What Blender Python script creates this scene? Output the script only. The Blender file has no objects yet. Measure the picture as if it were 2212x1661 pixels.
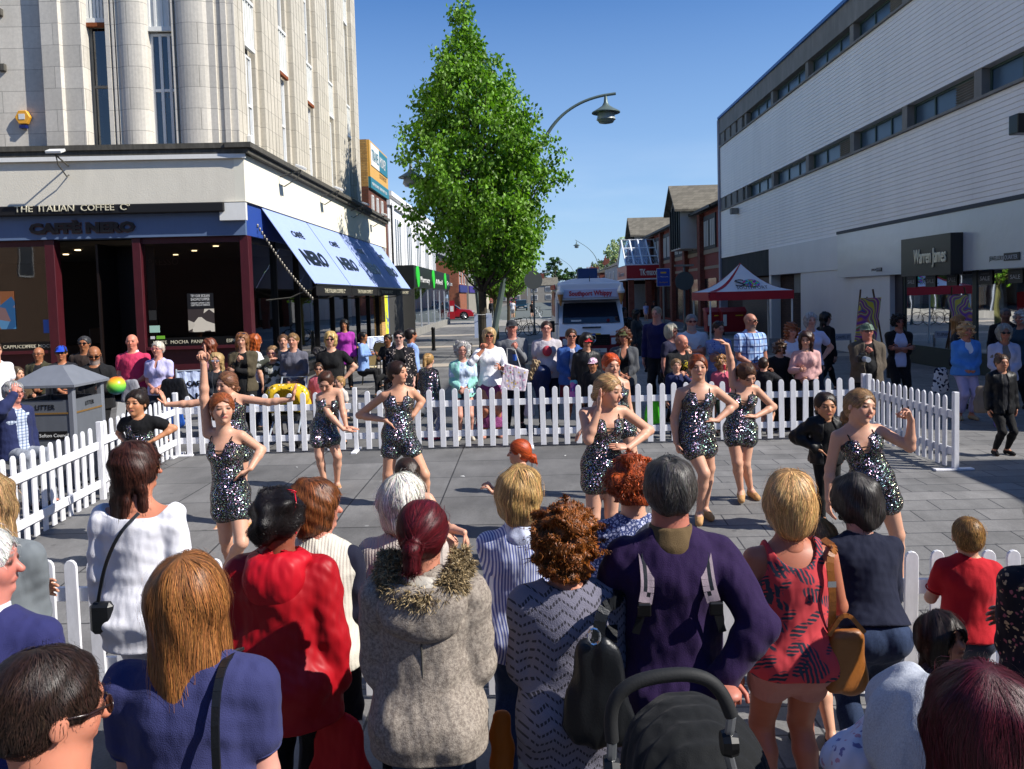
import bpy, bmesh, math, random, colorsys
import numpy as np
from mathutils import Vector, Matrix
random.seed(7); rng = np.random.default_rng(7)
SC = bpy.context.scene; COL = SC.collection
R = math.radians
# ---------------------------------------------------------------- camera (pixel helper works in a 2212 x 1661 frame)
FP, PX, PY, HC = 1770.0, 1106.0, 740.2, 2.2
ROLL, PITCH, YAW = 0.0275, R(3.289), R(-1.17)
_f = np.array([math.sin(YAW)*math.cos(PITCH), math.cos(YAW)*math.cos(PITCH), -math.sin(PITCH)])
_r0 = np.array([math.cos(YAW), -math.sin(YAW), 0.0]); _u0 = np.cross(_r0, _f)
_r = math.cos(ROLL)*_r0 - math.sin(ROLL)*_u0
_u = math.sin(ROLL)*_r0 + math.cos(ROLL)*_u0
CAM = np.array([0, 0, HC])
def ray(px, py):
    return _f + (px-PX)/FP*_r - (py-PY)/FP*_u
def atY(px, py, Y):
    d = ray(px, py); return CAM + d*(Y/d[1])
def atX(px, py, X):
    d = ray(px, py); return CAM + d*(X/d[0])
def gnd(px, py, z=0.0):
    d = ray(px, py); return CAM + d*((z-HC)/d[2])
def proj(p):
    d = np.array(p)-CAM; w = d@_f
    return (PX+FP*(d@_r)/w, PY-FP*(d@_u)/w)
cd = bpy.data.cameras.new('camera'); cam = bpy.data.objects.new('camera', cd); COL.objects.link(cam)
cd.sensor_width = 36; cd.lens = FP/2212*36; cd.clip_start = .05; cd.clip_end = 3000
cd.shift_y = -(830.5-PY)/2212
m = Matrix.Identity(4)
for i in range(3):
    m[i][0], m[i][1], m[i][2] = _r[i], _u[i], -_f[i]
m[2][3] = HC
cam.matrix_world = m; SC.camera = cam
# ---------------------------------------------------------------- world and sun
SUN_E, SUN_A = R(41), R(18)
sd = Vector((math.cos(SUN_A)*math.cos(SUN_E), -math.sin(SUN_A)*math.cos(SUN_E), math.sin(SUN_E)))
W = bpy.data.worlds.new('World'); SC.world = W; W.use_nodes = True
nt = W.node_tree; bg = nt.nodes['Background']
sky = nt.nodes.new('ShaderNodeTexSky'); sky.sky_type = 'NISHITA'; sky.sun_disc = False
sky.sun_elevation = SUN_E; sky.sun_rotation = math.atan2(sd.x, sd.y)
sky.air_density = 1.0; sky.dust_density = .1; sky.ozone_density = 2.2
tcw = nt.nodes.new('ShaderNodeTexCoord'); sxw = nt.nodes.new('ShaderNodeSeparateXYZ'); nt.links.new(tcw.outputs['Generated'], sxw.inputs[0])
def _ramp(src, pts):
    r_ = nt.nodes.new('ShaderNodeValToRGB'); e = r_.color_ramp.elements
    while len(e) < len(pts): e.new(.5)
    for i, (p, c) in enumerate(pts): e[i].position = p; e[i].color = (c, c, c, 1)
    nt.links.new(src, r_.inputs[0]); return r_.outputs[0]
def _mixw(f, a, b, bt='MIX'):
    x = nt.nodes.new('ShaderNodeMix'); x.data_type = 'RGBA'; x.blend_type = bt
    for i, v in ((0, f), (6, a), (7, b)):
        if isinstance(v, (int, float)): x.inputs[i].default_value = v
        elif isinstance(v, tuple): x.inputs[i].default_value = (*v, 1)
        else: nt.links.new(v, x.inputs[i])
    return x.outputs[2]
blue = _mixw(1.0, sky.outputs[0], (.66, 1.0, 1.42), 'MULTIPLY')      # clear sky with little dust
low = _ramp(sxw.outputs[2], [(.0, .9), (.10, .5), (.34, 0.0)])
skyc = _mixw(low, blue, (4.6, 6.3, 8.6))                               # pale band of air near the horizon
wn = nt.nodes.new('ShaderNodeTexNoise'); wn.inputs['Scale'].default_value = 2.2; wn.inputs['Detail'].default_value = 6; mpw = nt.nodes.new('ShaderNodeMapping'); mpw.inputs['Scale'].default_value = (1, 1, 5)
nt.links.new(tcw.outputs['Generated'], mpw.inputs[0]); nt.links.new(mpw.outputs[0], wn.inputs[0])
cir = nt.nodes.new('ShaderNodeMath'); cir.operation = 'MULTIPLY'; nt.links.new(_ramp(wn.outputs[0], [(.52, 0.), (.75, .55)]), cir.inputs[0]); nt.links.new(_ramp(sxw.outputs[2], [(.02, 1.), (.2, 0.)]), cir.inputs[1])
skyc = _mixw(cir.outputs[0], skyc, (8.5, 9.4, 10.6))
nt.links.new(skyc, bg.inputs[0]); bg.inputs[1].default_value = .070
sl = bpy.data.lights.new('sun', 'SUN'); sl.energy = 5.0; sl.angle = R(.5); sl.color = (1, .95, .87)
so = bpy.data.objects.new('sun', sl); COL.objects.link(so)
so.rotation_euler = sd.to_track_quat('Z', 'Y').to_euler(); so.location = (30, -10, 40)
SC.view_settings.view_transform = 'Standard'; SC.view_settings.look = 'None'
SC.view_settings.exposure = 0.6; SC.view_settings.gamma = 1
SC.cycles.max_bounces = 6; SC.cycles.transparent_max_bounces = 12; SC.cycles.diffuse_bounces = 3
SC.cycles.glossy_bounces = 3; SC.cycles.transmission_bounces = 4
def gzf(Y): return -.22*min(1, max(0, (8.5-Y)/3.5))   # the ground falls gently towards the viewer
# ---------------------------------------------------------------- materials
def C_(c):
    if isinstance(c, str):
        c = c.lstrip('#'); c = [int(c[i:i+2], 16)/255 for i in (0, 2, 4)]
        return tuple((x/12.92 if x <= .04045 else ((x+.055)/1.055)**2.4) for x in c)
    return tuple(c[:3])
_mc = {}
class NG:
    def __init__(s, name):
        s.m = bpy.data.materials.new(name); s.m.use_nodes = True
        s.t = s.m.node_tree; s.b = s.t.nodes['Principled BSDF']; s.out = s.t.nodes['Material Output']
    def n(s, ty, **kw):
        x = s.t.nodes.new('ShaderNode'+ty)
        for k, v in kw.items():
            if k.startswith('i_'): x.inputs[int(k[2:]) if k[2:].isdigit() else k[2:]].default_value = v
            else: setattr(x, k, v)
        return x
    def l(s, a, b): s.t.links.new(a, b)
    def math(s, op, a, b=None, c=None):
        x = s.n('Math', operation=op)
        for i, v in enumerate((a, b, c)):
            if v is None: continue
            if isinstance(v, (int, float)): x.inputs[i].default_value = v
            else: s.l(v, x.inputs[i])
        return x.outputs[0]
    def mix(s, f, a, b, bt='MIX'):
        x = s.n('Mix', data_type='RGBA', blend_type=bt)
        for i, v in ((0, f), (6, a), (7, b)):
            if isinstance(v, (int, float)): x.inputs[i].default_value = v
            elif isinstance(v, (tuple, list)): x.inputs[i].default_value = (*v[:3], 1)
            else: s.l(v, x.inputs[i])
        return x.outputs[2]
    def coord(s, scale=(1, 1, 1), rot=(0, 0, 0), which='Object', loc=(0, 0, 0)):
        tc = s.n('TexCoord'); mp = s.n('Mapping')
        mp.inputs['Scale'].default_value = scale; mp.inputs['Rotation'].default_value = rot; mp.inputs['Location'].default_value = loc
        s.l(tc.outputs[which], mp.inputs[0]); return mp.outputs[0]
    def noise(s, vec, scale, detail=3, rough=.55, w=0):
        x = s.n('TexNoise'); x.inputs['Scale'].default_value = scale; x.inputs['Detail'].default_value = detail
        x.inputs['Roughness'].default_value = rough
        if vec is not None: s.l(vec, x.inputs['Vector'])
        return x.outputs['Fac']
    def ramp(s, f, pts):
        x = s.n('ValToRGB'); e = x.color_ramp.elements
        while len(e) < len(pts): e.new(.5)
        for i, (p, c) in enumerate(pts):
            e[i].position = p; e[i].color = (*c, 1) if not isinstance(c, (int, float)) else (c, c, c, 1)
        s.l(f, x.inputs[0]); return x.outputs[0]
    def bump(s, h, strength=.3, dist=.01):
        x = s.n('Bump'); x.inputs['Strength'].default_value = strength; x.inputs['Distance'].default_value = dist
        s.l(h, x.inputs['Height']); s.l(x.outputs[0], s.b.inputs['Normal'])
    def set(s, col=None, rough=None, metal=None, spec=None):
        if col is not None:
            if isinstance(col, tuple): s.b.inputs['Base Color'].default_value = (*col, 1)
            else: s.l(col, s.b.inputs['Base Color'])
        if rough is not None:
            if isinstance(rough, (int, float)): s.b.inputs['Roughness'].default_value = rough
            else: s.l(rough, s.b.inputs['Roughness'])
        if metal is not None: s.b.inputs['Metallic'].default_value = metal
        if spec is not None: s.b.inputs['Specular IOR Level'].default_value = spec
        return s.m
def paint(name, col, rough=.6, metal=0, var=.12, vs=1.5, bs=0, bd=.004, bstr=.4, spec=.4, dirt=0, stretch=(1, 1, 1)):
    key = (name,)
    if key in _mc: return _mc[key]
    g = NG(name); c = C_(col); v = g.coord(stretch)
    n1 = g.noise(v, vs, 5)
    k = g.mix(n1, tuple(x*(1-var) for x in c), tuple(min(1, x*(1+var)) for x in c))
    if dirt:
        d = g.ramp(g.noise(g.coord((1, 1, .25)), vs*2.3, 6, .65), [(.42, 1.0), (.75, 0.0)])
        k = g.mix(g.math('MULTIPLY', d, dirt), k, tuple(x*.45 for x in c))
    if bs: g.bump(g.noise(v, bs, 4), bstr, bd)
    _mc[key] = g.set(k, rough, metal, spec); return _mc[key]
def emit(name, col, s):
    g = NG(name); g.set(C_(col), .5); g.b.inputs['Emission Color'].default_value = (*C_(col), 1); g.b.inputs['Emission Strength'].default_value = s
    return g.m
def glassmat(name, tint=(.85, .9, .9), refl=1.0, trans=1.0):
    g = NG(name); tr = g.n('BsdfTransparent'); tr.inputs[0].default_value = (*[t*trans for t in tint], 1)
    gl = g.n('BsdfGlossy'); gl.inputs['Roughness'].default_value = .015; gl.inputs[0].default_value = (.95, .97, 1, 1)
    fr = g.n('Fresnel'); fr.inputs[0].default_value = 1.5
    f = g.math('MULTIPLY', fr.outputs[0], 1.7*refl)
    wv = g.noise(g.coord((.6, .6, .6)), 1.2, 2); bp = g.n('Bump'); bp.inputs['Strength'].default_value = .08; bp.inputs['Distance'].default_value = .03
    g.l(wv, bp.inputs['Height']); g.l(bp.outputs[0], gl.inputs['Normal'])
    mx = g.n('MixShader'); g.l(f, mx.inputs[0]); g.l(tr.outputs[0], mx.inputs[1]); g.l(gl.outputs[0], mx.inputs[2])
    g.l(mx.outputs[0], g.out.inputs[0]); return g.m
# ---------------------------------------------------------------- objects
def link(o, parent=None):
    COL.objects.link(o)
    if parent is not None: o.parent = parent
    return o
def tag(o, label=None, cat=None, group=None, kind=None):
    if label: o['label'] = label
    if cat: o['category'] = cat
    if group: o['group'] = group
    if kind: o['kind'] = kind
    return o
def thing(name, label, cat, loc=(0, 0, 0), group=None, rz=0):
    o = bpy.data.objects.new(name, None); COL.objects.link(o); o.location = loc; o.rotation_euler = (0, 0, rz)
    o.empty_display_size = .1
    return tag(o, label, cat, group)
def copy_tree(o, parent=None):
    c = o.copy(); COL.objects.link(c); c.parent = parent
    for ch in o.children: copy_tree(ch, c)
    return c
def npmesh(name, V, Q, mat, parent=None, T=None, cols=None, smooth=True, mats=None, mi=None):
    """V verts, Q quads (n,4), T tris (n,3)"""
    me = bpy.data.meshes.new(name); V = np.asarray(V, dtype=np.float32)
    Q = np.zeros((0, 4), int) if Q is None else np.asarray(Q, int); T = np.zeros((0, 3), int) if T is None else np.asarray(T, int)
    me.vertices.add(len(V)); me.vertices.foreach_set('co', V.ravel())
    nl = Q.size+T.size; me.loops.add(nl); me.loops.foreach_set('vertex_index', np.concatenate([Q.ravel(), T.ravel()]).astype(np.int32))
    npoly = len(Q)+len(T); me.polygons.add(npoly)
    st = np.concatenate([np.arange(len(Q))*4, Q.size+np.arange(len(T))*3]).astype(np.int32)
    me.polygons.foreach_set('loop_start', st)
    me.polygons.foreach_set('use_smooth', np.full(npoly, smooth))
    if cols is not None:
        ca = me.color_attributes.new('Col', 'FLOAT_COLOR', 'POINT')
        c4 = np.ones((len(V), 4), np.float32); c4[:, :3] = cols; ca.data.foreach_set('color', c4.ravel())
    me.update(calc_edges=True)
    for x in (mats or [mat]): me.materials.append(x)
    if mi is not None: me.polygons.foreach_set('material_index', np.asarray(mi, dtype=np.int32))
    o = bpy.data.objects.new(name, me); return link(o, parent)
class MB:
    """collects polygons, built as one mesh object"""
    def __init__(s): s.v = []; s.f = []
    def poly(s, pts): i = len(s.v); s.v += [tuple(p) for p in pts]; s.f.append(tuple(range(i, i+len(pts)))); return s
    def box(s, x0, x1, y0, y1, z0, z1):
        i = len(s.v)
        s.v += [(x, y, z) for x in (x0, x1) for y in (y0, y1) for z in (z0, z1)]
        s.f += [tuple(i+k for k in q) for q in ((0, 1, 3, 2), (4, 6, 7, 5), (0, 4, 5, 1), (2, 3, 7, 6), (0, 2, 6, 4), (1, 5, 7, 3))]
        return s
    def boxc(s, c, d, rz=0, rx=0, ry=0):
        i = len(s.v); M = Matrix.Translation(c) @ Matrix.Rotation(rz, 4, 'Z') @ Matrix.Rotation(rx, 4, 'X') @ Matrix.Rotation(ry, 4, 'Y')
        s.v += [tuple(M @ Vector((x*d[0]/2, y*d[1]/2, z*d[2]/2))) for x in (-1, 1) for y in (-1, 1) for z in (-1, 1)]
        s.f += [tuple(i+k for k in q) for q in ((0, 1, 3, 2), (4, 6, 7, 5), (0, 4, 5, 1), (2, 3, 7, 6), (0, 2, 6, 4), (1, 5, 7, 3))]
        return s
    def prism(s, pts, vec, caps=True):
        """pts polygon (3d), extruded along vec"""
        n = len(pts); i = len(s.v); s.v += [tuple(p) for p in pts] + [tuple(np.array(p)+np.array(vec)) for p in pts]
        if caps: s.f += [tuple(range(i+n-1, i-1, -1)), tuple(range(i+n, i+2*n))]
        s.f += [(i+k, i+(k+1) % n, i+n+(k+1) % n, i+n+k) for k in range(n)]
        return s
    def tube(s, pts, r, n=8, caps=True):
        P = [np.array(p, float) for p in pts]; rs = r if isinstance(r, (list, tuple, np.ndarray)) else [r]*len(P)
        i0 = len(s.v); prev = None
        for k, p in enumerate(P):
            t = P[min(k+1, len(P)-1)]-P[max(k-1, 0)]; t = t/(np.linalg.norm(t)+1e-9)
            if prev is None: a = np.array([0, 0, 1.]) if abs(t[2]) < .9 else np.array([1., 0, 0]); u = np.cross(t, a)
            else: u = prev-t*(prev@t)
            u = u/np.linalg.norm(u); prev = u; w = np.cross(t, u)
            for j in range(n):
                a = 2*math.pi*j/n; s.v.append(tuple(p+rs[k]*(math.cos(a)*u+math.sin(a)*w)))
        for k in range(len(P)-1):
            for j in range(n): s.f.append((i0+k*n+j, i0+k*n+(j+1) % n, i0+(k+1)*n+(j+1) % n, i0+(k+1)*n+j))
        if caps: s.f += [tuple(i0+j for j in range(n-1, -1, -1)), tuple(i0+(len(P)-1)*n+j for j in range(n))]
        return s
    def lathe(s, prof, c=(0, 0, 0), n=20, ax='Z'):
        i0 = len(s.v)
        for (r, z) in prof:
            for j in range(n):
                a = 2*math.pi*j/n; q = (r*math.cos(a), r*math.sin(a), z)
                if ax == 'Y': q = (q[0], q[2], q[1])
                if ax == 'X': q = (q[2], q[0], q[1])
                s.v.append((c[0]+q[0], c[1]+q[1], c[2]+q[2]))
        for k in range(len(prof)-1):
            for j in range(n): s.f.append((i0+k*n+j, i0+k*n+(j+1) % n, i0+(k+1)*n+(j+1) % n, i0+(k+1)*n+j))
        s.f += [tuple(i0+j for j in range(n-1, -1, -1)), tuple(i0+(len(prof)-1)*n+j for j in range(n))]
        return s
    def build(s, name, mat, parent=None, smooth=False, bevel=0, angle=35, loc=None):
        me = bpy.data.meshes.new(name); me.from_pydata(s.v, [], s.f); me.materials.append(mat)
        bm = bmesh.new(); bm.from_mesh(me)
        if bevel:
            bmesh.ops.remove_doubles(bm, verts=bm.verts, dist=1e-5)
            bmesh.ops.bevel(bm, geom=[e for e in bm.edges if len(e.link_faces) == 2 and e.calc_face_angle(0) > .6], offset=bevel, segments=1 if bevel < .03 else 2, profile=.7, affect='EDGES')
        bmesh.ops.recalc_face_normals(bm, faces=bm.faces); bm.to_mesh(me); bm.free()
        if smooth:
            me.polygons.foreach_set('use_smooth', [True]*len(me.polygons))
            try: me.set_sharp_from_angle(angle=R(angle))
            except Exception: pass
        me.update(); o = bpy.data.objects.new(name, me)
        if loc: o.location = loc
        return link(o, parent)
def text(name, body, size, mat, loc, rot, parent, extrude=.01, align='LEFT', sx=1, bold=0, shear=0, spacing=1, M=None):
    cu = bpy.data.curves.new(name, 'FONT'); cu.body = body; cu.size = size; cu.extrude = extrude; cu.align_x = align
    cu.offset = bold; cu.shear = shear; cu.space_character = spacing; cu.resolution_u = 3
    t = bpy.data.objects.new(name, cu); COL.objects.link(t)
    bpy.context.view_layer.update()
    me = bpy.data.meshes.new_from_object(t); COL.objects.unlink(t); bpy.data.objects.remove(t)
    me.materials.clear(); me.materials.append(mat)
    o = bpy.data.objects.new(name, me)
    if M is not None: me.transform(M)
    else:
        me.transform(Matrix.Diagonal((sx, 1, 1, 1))); o.location = loc; o.rotation_euler = rot
    return link(o, parent)
# ---------------------------------------------------------------- implicit surfaces (smooth unions of tapered limbs), turned into meshes by surface nets
def _n(v): v = np.asarray(v, float); return v/(np.linalg.norm(v)+1e-12)
class Field:
    def __init__(s, vox): s.h = vox; s.pr = []; s.cut = []; s.disp = None
    def cap(s, a, b, ra, rb, k=.03, flat=None, fs=1.0):
        """tapered capsule; flat = direction along which the section is scaled by fs"""
        s.pr.append(('c', np.asarray(a, float), np.asarray(b, float), ra, rb, k, None if flat is None else _n(flat), fs, 0)); return s
    def ell(s, c, r, k=.02, M=None, sub=0):
        s.pr.append(('e', np.asarray(c, float), np.asarray(r, float), M, None, k, None, 1, sub)); return s
    def half(s, p, n, k=.008):
        """remove the side n points to"""
        s.cut.append((np.asarray(p, float), _n(n), k)); return s
    def run(s):
        h = s.h; lo = []; hi = []
        for p in s.pr:
            if p[8]: continue
            if p[0] == 'c':
                rr = max(p[3], p[4])*max(1, p[7]); lo.append(np.minimum(p[1], p[2])-rr); hi.append(np.maximum(p[1], p[2])+rr)
            else:
                rr = max(p[2]); lo.append(p[1]-rr); hi.append(p[1]+rr)
        lo = np.min(lo, 0)-2.5*h; hi = np.max(hi, 0)+2.5*h
        n = np.ceil((hi-lo)/h).astype(int)+1; s.lo = lo
        ax = [lo[i]+h*np.arange(n[i]) for i in range(3)]
        F = np.full(n, .25, np.float32)
        for p in s.pr:
            k = p[5]; pad = k+2*h+.01
            if p[0] == 'c':
                rr = max(p[3], p[4])*max(1, p[7])+pad; l = np.minimum(p[1], p[2])-rr; u = np.maximum(p[1], p[2])+rr
            else: rr = max(p[2])+pad; l = p[1]-rr; u = p[1]+rr
            i0 = np.clip(np.floor((l-lo)/h).astype(int), 0, n-1); i1 = np.clip(np.ceil((u-lo)/h).astype(int)+1, 1, n)
            if (i1 <= i0).any(): continue
            X = ax[0][i0[0]:i1[0], None, None]; Y = ax[1][None, i0[1]:i1[1], None]; Z = ax[2][None, None, i0[2]:i1[2]]
            sl_ = (slice(i0[0], i1[0]), slice(i0[1], i1[1]), slice(i0[2], i1[2]))
            if p[0] == 'c':
                a, b, ra, rb, fl, fs = p[1], p[2], p[3], p[4], p[6], p[7]
                ba = b-a; x = X-a[0]; y = Y-a[1]; z = Z-a[2]
                if fl is not None:
                    q = 1/fs-1
                    t = (x*fl[0]+y*fl[1]+z*fl[2])*q; x = x+t*fl[0]; y = y+t*fl[1]; z = z+t*fl[2]
                    ba = ba+fl*(ba@fl)*q
                L = ba@ba+1e-12; t = np.clip((x*ba[0]+y*ba[1]+z*ba[2])/L, 0, 1)
                d = np.sqrt((x-t*ba[0])**2+(y-t*ba[1])**2+(z-t*ba[2])**2)-(ra+(rb-ra)*t)
                if fl is not None: d = d*min(1, (fs+1)/2)
            else:
                c, r, Mx = p[1], p[2], p[3]; x = X-c[0]; y = Y-c[1]; z = Z-c[2]
                if Mx is not None:
                    x, y, z = (Mx[0][0]*x+Mx[0][1]*y+Mx[0][2]*z, Mx[1][0]*x+Mx[1][1]*y+Mx[1][2]*z, Mx[2][0]*x+Mx[2][1]*y+Mx[2][2]*z)
                k0 = np.sqrt((x/r[0])**2+(y/r[1])**2+(z/r[2])**2); k1 = np.sqrt((x/r[0]**2)**2+(y/r[1]**2)**2+(z/r[2]**2)**2)
                d = k0*(k0-1)/(k1+1e-9)
            f = F[sl_]
            if p[8]:
                d = -d; hh = np.maximum(k-np.abs(f-d), 0)/max(k, 1e-6); F[sl_] = np.maximum(f, d)+hh*hh*k*.25
            else:
                hh = np.maximum(k-np.abs(f-d), 0)/max(k, 1e-6); F[sl_] = np.minimum(f, d)-hh*hh*k*.25
        X, Y, Z = np.meshgrid(*ax, indexing='ij', sparse=True)
        if s.disp is not None: F = F+s.disp(X, Y, Z).astype(np.float32)
        for (p, nn, k) in s.cut:
            d = (X-p[0])*nn[0]+(Y-p[1])*nn[1]+(Z-p[2])*nn[2]
            hh = np.maximum(k-np.abs(F-d), 0)/k; F = np.maximum(F, d)+hh*hh*k*.25
        # force closed
        F[0], F[-1] = .1, .1; F[:, 0], F[:, -1] = .1, .1; F[:, :, 0], F[:, :, -1] = .1, .1
        s.F = F; return s
    def mesh(s):
        F = s.F; h = s.h; S = F < 0
        nx, ny, nz = F.shape
        cs = [S[i:nx-1+i, j:ny-1+j, k:nz-1+k] for i in (0, 1) for j in (0, 1) for k in (0, 1)]
        cnt = sum(c.astype(np.int8) for c in cs); act = (cnt > 0) & (cnt < 8)
        I = np.argwhere(act); N = len(I)
        if N == 0: return np.zeros((0, 3)), np.zeros((0, 4), int)
        idx = np.full(act.shape, -1, np.int64); idx[act] = np.arange(N)
        cv = {(i, j, k): F[I[:, 0]+i, I[:, 1]+j, I[:, 2]+k] for i in (0, 1) for j in (0, 1) for k in (0, 1)}
        acc = np.zeros((N, 3)); c = np.zeros(N)
        for a in range(3):
            o1, o2 = [b for b in range(3) if b != a]
            for u in (0, 1):
                for w in (0, 1):
                    A = [0, 0, 0]; A[o1] = u; A[o2] = w; B = list(A); B[a] = 1
                    fa, fb = cv[tuple(A)], cv[tuple(B)]; mk = (fa < 0) != (fb < 0)
                    t = np.where(mk, fa/(fa-fb+1e-20), 0)
                    P = np.zeros((N, 3)); P[:, o1] = u; P[:, o2] = w; P[:, a] = t
                    acc += P*mk[:, None]; c += mk
        V = s.lo+h*(I+acc/c[:, None]); Qs = []
        for a in range(3):
            o1, o2 = [(1, 2), (2, 0), (0, 1)][a]
            sh = [slice(1, -1)]*3
            A = [slice(1, -1)]*3; A[a] = slice(0, -1); B = list(A); B[a] = slice(1, None)
            sa, sb = S[tuple(A)], S[tuple(B)]; E = np.argwhere(sa != sb)
            if len(E) == 0: continue
            off = np.array([1, 1, 1]); off[a] = 0; E = E+off
            inside = S[E[:, 0], E[:, 1], E[:, 2]]
            def ci(d1, d2):
                G = E.copy(); G[:, o1] -= d1; G[:, o2] -= d2; return idx[G[:, 0], G[:, 1], G[:, 2]]
            q = np.stack([ci(1, 1), ci(0, 1), ci(0, 0), ci(1, 0)], 1)
            q[~inside] = q[~inside][:, ::-1]; Qs.append(q)
        return V, np.concatenate(Qs)
    def samp(s, P):
        g = (P-s.lo)/s.h; n = np.array(s.F.shape); g = np.clip(g, 0, n-1.001); i = g.astype(int); f = g-i; r = 0
        for a in (0, 1):
            for b in (0, 1):
                for c in (0, 1):
                    w = (f[:, 0] if a else 1-f[:, 0])*(f[:, 1] if b else 1-f[:, 1])*(f[:, 2] if c else 1-f[:, 2])
                    r = r+w*s.F[i[:, 0]+a, i[:, 1]+b, i[:, 2]+c]
        return r
    def grad(s, P):
        e = s.h; G = np.stack([s.samp(P+d)-s.samp(P-d) for d in (np.array([e, 0, 0]), np.array([0, e, 0]), np.array([0, 0, e]))], 1)
        return G/(np.linalg.norm(G, axis=1, keepdims=True)+1e-9)
def wob(amp, fr, seed=0):
    r = np.random.default_rng(seed); D = r.normal(size=(5, 3))*fr; ph = r.uniform(0, 6.28, 5)
    def f(X, Y, Z):
        a = 0
        for d, p in zip(D, ph): a = a+np.sin(X*d[0]+Y*d[1]+Z*d[2]+p)
        return amp*a/2.2
    return f
def join(parts):
    V = []; Q = []; K = []; o = 0
    for p in parts:
        v, q = p[0], p[1]
        if len(v) == 0: continue
        V.append(v); Q.append(q+o); o += len(v); K.append(p[2] if len(p) > 2 else np.ones((len(v), 3)))
    return np.concatenate(V), np.concatenate(Q), np.concatenate(K)
def ntube(P, rs, n=6, flat=None):
    """tube with per-ring radius as (V,Q) arrays, closed ends"""
    P = [np.asarray(p, float) for p in P]; V = []; prev = None
    for k, p in enumerate(P):
        t = _n(P[min(k+1, len(P)-1)]-P[max(k-1, 0)])
        if prev is None:
            u = np.cross(t, [0, 0, 1.]); u = np.cross(t, [1., 0, 0]) if np.linalg.norm(u) < .2 else u
        else: u = prev-t*(prev@t)
        u = _n(u); prev = u; w = np.cross(t, u)
        for j in range(n):
            a = 2*math.pi*j/n; V.append(p+rs[k]*(math.cos(a)*u+math.sin(a)*w))
    Q = [(k*n+j, k*n+(j+1) % n, (k+1)*n+(j+1) % n, (k+1)*n+j) for k in range(len(P)-1) for j in range(n)]
    m0 = len(V); V += [P[0], P[-1]+_n(P[-1]-P[-2])*rs[-1]*.5]; L = (len(P)-1)*n
    for j in range(0, n, 2):
        Q.append((m0, (j+2) % n, j+1, j)); Q.append((m0+1, L+j, L+j+1, L+(j+2) % n))
    return np.array(V), np.array(Q)
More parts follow.
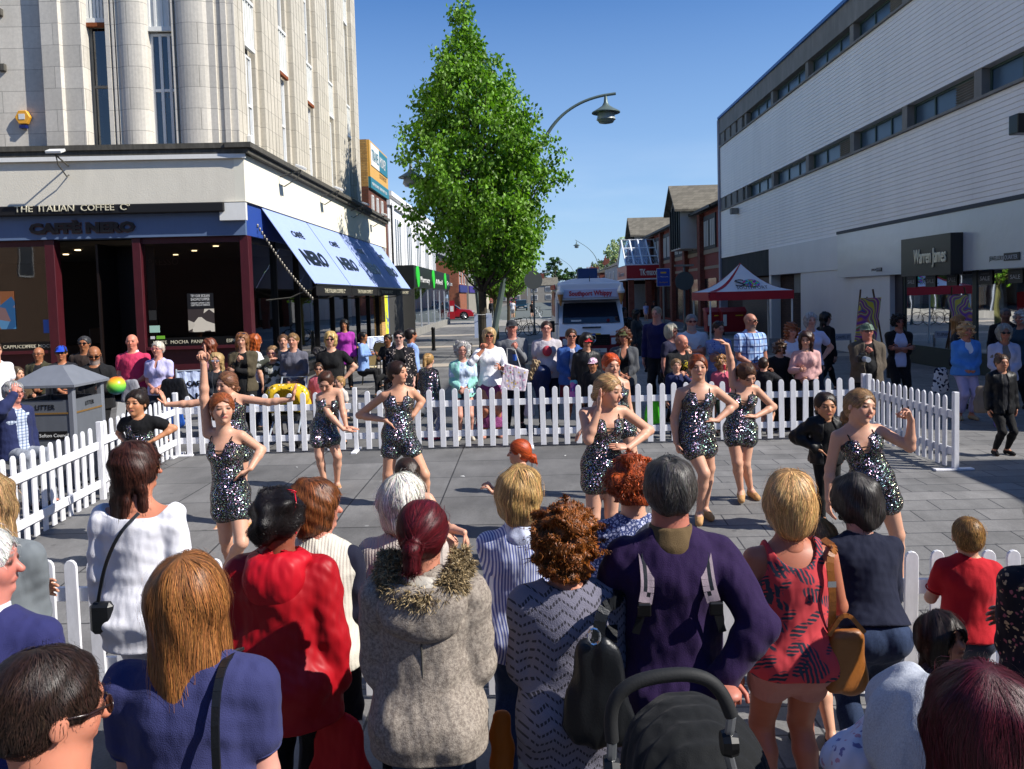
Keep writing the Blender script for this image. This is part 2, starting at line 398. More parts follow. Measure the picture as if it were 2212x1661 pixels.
# ---------------------------------------------------------------- cloth, skin and hair materials
def cloth(pat, c1, c2='#000000', c3='#ffffff', s=1.0, rough=.85):
    key = ('cloth', pat, c1, c2, c3, s)
    if key in _mc: return _mc[key]
    g = NG('fabric_'+pat); a, b, c = C_(c1), C_(c2), C_(c3); v = g.coord(); h = None; col = a
    n1 = g.noise(v, 7, 3); fold = g.noise(g.coord((1, 1, .45)), 9, 2)
    if pat == 'plain': col = g.mix(n1, tuple(x*.86 for x in a), tuple(min(1, x*1.1) for x in a)); h = g.noise(v, 320, 2)
    elif pat == 'heather':
        col = g.mix(g.ramp(g.noise(v, 150*s, 4, .8), [(.38, 0.), (.62, 1.)]), a, b); h = g.noise(v, 260, 3)
    elif pat == 'knit':
        w1 = g.n('TexWave', wave_type='BANDS', bands_direction='Z'); w1.inputs['Scale'].default_value = 17*s; w1.inputs['Distortion'].default_value = 0
        sx = g.n('SeparateXYZ'); g.l(v, sx.inputs[0]); z = sx.outputs[2]; x = g.math('ADD', sx.outputs[0], g.math('MULTIPLY', sx.outputs[1], .6))
        tri = g.math('PINGPONG', g.math('MULTIPLY', x, 22*s), 1.0)
        zz = g.math('FRACT', g.math('ADD', g.math('MULTIPLY', z, 26*s), g.math('MULTIPLY', tri, .9)))
        hole = g.math('MULTIPLY', g.math('GREATER_THAN', zz, .72), g.math('GREATER_THAN', g.math('FRACT', g.math('MULTIPLY', x, 80*s)), .35))
        col = g.mix(g.noise(v, 300, 2), a, b); col = g.mix(g.math('MULTIPLY', hole, .85), col, tuple(t*.12 for t in a))
        h = g.math('SUBTRACT', g.noise(v, 200, 2), g.math('MULTIPLY', hole, 1.5)); g.bump(h, .6, .004); h = None
    elif pat == 'rib':
        w1 = g.n('TexWave', wave_type='BANDS', bands_direction='X'); w1.inputs['Scale'].default_value = 22*s; w1.inputs['Distortion'].default_value = 1.5
        w1.inputs['Detail Scale'].default_value = 8; g.l(v, w1.inputs[0]); col = g.mix(g.noise(v, 180, 3, .8), a, b); h = w1.outputs['Fac']
    elif pat in ('vstripe', 'hstripe'):
        sx = g.n('SeparateXYZ'); g.l(v, sx.inputs[0])
        q = sx.outputs[2] if pat == 'hstripe' else g.math('ADD', sx.outputs[0], g.math('MULTIPLY', sx.outputs[1], .35))
        q = g.math('ADD', q, g.math('MULTIPLY', fold, .006))
        col = g.mix(g.math('GREATER_THAN', g.math('FRACT', g.math('MULTIPLY', q, 100/s)), .5), a, b)
    elif pat == 'plaid':
        sx = g.n('SeparateXYZ'); g.l(v, sx.inputs[0]); x = g.math('ADD', sx.outputs[0], g.math('MULTIPLY', sx.outputs[1], .4)); z = sx.outputs[2]
        def ln(q, f, t, o=0): return g.math('GREATER_THAN', g.math('FRACT', g.math('ADD', g.math('MULTIPLY', q, f), o)), t)
        col = g.mix(g.math('MULTIPLY', ln(x, 9/s, .6), .6), a, c); col = g.mix(g.math('MULTIPLY', ln(z, 9/s, .6), .5), col, c)
        col = g.mix(ln(x, 9/s, .86, .3), col, b); col = g.mix(ln(z, 9/s, .86, .3), col, b)
    elif pat == 'floral':
        vo = g.n('TexVoronoi'); vo.inputs['Scale'].default_value = 26*s; wv = g.n('VectorMath', operation='ADD'); nn = g.n('TexNoise'); nn.inputs['Scale'].default_value = 30*s
        g.l(v, nn.inputs['Vector']); sc = g.n('VectorMath', operation='SCALE'); sc.inputs['Scale'].default_value = .045/s; g.l(nn.outputs['Color'], sc.inputs[0])
        g.l(v, wv.inputs[0]); g.l(sc.outputs[0], wv.inputs[1]); g.l(wv.outputs[0], vo.inputs['Vector'])
        d = vo.outputs['Distance']; k = g.ramp(d, [(.28, 1.), (.34, 0.)])
        sp = g.n('SeparateXYZ'); g.l(vo.outputs['Color'], sp.inputs[0]); c23 = g.mix(g.math('GREATER_THAN', sp.outputs[0], .5), b, c)
        col = g.mix(g.math('MULTIPLY', k, g.math('GREATER_THAN', sp.outputs[1], .25)), a, c23)
    elif pat == 'palm':
        def leaf(rz, sc, off):
            vv = g.coord((1, 1, 1), (0, rz, 0), loc=off); vo = g.n('TexVoronoi'); vo.inputs['Scale'].default_value = sc; mp = g.n('Mapping'); mp.inputs['Scale'].default_value = (1, .4, 2.0)
            g.l(vv, mp.inputs[0]); g.l(mp.outputs[0], vo.inputs['Vector']); k = g.ramp(vo.outputs['Distance'], [(.40, 1.), (.46, 0.)])
            w = g.n('TexWave', bands_direction='DIAGONAL'); w.inputs['Scale'].default_value = 24; w.inputs['Distortion'].default_value = 3; g.l(vv, w.inputs[0])
            return g.math('MULTIPLY', k, g.math('GREATER_THAN', w.outputs['Fac'], .33))
        col = g.mix(leaf(.7, 9*s, (0, 0, 0)), a, b); col = g.mix(leaf(-.6, 8*s, (.3, 0, .2)), col, c)
    elif pat == 'paisley':
        vo = g.n('TexVoronoi', feature='DISTANCE_TO_EDGE'); vo.inputs['Scale'].default_value = 45*s; g.l(v, vo.inputs['Vector'])
        k = g.ramp(vo.outputs['Distance'], [(.08, 1.), (.16, 0.)]); k2 = g.ramp(g.noise(v, 110*s, 3), [(.5, 0.), (.55, 1.)])
        col = g.mix(g.math('MAXIMUM', k, k2), a, b)
    elif pat == 'sequin':
        vo = g.n('TexVoronoi'); vo.inputs['Scale'].default_value = 210*s; g.l(v, vo.inputs['Vector'])
        hsv = g.n('SeparateXYZ'); g.l(vo.outputs['Color'], hsv.inputs[0])
        hc = g.n('CombineColor', mode='HSV'); g.l(hsv.outputs[0], hc.inputs[0]); hc.inputs[1].default_value = .42; g.l(g.ramp(hsv.outputs[1], [(.4, .07), (.75, .32), (.93, 1.0)]), hc.inputs[2])
        sel = g.math('GREATER_THAN', hsv.outputs[2], .5)
        col = g.mix(sel, a, hc.outputs[0])
        ge = g.n('NewGeometry'); sc = g.n('VectorMath', operation='SUBTRACT'); sc.inputs[1].default_value = (.5, .5, .5); g.l(vo.outputs['Color'], sc.inputs[0])
        sm = g.n('VectorMath', operation='SCALE'); sm.inputs['Scale'].default_value = 1.15; g.l(sc.outputs[0], sm.inputs[0])
        ad = g.n('VectorMath', operation='ADD'); g.l(ge.outputs['Normal'], ad.inputs[0]); g.l(sm.outputs[0], ad.inputs[1])
        no = g.n('VectorMath', operation='NORMALIZE'); g.l(ad.outputs[0], no.inputs[0]); g.l(no.outputs[0], g.b.inputs['Normal'])
        g.set(col, .22, .75); _mc[key] = g.m; return g.m
    elif pat == 'denim':
        col = g.mix(g.ramp(g.noise(g.coord((1, 1, .3)), 260, 3, .8), [(.35, 0.), (.7, 1.)]), a, tuple(min(1, x*1.9+.01) for x in a))
        col = g.mix(g.math('MULTIPLY', g.ramp(n1, [(.45, 0.), (.8, 1.)]), .5), col, tuple(min(1, x*2.2+.01) for x in a))
    elif pat == 'shiny': rough = .5; col = g.mix(n1, tuple(x*.9 for x in a), tuple(min(1, x*1.1) for x in a))
    elif pat == 'patches':
        vo = g.n('TexVoronoi'); vo.inputs['Scale'].default_value = 12*s; g.l(v, vo.inputs['Vector']); sp = g.n('SeparateXYZ'); g.l(vo.outputs['Color'], sp.inputs[0])
        col = g.ramp(sp.outputs[0], [(.3, a), (.31, b), (.6, b), (.61, c)])
    if g.b.inputs['Normal'].is_linked is False:
        hh = g.math('MULTIPLY', fold, 1.0)
        if h is not None: hh = g.math('ADD', hh, g.math('MULTIPLY', h, .06))
        rn = g.n('TexNoise', noise_type='RIDGED_MULTIFRACTAL'); rn.inputs['Scale'].default_value = 4.5; rn.inputs['Detail'].default_value = 3; rn.inputs['Distortion'].default_value = .9; g.l(g.coord((1, 1, .75)), rn.inputs['Vector']); g.bump(g.math('ADD', hh, g.math('MULTIPLY', rn.outputs['Fac'], .8)), .75, .045)
    g.b.inputs['Sheen Weight'].default_value = .0 if pat == 'shiny' else .04
    g.set(col, rough, 0, .25); _mc[key] = g.m; return g.m
def _skinmat():
    g = NG('skin'); at = g.n('Attribute', attribute_name='Col'); n = g.noise(g.coord(), 30, 4)
    col = g.mix(.5, at.outputs['Color'], g.mix(n, (.86, .80, .78), (1.1, 1.08, 1.05)), 'MULTIPLY')
    hs = g.n('HueSaturation'); hs.inputs['Value'].default_value = 1.0; g.l(col, hs.inputs['Color'])
    g.set(at.outputs['Color'], .48, 0, .35); m = g.mix(1., at.outputs['Color'], g.mix(n, (.76, .72, .70), (.9, .88, .86)), 'MULTIPLY'); g.l(m, g.b.inputs['Base Color'])
    g.b.inputs['Subsurface Weight'].default_value = .12; g.b.inputs['Subsurface Radius'].default_value = (.02, .008, .004); g.b.inputs['Subsurface Scale'].default_value = .6
    return g.m
SKIN = _skinmat()
def hairmat(c):
    key = ('hair', c)
    if key in _mc: return _mc[key]
    g = NG('hair'); at = g.n('Attribute', attribute_name='Col'); a = C_(c)
    n = g.noise(g.coord((1, 1, .12)), 220, 3, .7)
    col = g.mix(n, tuple(x*.55 for x in a), tuple(min(1, x*1.4) for x in a)); col = g.mix(1., col, at.outputs['Color'], 'MULTIPLY')
    g.set(col, .45, 0, .35); g.bump(n, .3, .003); _mc[key] = g.m; return g.m
def flatmat(name, c, rough=.5, metal=0, spec=.5):
    key = ('f', name, c)
    if key not in _mc:
        g = NG(name); g.set(C_(c), rough, metal, spec); _mc[key] = g.m
    return _mc[key]
# ---------------------------------------------------------------- people
def ik(S, T, a, b, hint):
    d = T-S; L = np.linalg.norm(d); L2 = min(L, (a+b)*.995); u = d/(L+1e-9); T = S+u*L2
    x = (a*a-b*b+L2*L2)/(2*L2); y = math.sqrt(max(a*a-x*x, 0)); h = hint-u*(hint@u)
    return S+u*x+_n(h)*y, T
ARMS = {  # wrist relative to the shoulder (out, forward, up), elbow hint, finger direction, palm normal, curl
    'hang': ((.035, .02, -.305), (.3, -1, 0), (0, .1, -1), (-1, 0, 0), .35),
    'hip': ((.015, .0, -.225), (1, -.35, 0), (-.8, .5, -.25), (-.3, -.2, -1), .3),
    'hipb': ((-.02, -.07, -.22), (1, -.2, 0), (-.8, -.3, -.4), (-.3, .2, -1), .3),
    'clasp': ((-.085, .095, -.235), (.7, -.5, -.2), (-.8, .3, -.5), (-.2, -.9, 0), .6),
    'cross': ((-.135, .115, -.125), (.4, -.1, -1), (-1, .05, .1), (0, -1, 0), .4),
    'fwd': ((-.02, .17, -.14), (.5, -.6, -.5), (-.2, 1, .2), (-1, 0, 0), .7),
    'hold': ((-.08, .12, -.05), (.4, -.2, -1), (-.4, .5, .8), (-.6, -.6, 0), .8),
    'brow': ((-.075, .12, .09), (1, .2, -.5), (-1, -.1, .25), (0, -.3, -1), .2),
    'phone': ((-.03, .12, .02), (.8, 0, -.8), (-.4, .2, 1), (-.5, -.8, 0), .7),
    'back': ((-.07, -.09, -.22), (.8, -.4, 0), (-.9, -.3, -.2), (0, 1, 0), .5),
}
def hand(wr, d, n, L, parts, side, col, curl=.4, spread=1.0, point=False, fist=False):
    """palm and five fingers; d = finger direction, n = palm normal"""
    d = _n(d); n = _n(n-d*(n@d)); s = np.cross(d, n)*side*-1.0
    pal = wr+d*L*.52; n6 = 6
    rot = lambda v, ax, a: v*math.cos(a)+np.cross(ax, v)*math.sin(a)+ax*(ax@v)*(1-math.cos(a))
    for i, (off, ln, r) in enumerate(((.17, .43, .047), (.055, .48, .05), (-.06, .45, .047), (-.165, .35, .041))):
        cu = curl if not fist else 1.0
        if point and i == 0: cu = .02
        elif point: cu = 1.0
        base = wr+d*L*(.46+(.02 if i in (1, 2) else 0))+s*off*L*1.05
        dd = _n(d+s*off*.6*spread*(1-cu)); ax = np.cross(dd, n); ax = _n(ax); P = [base-dd*L*.12, base]; p = base
        for j, (fr, an) in enumerate(((.42, .5+.9*cu), (.32, .9*cu+.1), (.26, .7*cu))):
            dd = rot(dd, ax, an*cu*1.25 if cu > .05 else .03); p = p+dd*ln*L*fr; P.append(p)
        v, q = ntube(P, [r*L, r*L*1.0, r*L*.95, r*L*.85, r*L*.62], n6); parts.append((v, q, np.tile(col, (len(v), 1))))
    b0 = wr+d*L*.12+s*.17*L; P = [b0, b0+_n(s*.9+d*.7+n*.3)*L*.17, b0+_n(s*.7+d*.9+n*.4)*L*.34, b0+_n(s*.5+d*1.1+n*.55)*L*.46]
    v, q = ntube(P, [.062*L, .058*L, .05*L, .036*L], n6); parts.append((v, q, np.tile(col, (len(v), 1))))
def ellmesh(c, r, fr, n=14, m=8):
    V = []; Q = []
    for i in range(m+1):
        th = math.pi*i/m
        for j in range(n):
            ph = 2*math.pi*j/n; V.append(c+fr[0]*r[0]*math.sin(th)*math.cos(ph)+fr[1]*r[1]*math.sin(th)*math.sin(ph)+fr[2]*r[2]*math.cos(th))
    for i in range(m):
        for j in range(n): Q.append((i*n+j, (i+1)*n+j, (i+1)*n+(j+1) % n, i*n+(j+1) % n))
    return np.array(V), np.array(Q)
def strands(F, n, steps, seg, dirf, wid, lift, seedmask, rg, var=.45, outb=0.0):
    V0, Q0 = F.mesh()
    if len(V0) == 0: return np.zeros((0, 3)), np.zeros((0, 4), int), np.zeros((0, 3))
    mk = seedmask(V0); V0 = V0[mk]
    if len(V0) < 5: return np.zeros((0, 3)), np.zeros((0, 4), int), np.zeros((0, 3))
    P = V0[rg.integers(0, len(V0), n)]+rg.normal(size=(n, 3))*F.h*.5
    lf = rg.uniform(.3, 1, n)*lift; ph = rg.uniform(0, 6.28, n); pts = []
    N = F.grad(P); P = P-N*F.samp(P)[:, None]+N*lf[:, None]; sd = rg.normal(size=(n, 3))*.12
    L = rg.uniform(.5, 1.0, n); D0 = None; sides = []
    for k in range(steps+1):
        N = F.grad(P); D = dirf(P, ph, k)+sd; D = D-N*np.sum(D*N, 1)[:, None]*.9; D /= np.linalg.norm(D, axis=1, keepdims=True)+1e-9
        if D0 is not None: D = .6*D+.4*D0; D /= np.linalg.norm(D, axis=1, keepdims=True)+1e-9
        D0 = D; S = np.cross(D, N); S /= np.linalg.norm(S, axis=1, keepdims=True)+1e-9
        pts.append(P.copy()); sides.append(S); P = P+D*seg*L[:, None]
        f = F.samp(P); inb = np.clip(f, -.03, .03); N = F.grad(P)
        keep = 1.0 if outb == 0 else max(0., 1-outb*k/steps)
        P = P-N*((inb-lf)*keep)[:, None]
    w = np.linspace(0, 1, steps+1); prof = np.clip(np.minimum(w*6+.4, (1-w)*3+.15), 0, 1)
    A = np.stack([np.stack([pts[k]-sides[k]*wid*.5*prof[k], pts[k]+sides[k]*wid*.5*prof[k]], 1) for k in range(steps+1)], 1)  # n,steps+1,2,3
    V = A.reshape(-1, 3); base = np.arange(n)[:, None]*(2*(steps+1))+2*np.arange(steps)[None]
    Q = np.stack([base, base+1, base+3, base+2], -1).reshape(-1, 4)
    br = np.exp(rg.normal(size=n)*var); hue = rg.normal(size=(n, 3))*.06
    C = np.clip(br[:, None]*(1+hue), .15, 3); C = np.repeat(C, 2*(steps+1), 0)
    return V, Q, C
NP = 0
def person(label, X, Y, h, face=0, sex='f', w=1.0, hh=None, lean=(0, 0), twist=0, head=(0, 0, 0), arms=('hang', 'hang'), legs=None,
           top=None, bottom=None, shoes='#202020', hair=None, skin='#d9a88c', acc=(), group=None, J=None, sit=None, z0=0, vox=None, cat=None, sock=None, bust=None, sw=None, floor=True, extra_cut=None):
    """l = person's left (+X when facing the camera); J overrides joints with world points; arms = (left(+), right(-))"""
    global NP; NP += 1; rg = np.random.default_rng(NP*13+5)
    child = h < 1.4 and not sit
    hh = hh or ((.238 if sex == 'm' else .228) if not child else max(.17, .2*(.75+.25*h/1.4)))
    a = R(face); fw = np.array([math.sin(a), -math.cos(a), 0.]); lf = np.cross([0, 0, 1.], fw); up = np.array([0, 0, 1.])
    base = np.array([X, Y, z0]); D = max(Y, 1.5); vox = vox or min(.016, max(.0065, .00105*D)); H = h if not sit else h
    def loc(l, f, z): return base+lf*l+fw*f+up*z
    # spine
    hipz = .505*H if not child else .47*H
    if sit: hipz = sit
    sr = .058*H if sex == 'm' else .05*H; shw = (sw or (.110 if sex == 'm' else .098))*H*(1+.25*(w-1))
    pel = loc(0, 0, hipz); topz = h
    zs = topz-hh-.05*H+(.012 if child else 0); up_len = zs-hipz
    ls, lfw = R(lean[0]), R(lean[1]); sp = _n(up*math.cos(lfw)*math.cos(ls)+fw*math.sin(lfw)+lf*math.sin(ls))
    J = dict(J or {})
    pel = J.get('pel', pel); wa = pel+sp*up_len*.32; 
    tl = R(twist); cl = _n(lf*math.cos(tl)+fw*math.sin(tl)); cl = _n(cl-sp*(cl@sp)); cf = _n(np.cross(cl, sp))*1.0
    if cf@fw < 0: cf = -cf
    chest = pel+sp*up_len*.72; nb = J.get('nb', pel+sp*up_len*1.03)
    if 'nb' in J:
        sp = _n(nb-pel); up_len = np.linalg.norm(nb-pel)/1.03; wa = pel+sp*up_len*.32; chest = pel+sp*up_len*.72
        cl = _n(cl-sp*(cl@sp)); cf = _n(np.cross(cl, sp)); cf = cf if cf@fw > 0 else -cf
    sh = {s: J.get('s%+d' % s, nb+cl*s*shw-sp*.036*H) for s in (1, -1)}
    if 's+1' in J and 's-1' in J:
        cl = _n(sh[1]-sh[-1]); cl = _n(cl-sp*(cl@sp)*.5); cf = _n(np.cross(cl, sp)); cf = cf if cf@fw > 0 else -cf
    # head frame
    hy, hp, hr = R(head[0]), R(-head[1]), R(head[2]); hf = _n(fw*math.cos(hy)+lf*math.sin(hy)); hl = np.cross([0, 0, 1.], hf)
    hu = _n(up*math.cos(hp)+hf*math.sin(hp)*1.0); hf = _n(hf-hu*(hf@hu)); hu2 = _n(hu*math.cos(hr)+hl*math.sin(hr)); hl = _n(hl-hu2*(hl@hu2)); hu = hu2; hf = _n(hf-hu*(hf@hu))
    hc = J.get('hc', nb+_n(sp*.7+up*.3)*(.05*H-.012+hh*.5)+fw*.012*H)
    if 'hc' not in J and not sit and abs(lean[0])+abs(lean[1]) < 6: hc = np.array([hc[0], hc[1], z0+topz-hh*.5])
    al, bl = .168*H, .142*H; el = {}; wr = {}; hd = {}
    for s, sp_ in ((1, arms[0]), (-1, arms[1])):
        if isinstance(sp_, str): sp_ = ARMS[sp_]
        t, hint, fd, pn, cu = sp_[:5]
        f3 = lambda v: cl*s*v[0]+cf*v[1]+_n(sp*.5+up*.5)*v[2]
        if 'w%+d' % s in J: wr[s] = J['w%+d' % s]; el[s] = J.get('e%+d' % s)
        else:
            el[s], wr[s] = ik(sh[s], sh[s]+f3(t)*H, al, bl, f3(hint))
        hd[s] = J.get('h%+d' % s) or (f3(fd), f3(pn), cu)
    hip = {s: J.get('p%+d' % s, pel+lf*s*.05*H-up*.012*H) for s in (1, -1)}
    kn = {}; an = {}; toe = {}
    for s in (1, -1):
        if 'k%+d' % s in J: kn[s] = J['k%+d' % s]; an[s] = J['a%+d' % s]
        elif sit:
            kn[s] = hip[s]+fw*.24*H+lf*s*.03*H; an[s] = kn[s]*1; an[s] = kn[s]+fw*.03*H-up*(kn[s][2]-z0-.08)
        else:
            lg = (legs or ((.06, 0), (.06, 0)))[0 if s > 0 else 1]
            A = loc(s*lg[0]*H, lg[1]*H, .045*H); kn[s], an[s] = ik(hip[s], A, .245*H, .245*H, fw)
        toe[s] = J.get('t%+d' % s, an[s]+_n(fw+lf*s*.25)*.085*H-up*(.03*H))
    wl = 1+.35*(w-1); f_ = sex == 'f'
    def torso(F, c=0, wid=1.0):
        W = w*wid
        F.cap(wa, chest, (.071 if f_ else .084)*H*W+c, (.087 if f_ else .1)*H*(1+.6*(w-1))+c, .05, cf, .74)
        F.cap(pel-up*.0, wa, (.093 if f_ else .09)*H*W+c, (.074 if f_ else .085)*H*W+c, .06, cf, .76)
        F.cap(sh[1]-cl*.025*H, sh[-1]+cl*.025*H, .030*H*wl+c*.8, .030*H*wl+c*.8, .06)
        F.cap(chest+sp*.02*H, nb-sp*.004*H, .078*H+c*.8, .04*H+c*.5, .07, cf, .7)
        for s in (1, -1): F.ell(pel+lf*s*.045*H-fw*.035*H-up*.01*H, np.array([1, 1, 1])*(.055*H*W+c), .04)
        if f_ and h > 1.4 and bust != 0:
            for s in (1, -1): F.ell(chest+cl*s*.042*H+cf*(.045*H)-sp*.01*H, np.array([1, 1, 1])*(.036*H*(bust or 1)*(1+.4*(w-1))+c), .05)
        if w > 1.15: F.ell(wa+cf*.03*H-sp*.02*H, np.array([1, 1, 1])*(.075*H*w+c), .05)
    def arm(F, s, c=0, upto=2.0, k=.02):
        r0, r1, r2, r3 = .0285*H*wl, .0235*H*wl, .0235*H*wl, .0155*H*wl
        if upto >= 1: F.cap(sh[s], el[s], r0+c, r1+c*.95, k)
        else: F.cap(sh[s], sh[s]+(el[s]-sh[s])*upto, r0+c, r0+(r1-r0)*upto+c*1.3, k)
        if upto > 1:
            t = min(1, upto-1); m_ = el[s]+(wr[s]-el[s])*.3
            F.cap(el[s], m_, r2+c*.95, .0235*H*wl+c*.95, k) if t > .3 else None
            F.cap(m_ if t > .3 else el[s], el[s]+(wr[s]-el[s])*t, .0235*H*wl+c*.95, (.0235+(.0155-.0235)*t)*H*wl+c, k)
    def leg(F, s, c=0, upto=2.0, flare=0):
        F.cap(hip[s], hip[s]+(kn[s]-hip[s])*min(1, upto), .056*H*wl+c, (.056+(.034-.056)*min(1, upto))*H*wl+c+flare*(upto <= 1), .035)
        if upto > 1:
            t = upto-1; m_ = kn[s]+(an[s]-kn[s])*.3-(fw*.008*H if not sit else 0)
            F.cap(kn[s], m_, .033*H*wl+c, .033*H*wl+c, .02)
            if t > .3: F.cap(m_, kn[s]+(an[s]-kn[s])*t, .033*H*wl+c, (.033-(.015)*t)*H*wl+c+flare, .02)
    root = thing('person', label, cat or ('child' if child else 'person'), tuple(base), group)
    off = base
    sk = np.array(C_(skin)); parts = []
    # body
    F = Field(vox); torso(F)
    for s in (1, -1):
        arm(F, s); leg(F, s)
        F.cap(an[s], toe[s], .024*H, .019*H, .02); F.cap(an[s], an[s]-fw*.015*H-up*.022*H, .022*H, .022*H, .01)
        d, n_, cu = hd[s][:3]; d = _n(d); n_ = _n(np.asarray(n_)-d*(np.asarray(n_)@d))
        hL = .108*H*(1 if h > 1.3 else .95)
        F.cap(wr[s]+d*hL*.1, wr[s]+d*hL*.42, .016*H, .024*H, .015, n_, .5)
    F.cap(chest, hc, .036*H, (.035 if sex == 'm' else .03)*H, .03)
    F.run(); v, q = F.mesh(); parts.append((v, q, np.tile(sk, (len(v), 1))))
    for s in (1, -1):
        d, n_, cu = hd[s][:3]; fl = hd[s][3] if len(hd[s]) > 3 else ''
        hand(wr[s], np.asarray(d, float), np.asarray(n_, float), .108*H, parts, s, sk*[.97, .85, .82], cu, point=fl == 'point', fist=fl == 'fist')
    # head
    hv = max(.0038, vox*.62); G = Field(hv)
    M3 = np.array([hl, hf, hu]); P3 = lambda l, f, u: hc+(hl*l+hf*f+hu*u)*hh
    E3 = lambda F_, c, r, k, sub=0: F_.ell(P3(*c), np.array(r)*hh, k*hh, M3, sub)
    E3(G, (0, -.06, .10), (.355, .42, .39), .1); E3(G, (0, .09, -.14), (.285, .29, .35), .12)
    for s in (1, -1):
        E3(G, (s*.15, .25, -.1), (.11, .1, .13), .1); E3(G, (s*.365, -.02, -.03), (.035, .08, .13), .03)
    G.cap(P3(0, .26, -.40), P3(0, .30, -.39), .085*hh, .06*hh, .1*hh); G.cap(P3(-.13, .32, .12), P3(.13, .32, .12), .05*hh, .05*hh, .07*hh)
    G.cap(P3(0, .36, .03), P3(0, .45, -.11), .032*hh, .055*hh, .05*hh); G.cap(P3(-.07, .35, -.245), P3(.07, .35, -.245), .035*hh, .035*hh, .04*hh)
    for s in (1, -1): E3(G, (s*.145, .405, .03), (.07, .05, .045), .04, 1); E3(G, (s*.145, .315, .03), (.075, .07, .06), .02)
    G.cap(P3(0, -.1, -.2), nb*.6+hc*.4-up*.01, .26*hh, .036*H if sex == 'm' else .031*H, .12*hh)
    G.cap(nb*.6+hc*.4, nb-sp*.01*H, (.037 if sex == 'm' else .032)*H, .045*H, .03)
    G.run(); v, q = G.mesh(); L_ = (v-hc)@M3.T/hh; l, f, u = L_[:, 0], L_[:, 1], L_[:, 2]; c = np.tile(sk, (len(v), 1))
    front = np.clip((f-.15)*6, 0, 1)
    def tint(mask, col, k=1.):
        m_ = np.clip(mask, 0, 1)[:, None]*k; nonlocal c; c = c*(1-m_)+np.array(col)*m_
    g_ = lambda x, y, rx, ry: np.clip(1.6-((x/rx)**2+(y/ry)**2), 0, 1)
    tint(g_(np.abs(l)-.17, u+.12, .1, .09)*front, sk*[1.05, .72, .68], .35); tint(g_(l, u+.12, .06, .05)*front, sk*[1.05, .75, .7], .3)
    lip = (.42, .10, .10) if f_ else tuple(sk*[.8, .55, .52]); tint(g_(l, u+.245, .10, .032)*front, lip, .85)
    tint(g_(np.abs(l)-.145, u-.045, .10, .06)*front, sk*[.55, .42, .4], .45); tint(g_(np.abs(l)-.145, u-.03, .075, .036)*front, (.03, .02, .015), .92)
    hcl = C_(hair[1]) if hair else (.1, .08, .06); tint(g_(np.abs(l)-.15, u-.125, .1, .022)*front, np.array(hcl)*.35, .8)
    bd = hair[3] if hair and len(hair) > 3 and isinstance(hair[3], str) else None
    if bd and bd != 'patch': tint(np.clip((-.18-u)*8, 0, 1)*np.clip((f-.0)*5, 0, 1)*(1-g_(l, u+.245, .08, .03)), C_(bd), .75)
    if hair and hair[0] == 'bald': tint(np.clip((.2-u)*4, 0, 1)*np.clip((.1-f)*5, 0, 1)*np.clip((u+.35)*6, 0, 1), C_(hair[1]), .6)
    parts.append((v, q, c))
    V, Q, K = join(parts); npmesh('body', V-off, Q, SKIN, root, cols=K)
    # clothes
    def garment(name, F, m):
        F.run(); v, q = F.mesh()
        if len(v): return npmesh(name, v-off, q, m, root)
    if bottom:
        b = bottom; ty = b[0]; m = cloth(*b[1]) if isinstance(b[1], tuple) else cloth('plain', b[1]); up_to = b[2] if len(b) > 2 else 1.93
        F = Field(vox*1.1); c = .010; F.disp = wob(.003, 16, NP)
        if ty in ('trousers', 'shorts', 'leggings'):
            c = {'trousers': .014, 'shorts': .02, 'leggings': .006}[ty]
            F.cap(pel, wa, (.093 if f_ else .09)*H*w+.006, (.074 if f_ else .085)*H*w+.005, .05, cf, .76)
            for s in (1, -1): F.ell(pel+lf*s*.045*H-fw*.035*H-up*.01*H, np.array([1, 1, 1])*(.055*H*w+.006), .04); leg(F, s, c*.75, up_to, .012 if ty == 'trousers' else 0)
            F.half(wa-sp*.03*H, sp)
        else:
            km = (kn[1]+kn[-1])/2; am = (an[1]+an[-1])/2; e = pel+(am-pel)*up_to
            F.cap(wa-sp*.05*H, pel-up*.03*H, .08*H*w+c, .1*H*w+c, .05, cf, .8); F.cap(pel-up*.03*H, e, .1*H*w+c, (.115 if up_to < .6 else .14)*H+c, .03, cf, .8)
            F.half(e, -up); F.half(wa-sp*.03*H, sp); F.disp = wob(.006, 30, NP)
        for s in (1, -1):
            if ty in ('shorts',): F.half(hip[s]+(kn[s]-hip[s])*up_to, kn[s]-hip[s]) if s == 1 and up_to < 1 and abs((kn[1]-kn[-1])[2]) < .08 else None
        garment({'trousers': 'trousers', 'shorts': 'shorts', 'leggings': 'leggings', 'skirt': 'skirt'}[ty], F, m)
    tops = top if isinstance(top, list) else ([top] if top else [])
    if len(tops) == 1 and tops[0][0] in ('jacket', 'coat') and len(tops[0]) > 2 and (tops[0][2].get('open') or tops[0][2].get('vee')): tops = [('tee', tops[0][2].get('under', '#202126'), {'hem': -.02})]+tops
    for ti, t in enumerate(tops):
        ty = t[0]; m = cloth(*t[1]) if isinstance(t[1], tuple) else cloth('plain', t[1]); o = t[2] if len(t) > 2 else {}
        c = o.get('c', {'tee': .015, 'shirt': .017, 'vest': .014, 'long': .015, 'jumper': .018, 'jacket': .028, 'coat': .034, 'romper': .012}[ty])
        slv = o.get('slv', {'tee': .55, 'shirt': .6, 'vest': 0, 'long': 1.95, 'jumper': 1.95, 'jacket': 1.95, 'coat': 1.95, 'romper': 0}[ty])
        hem = o.get('hem', {'tee': .0, 'shirt': -.02, 'vest': .0, 'long': .0, 'jumper': -.02, 'jacket': -.05, 'coat': -.14, 'romper': 0}[ty])
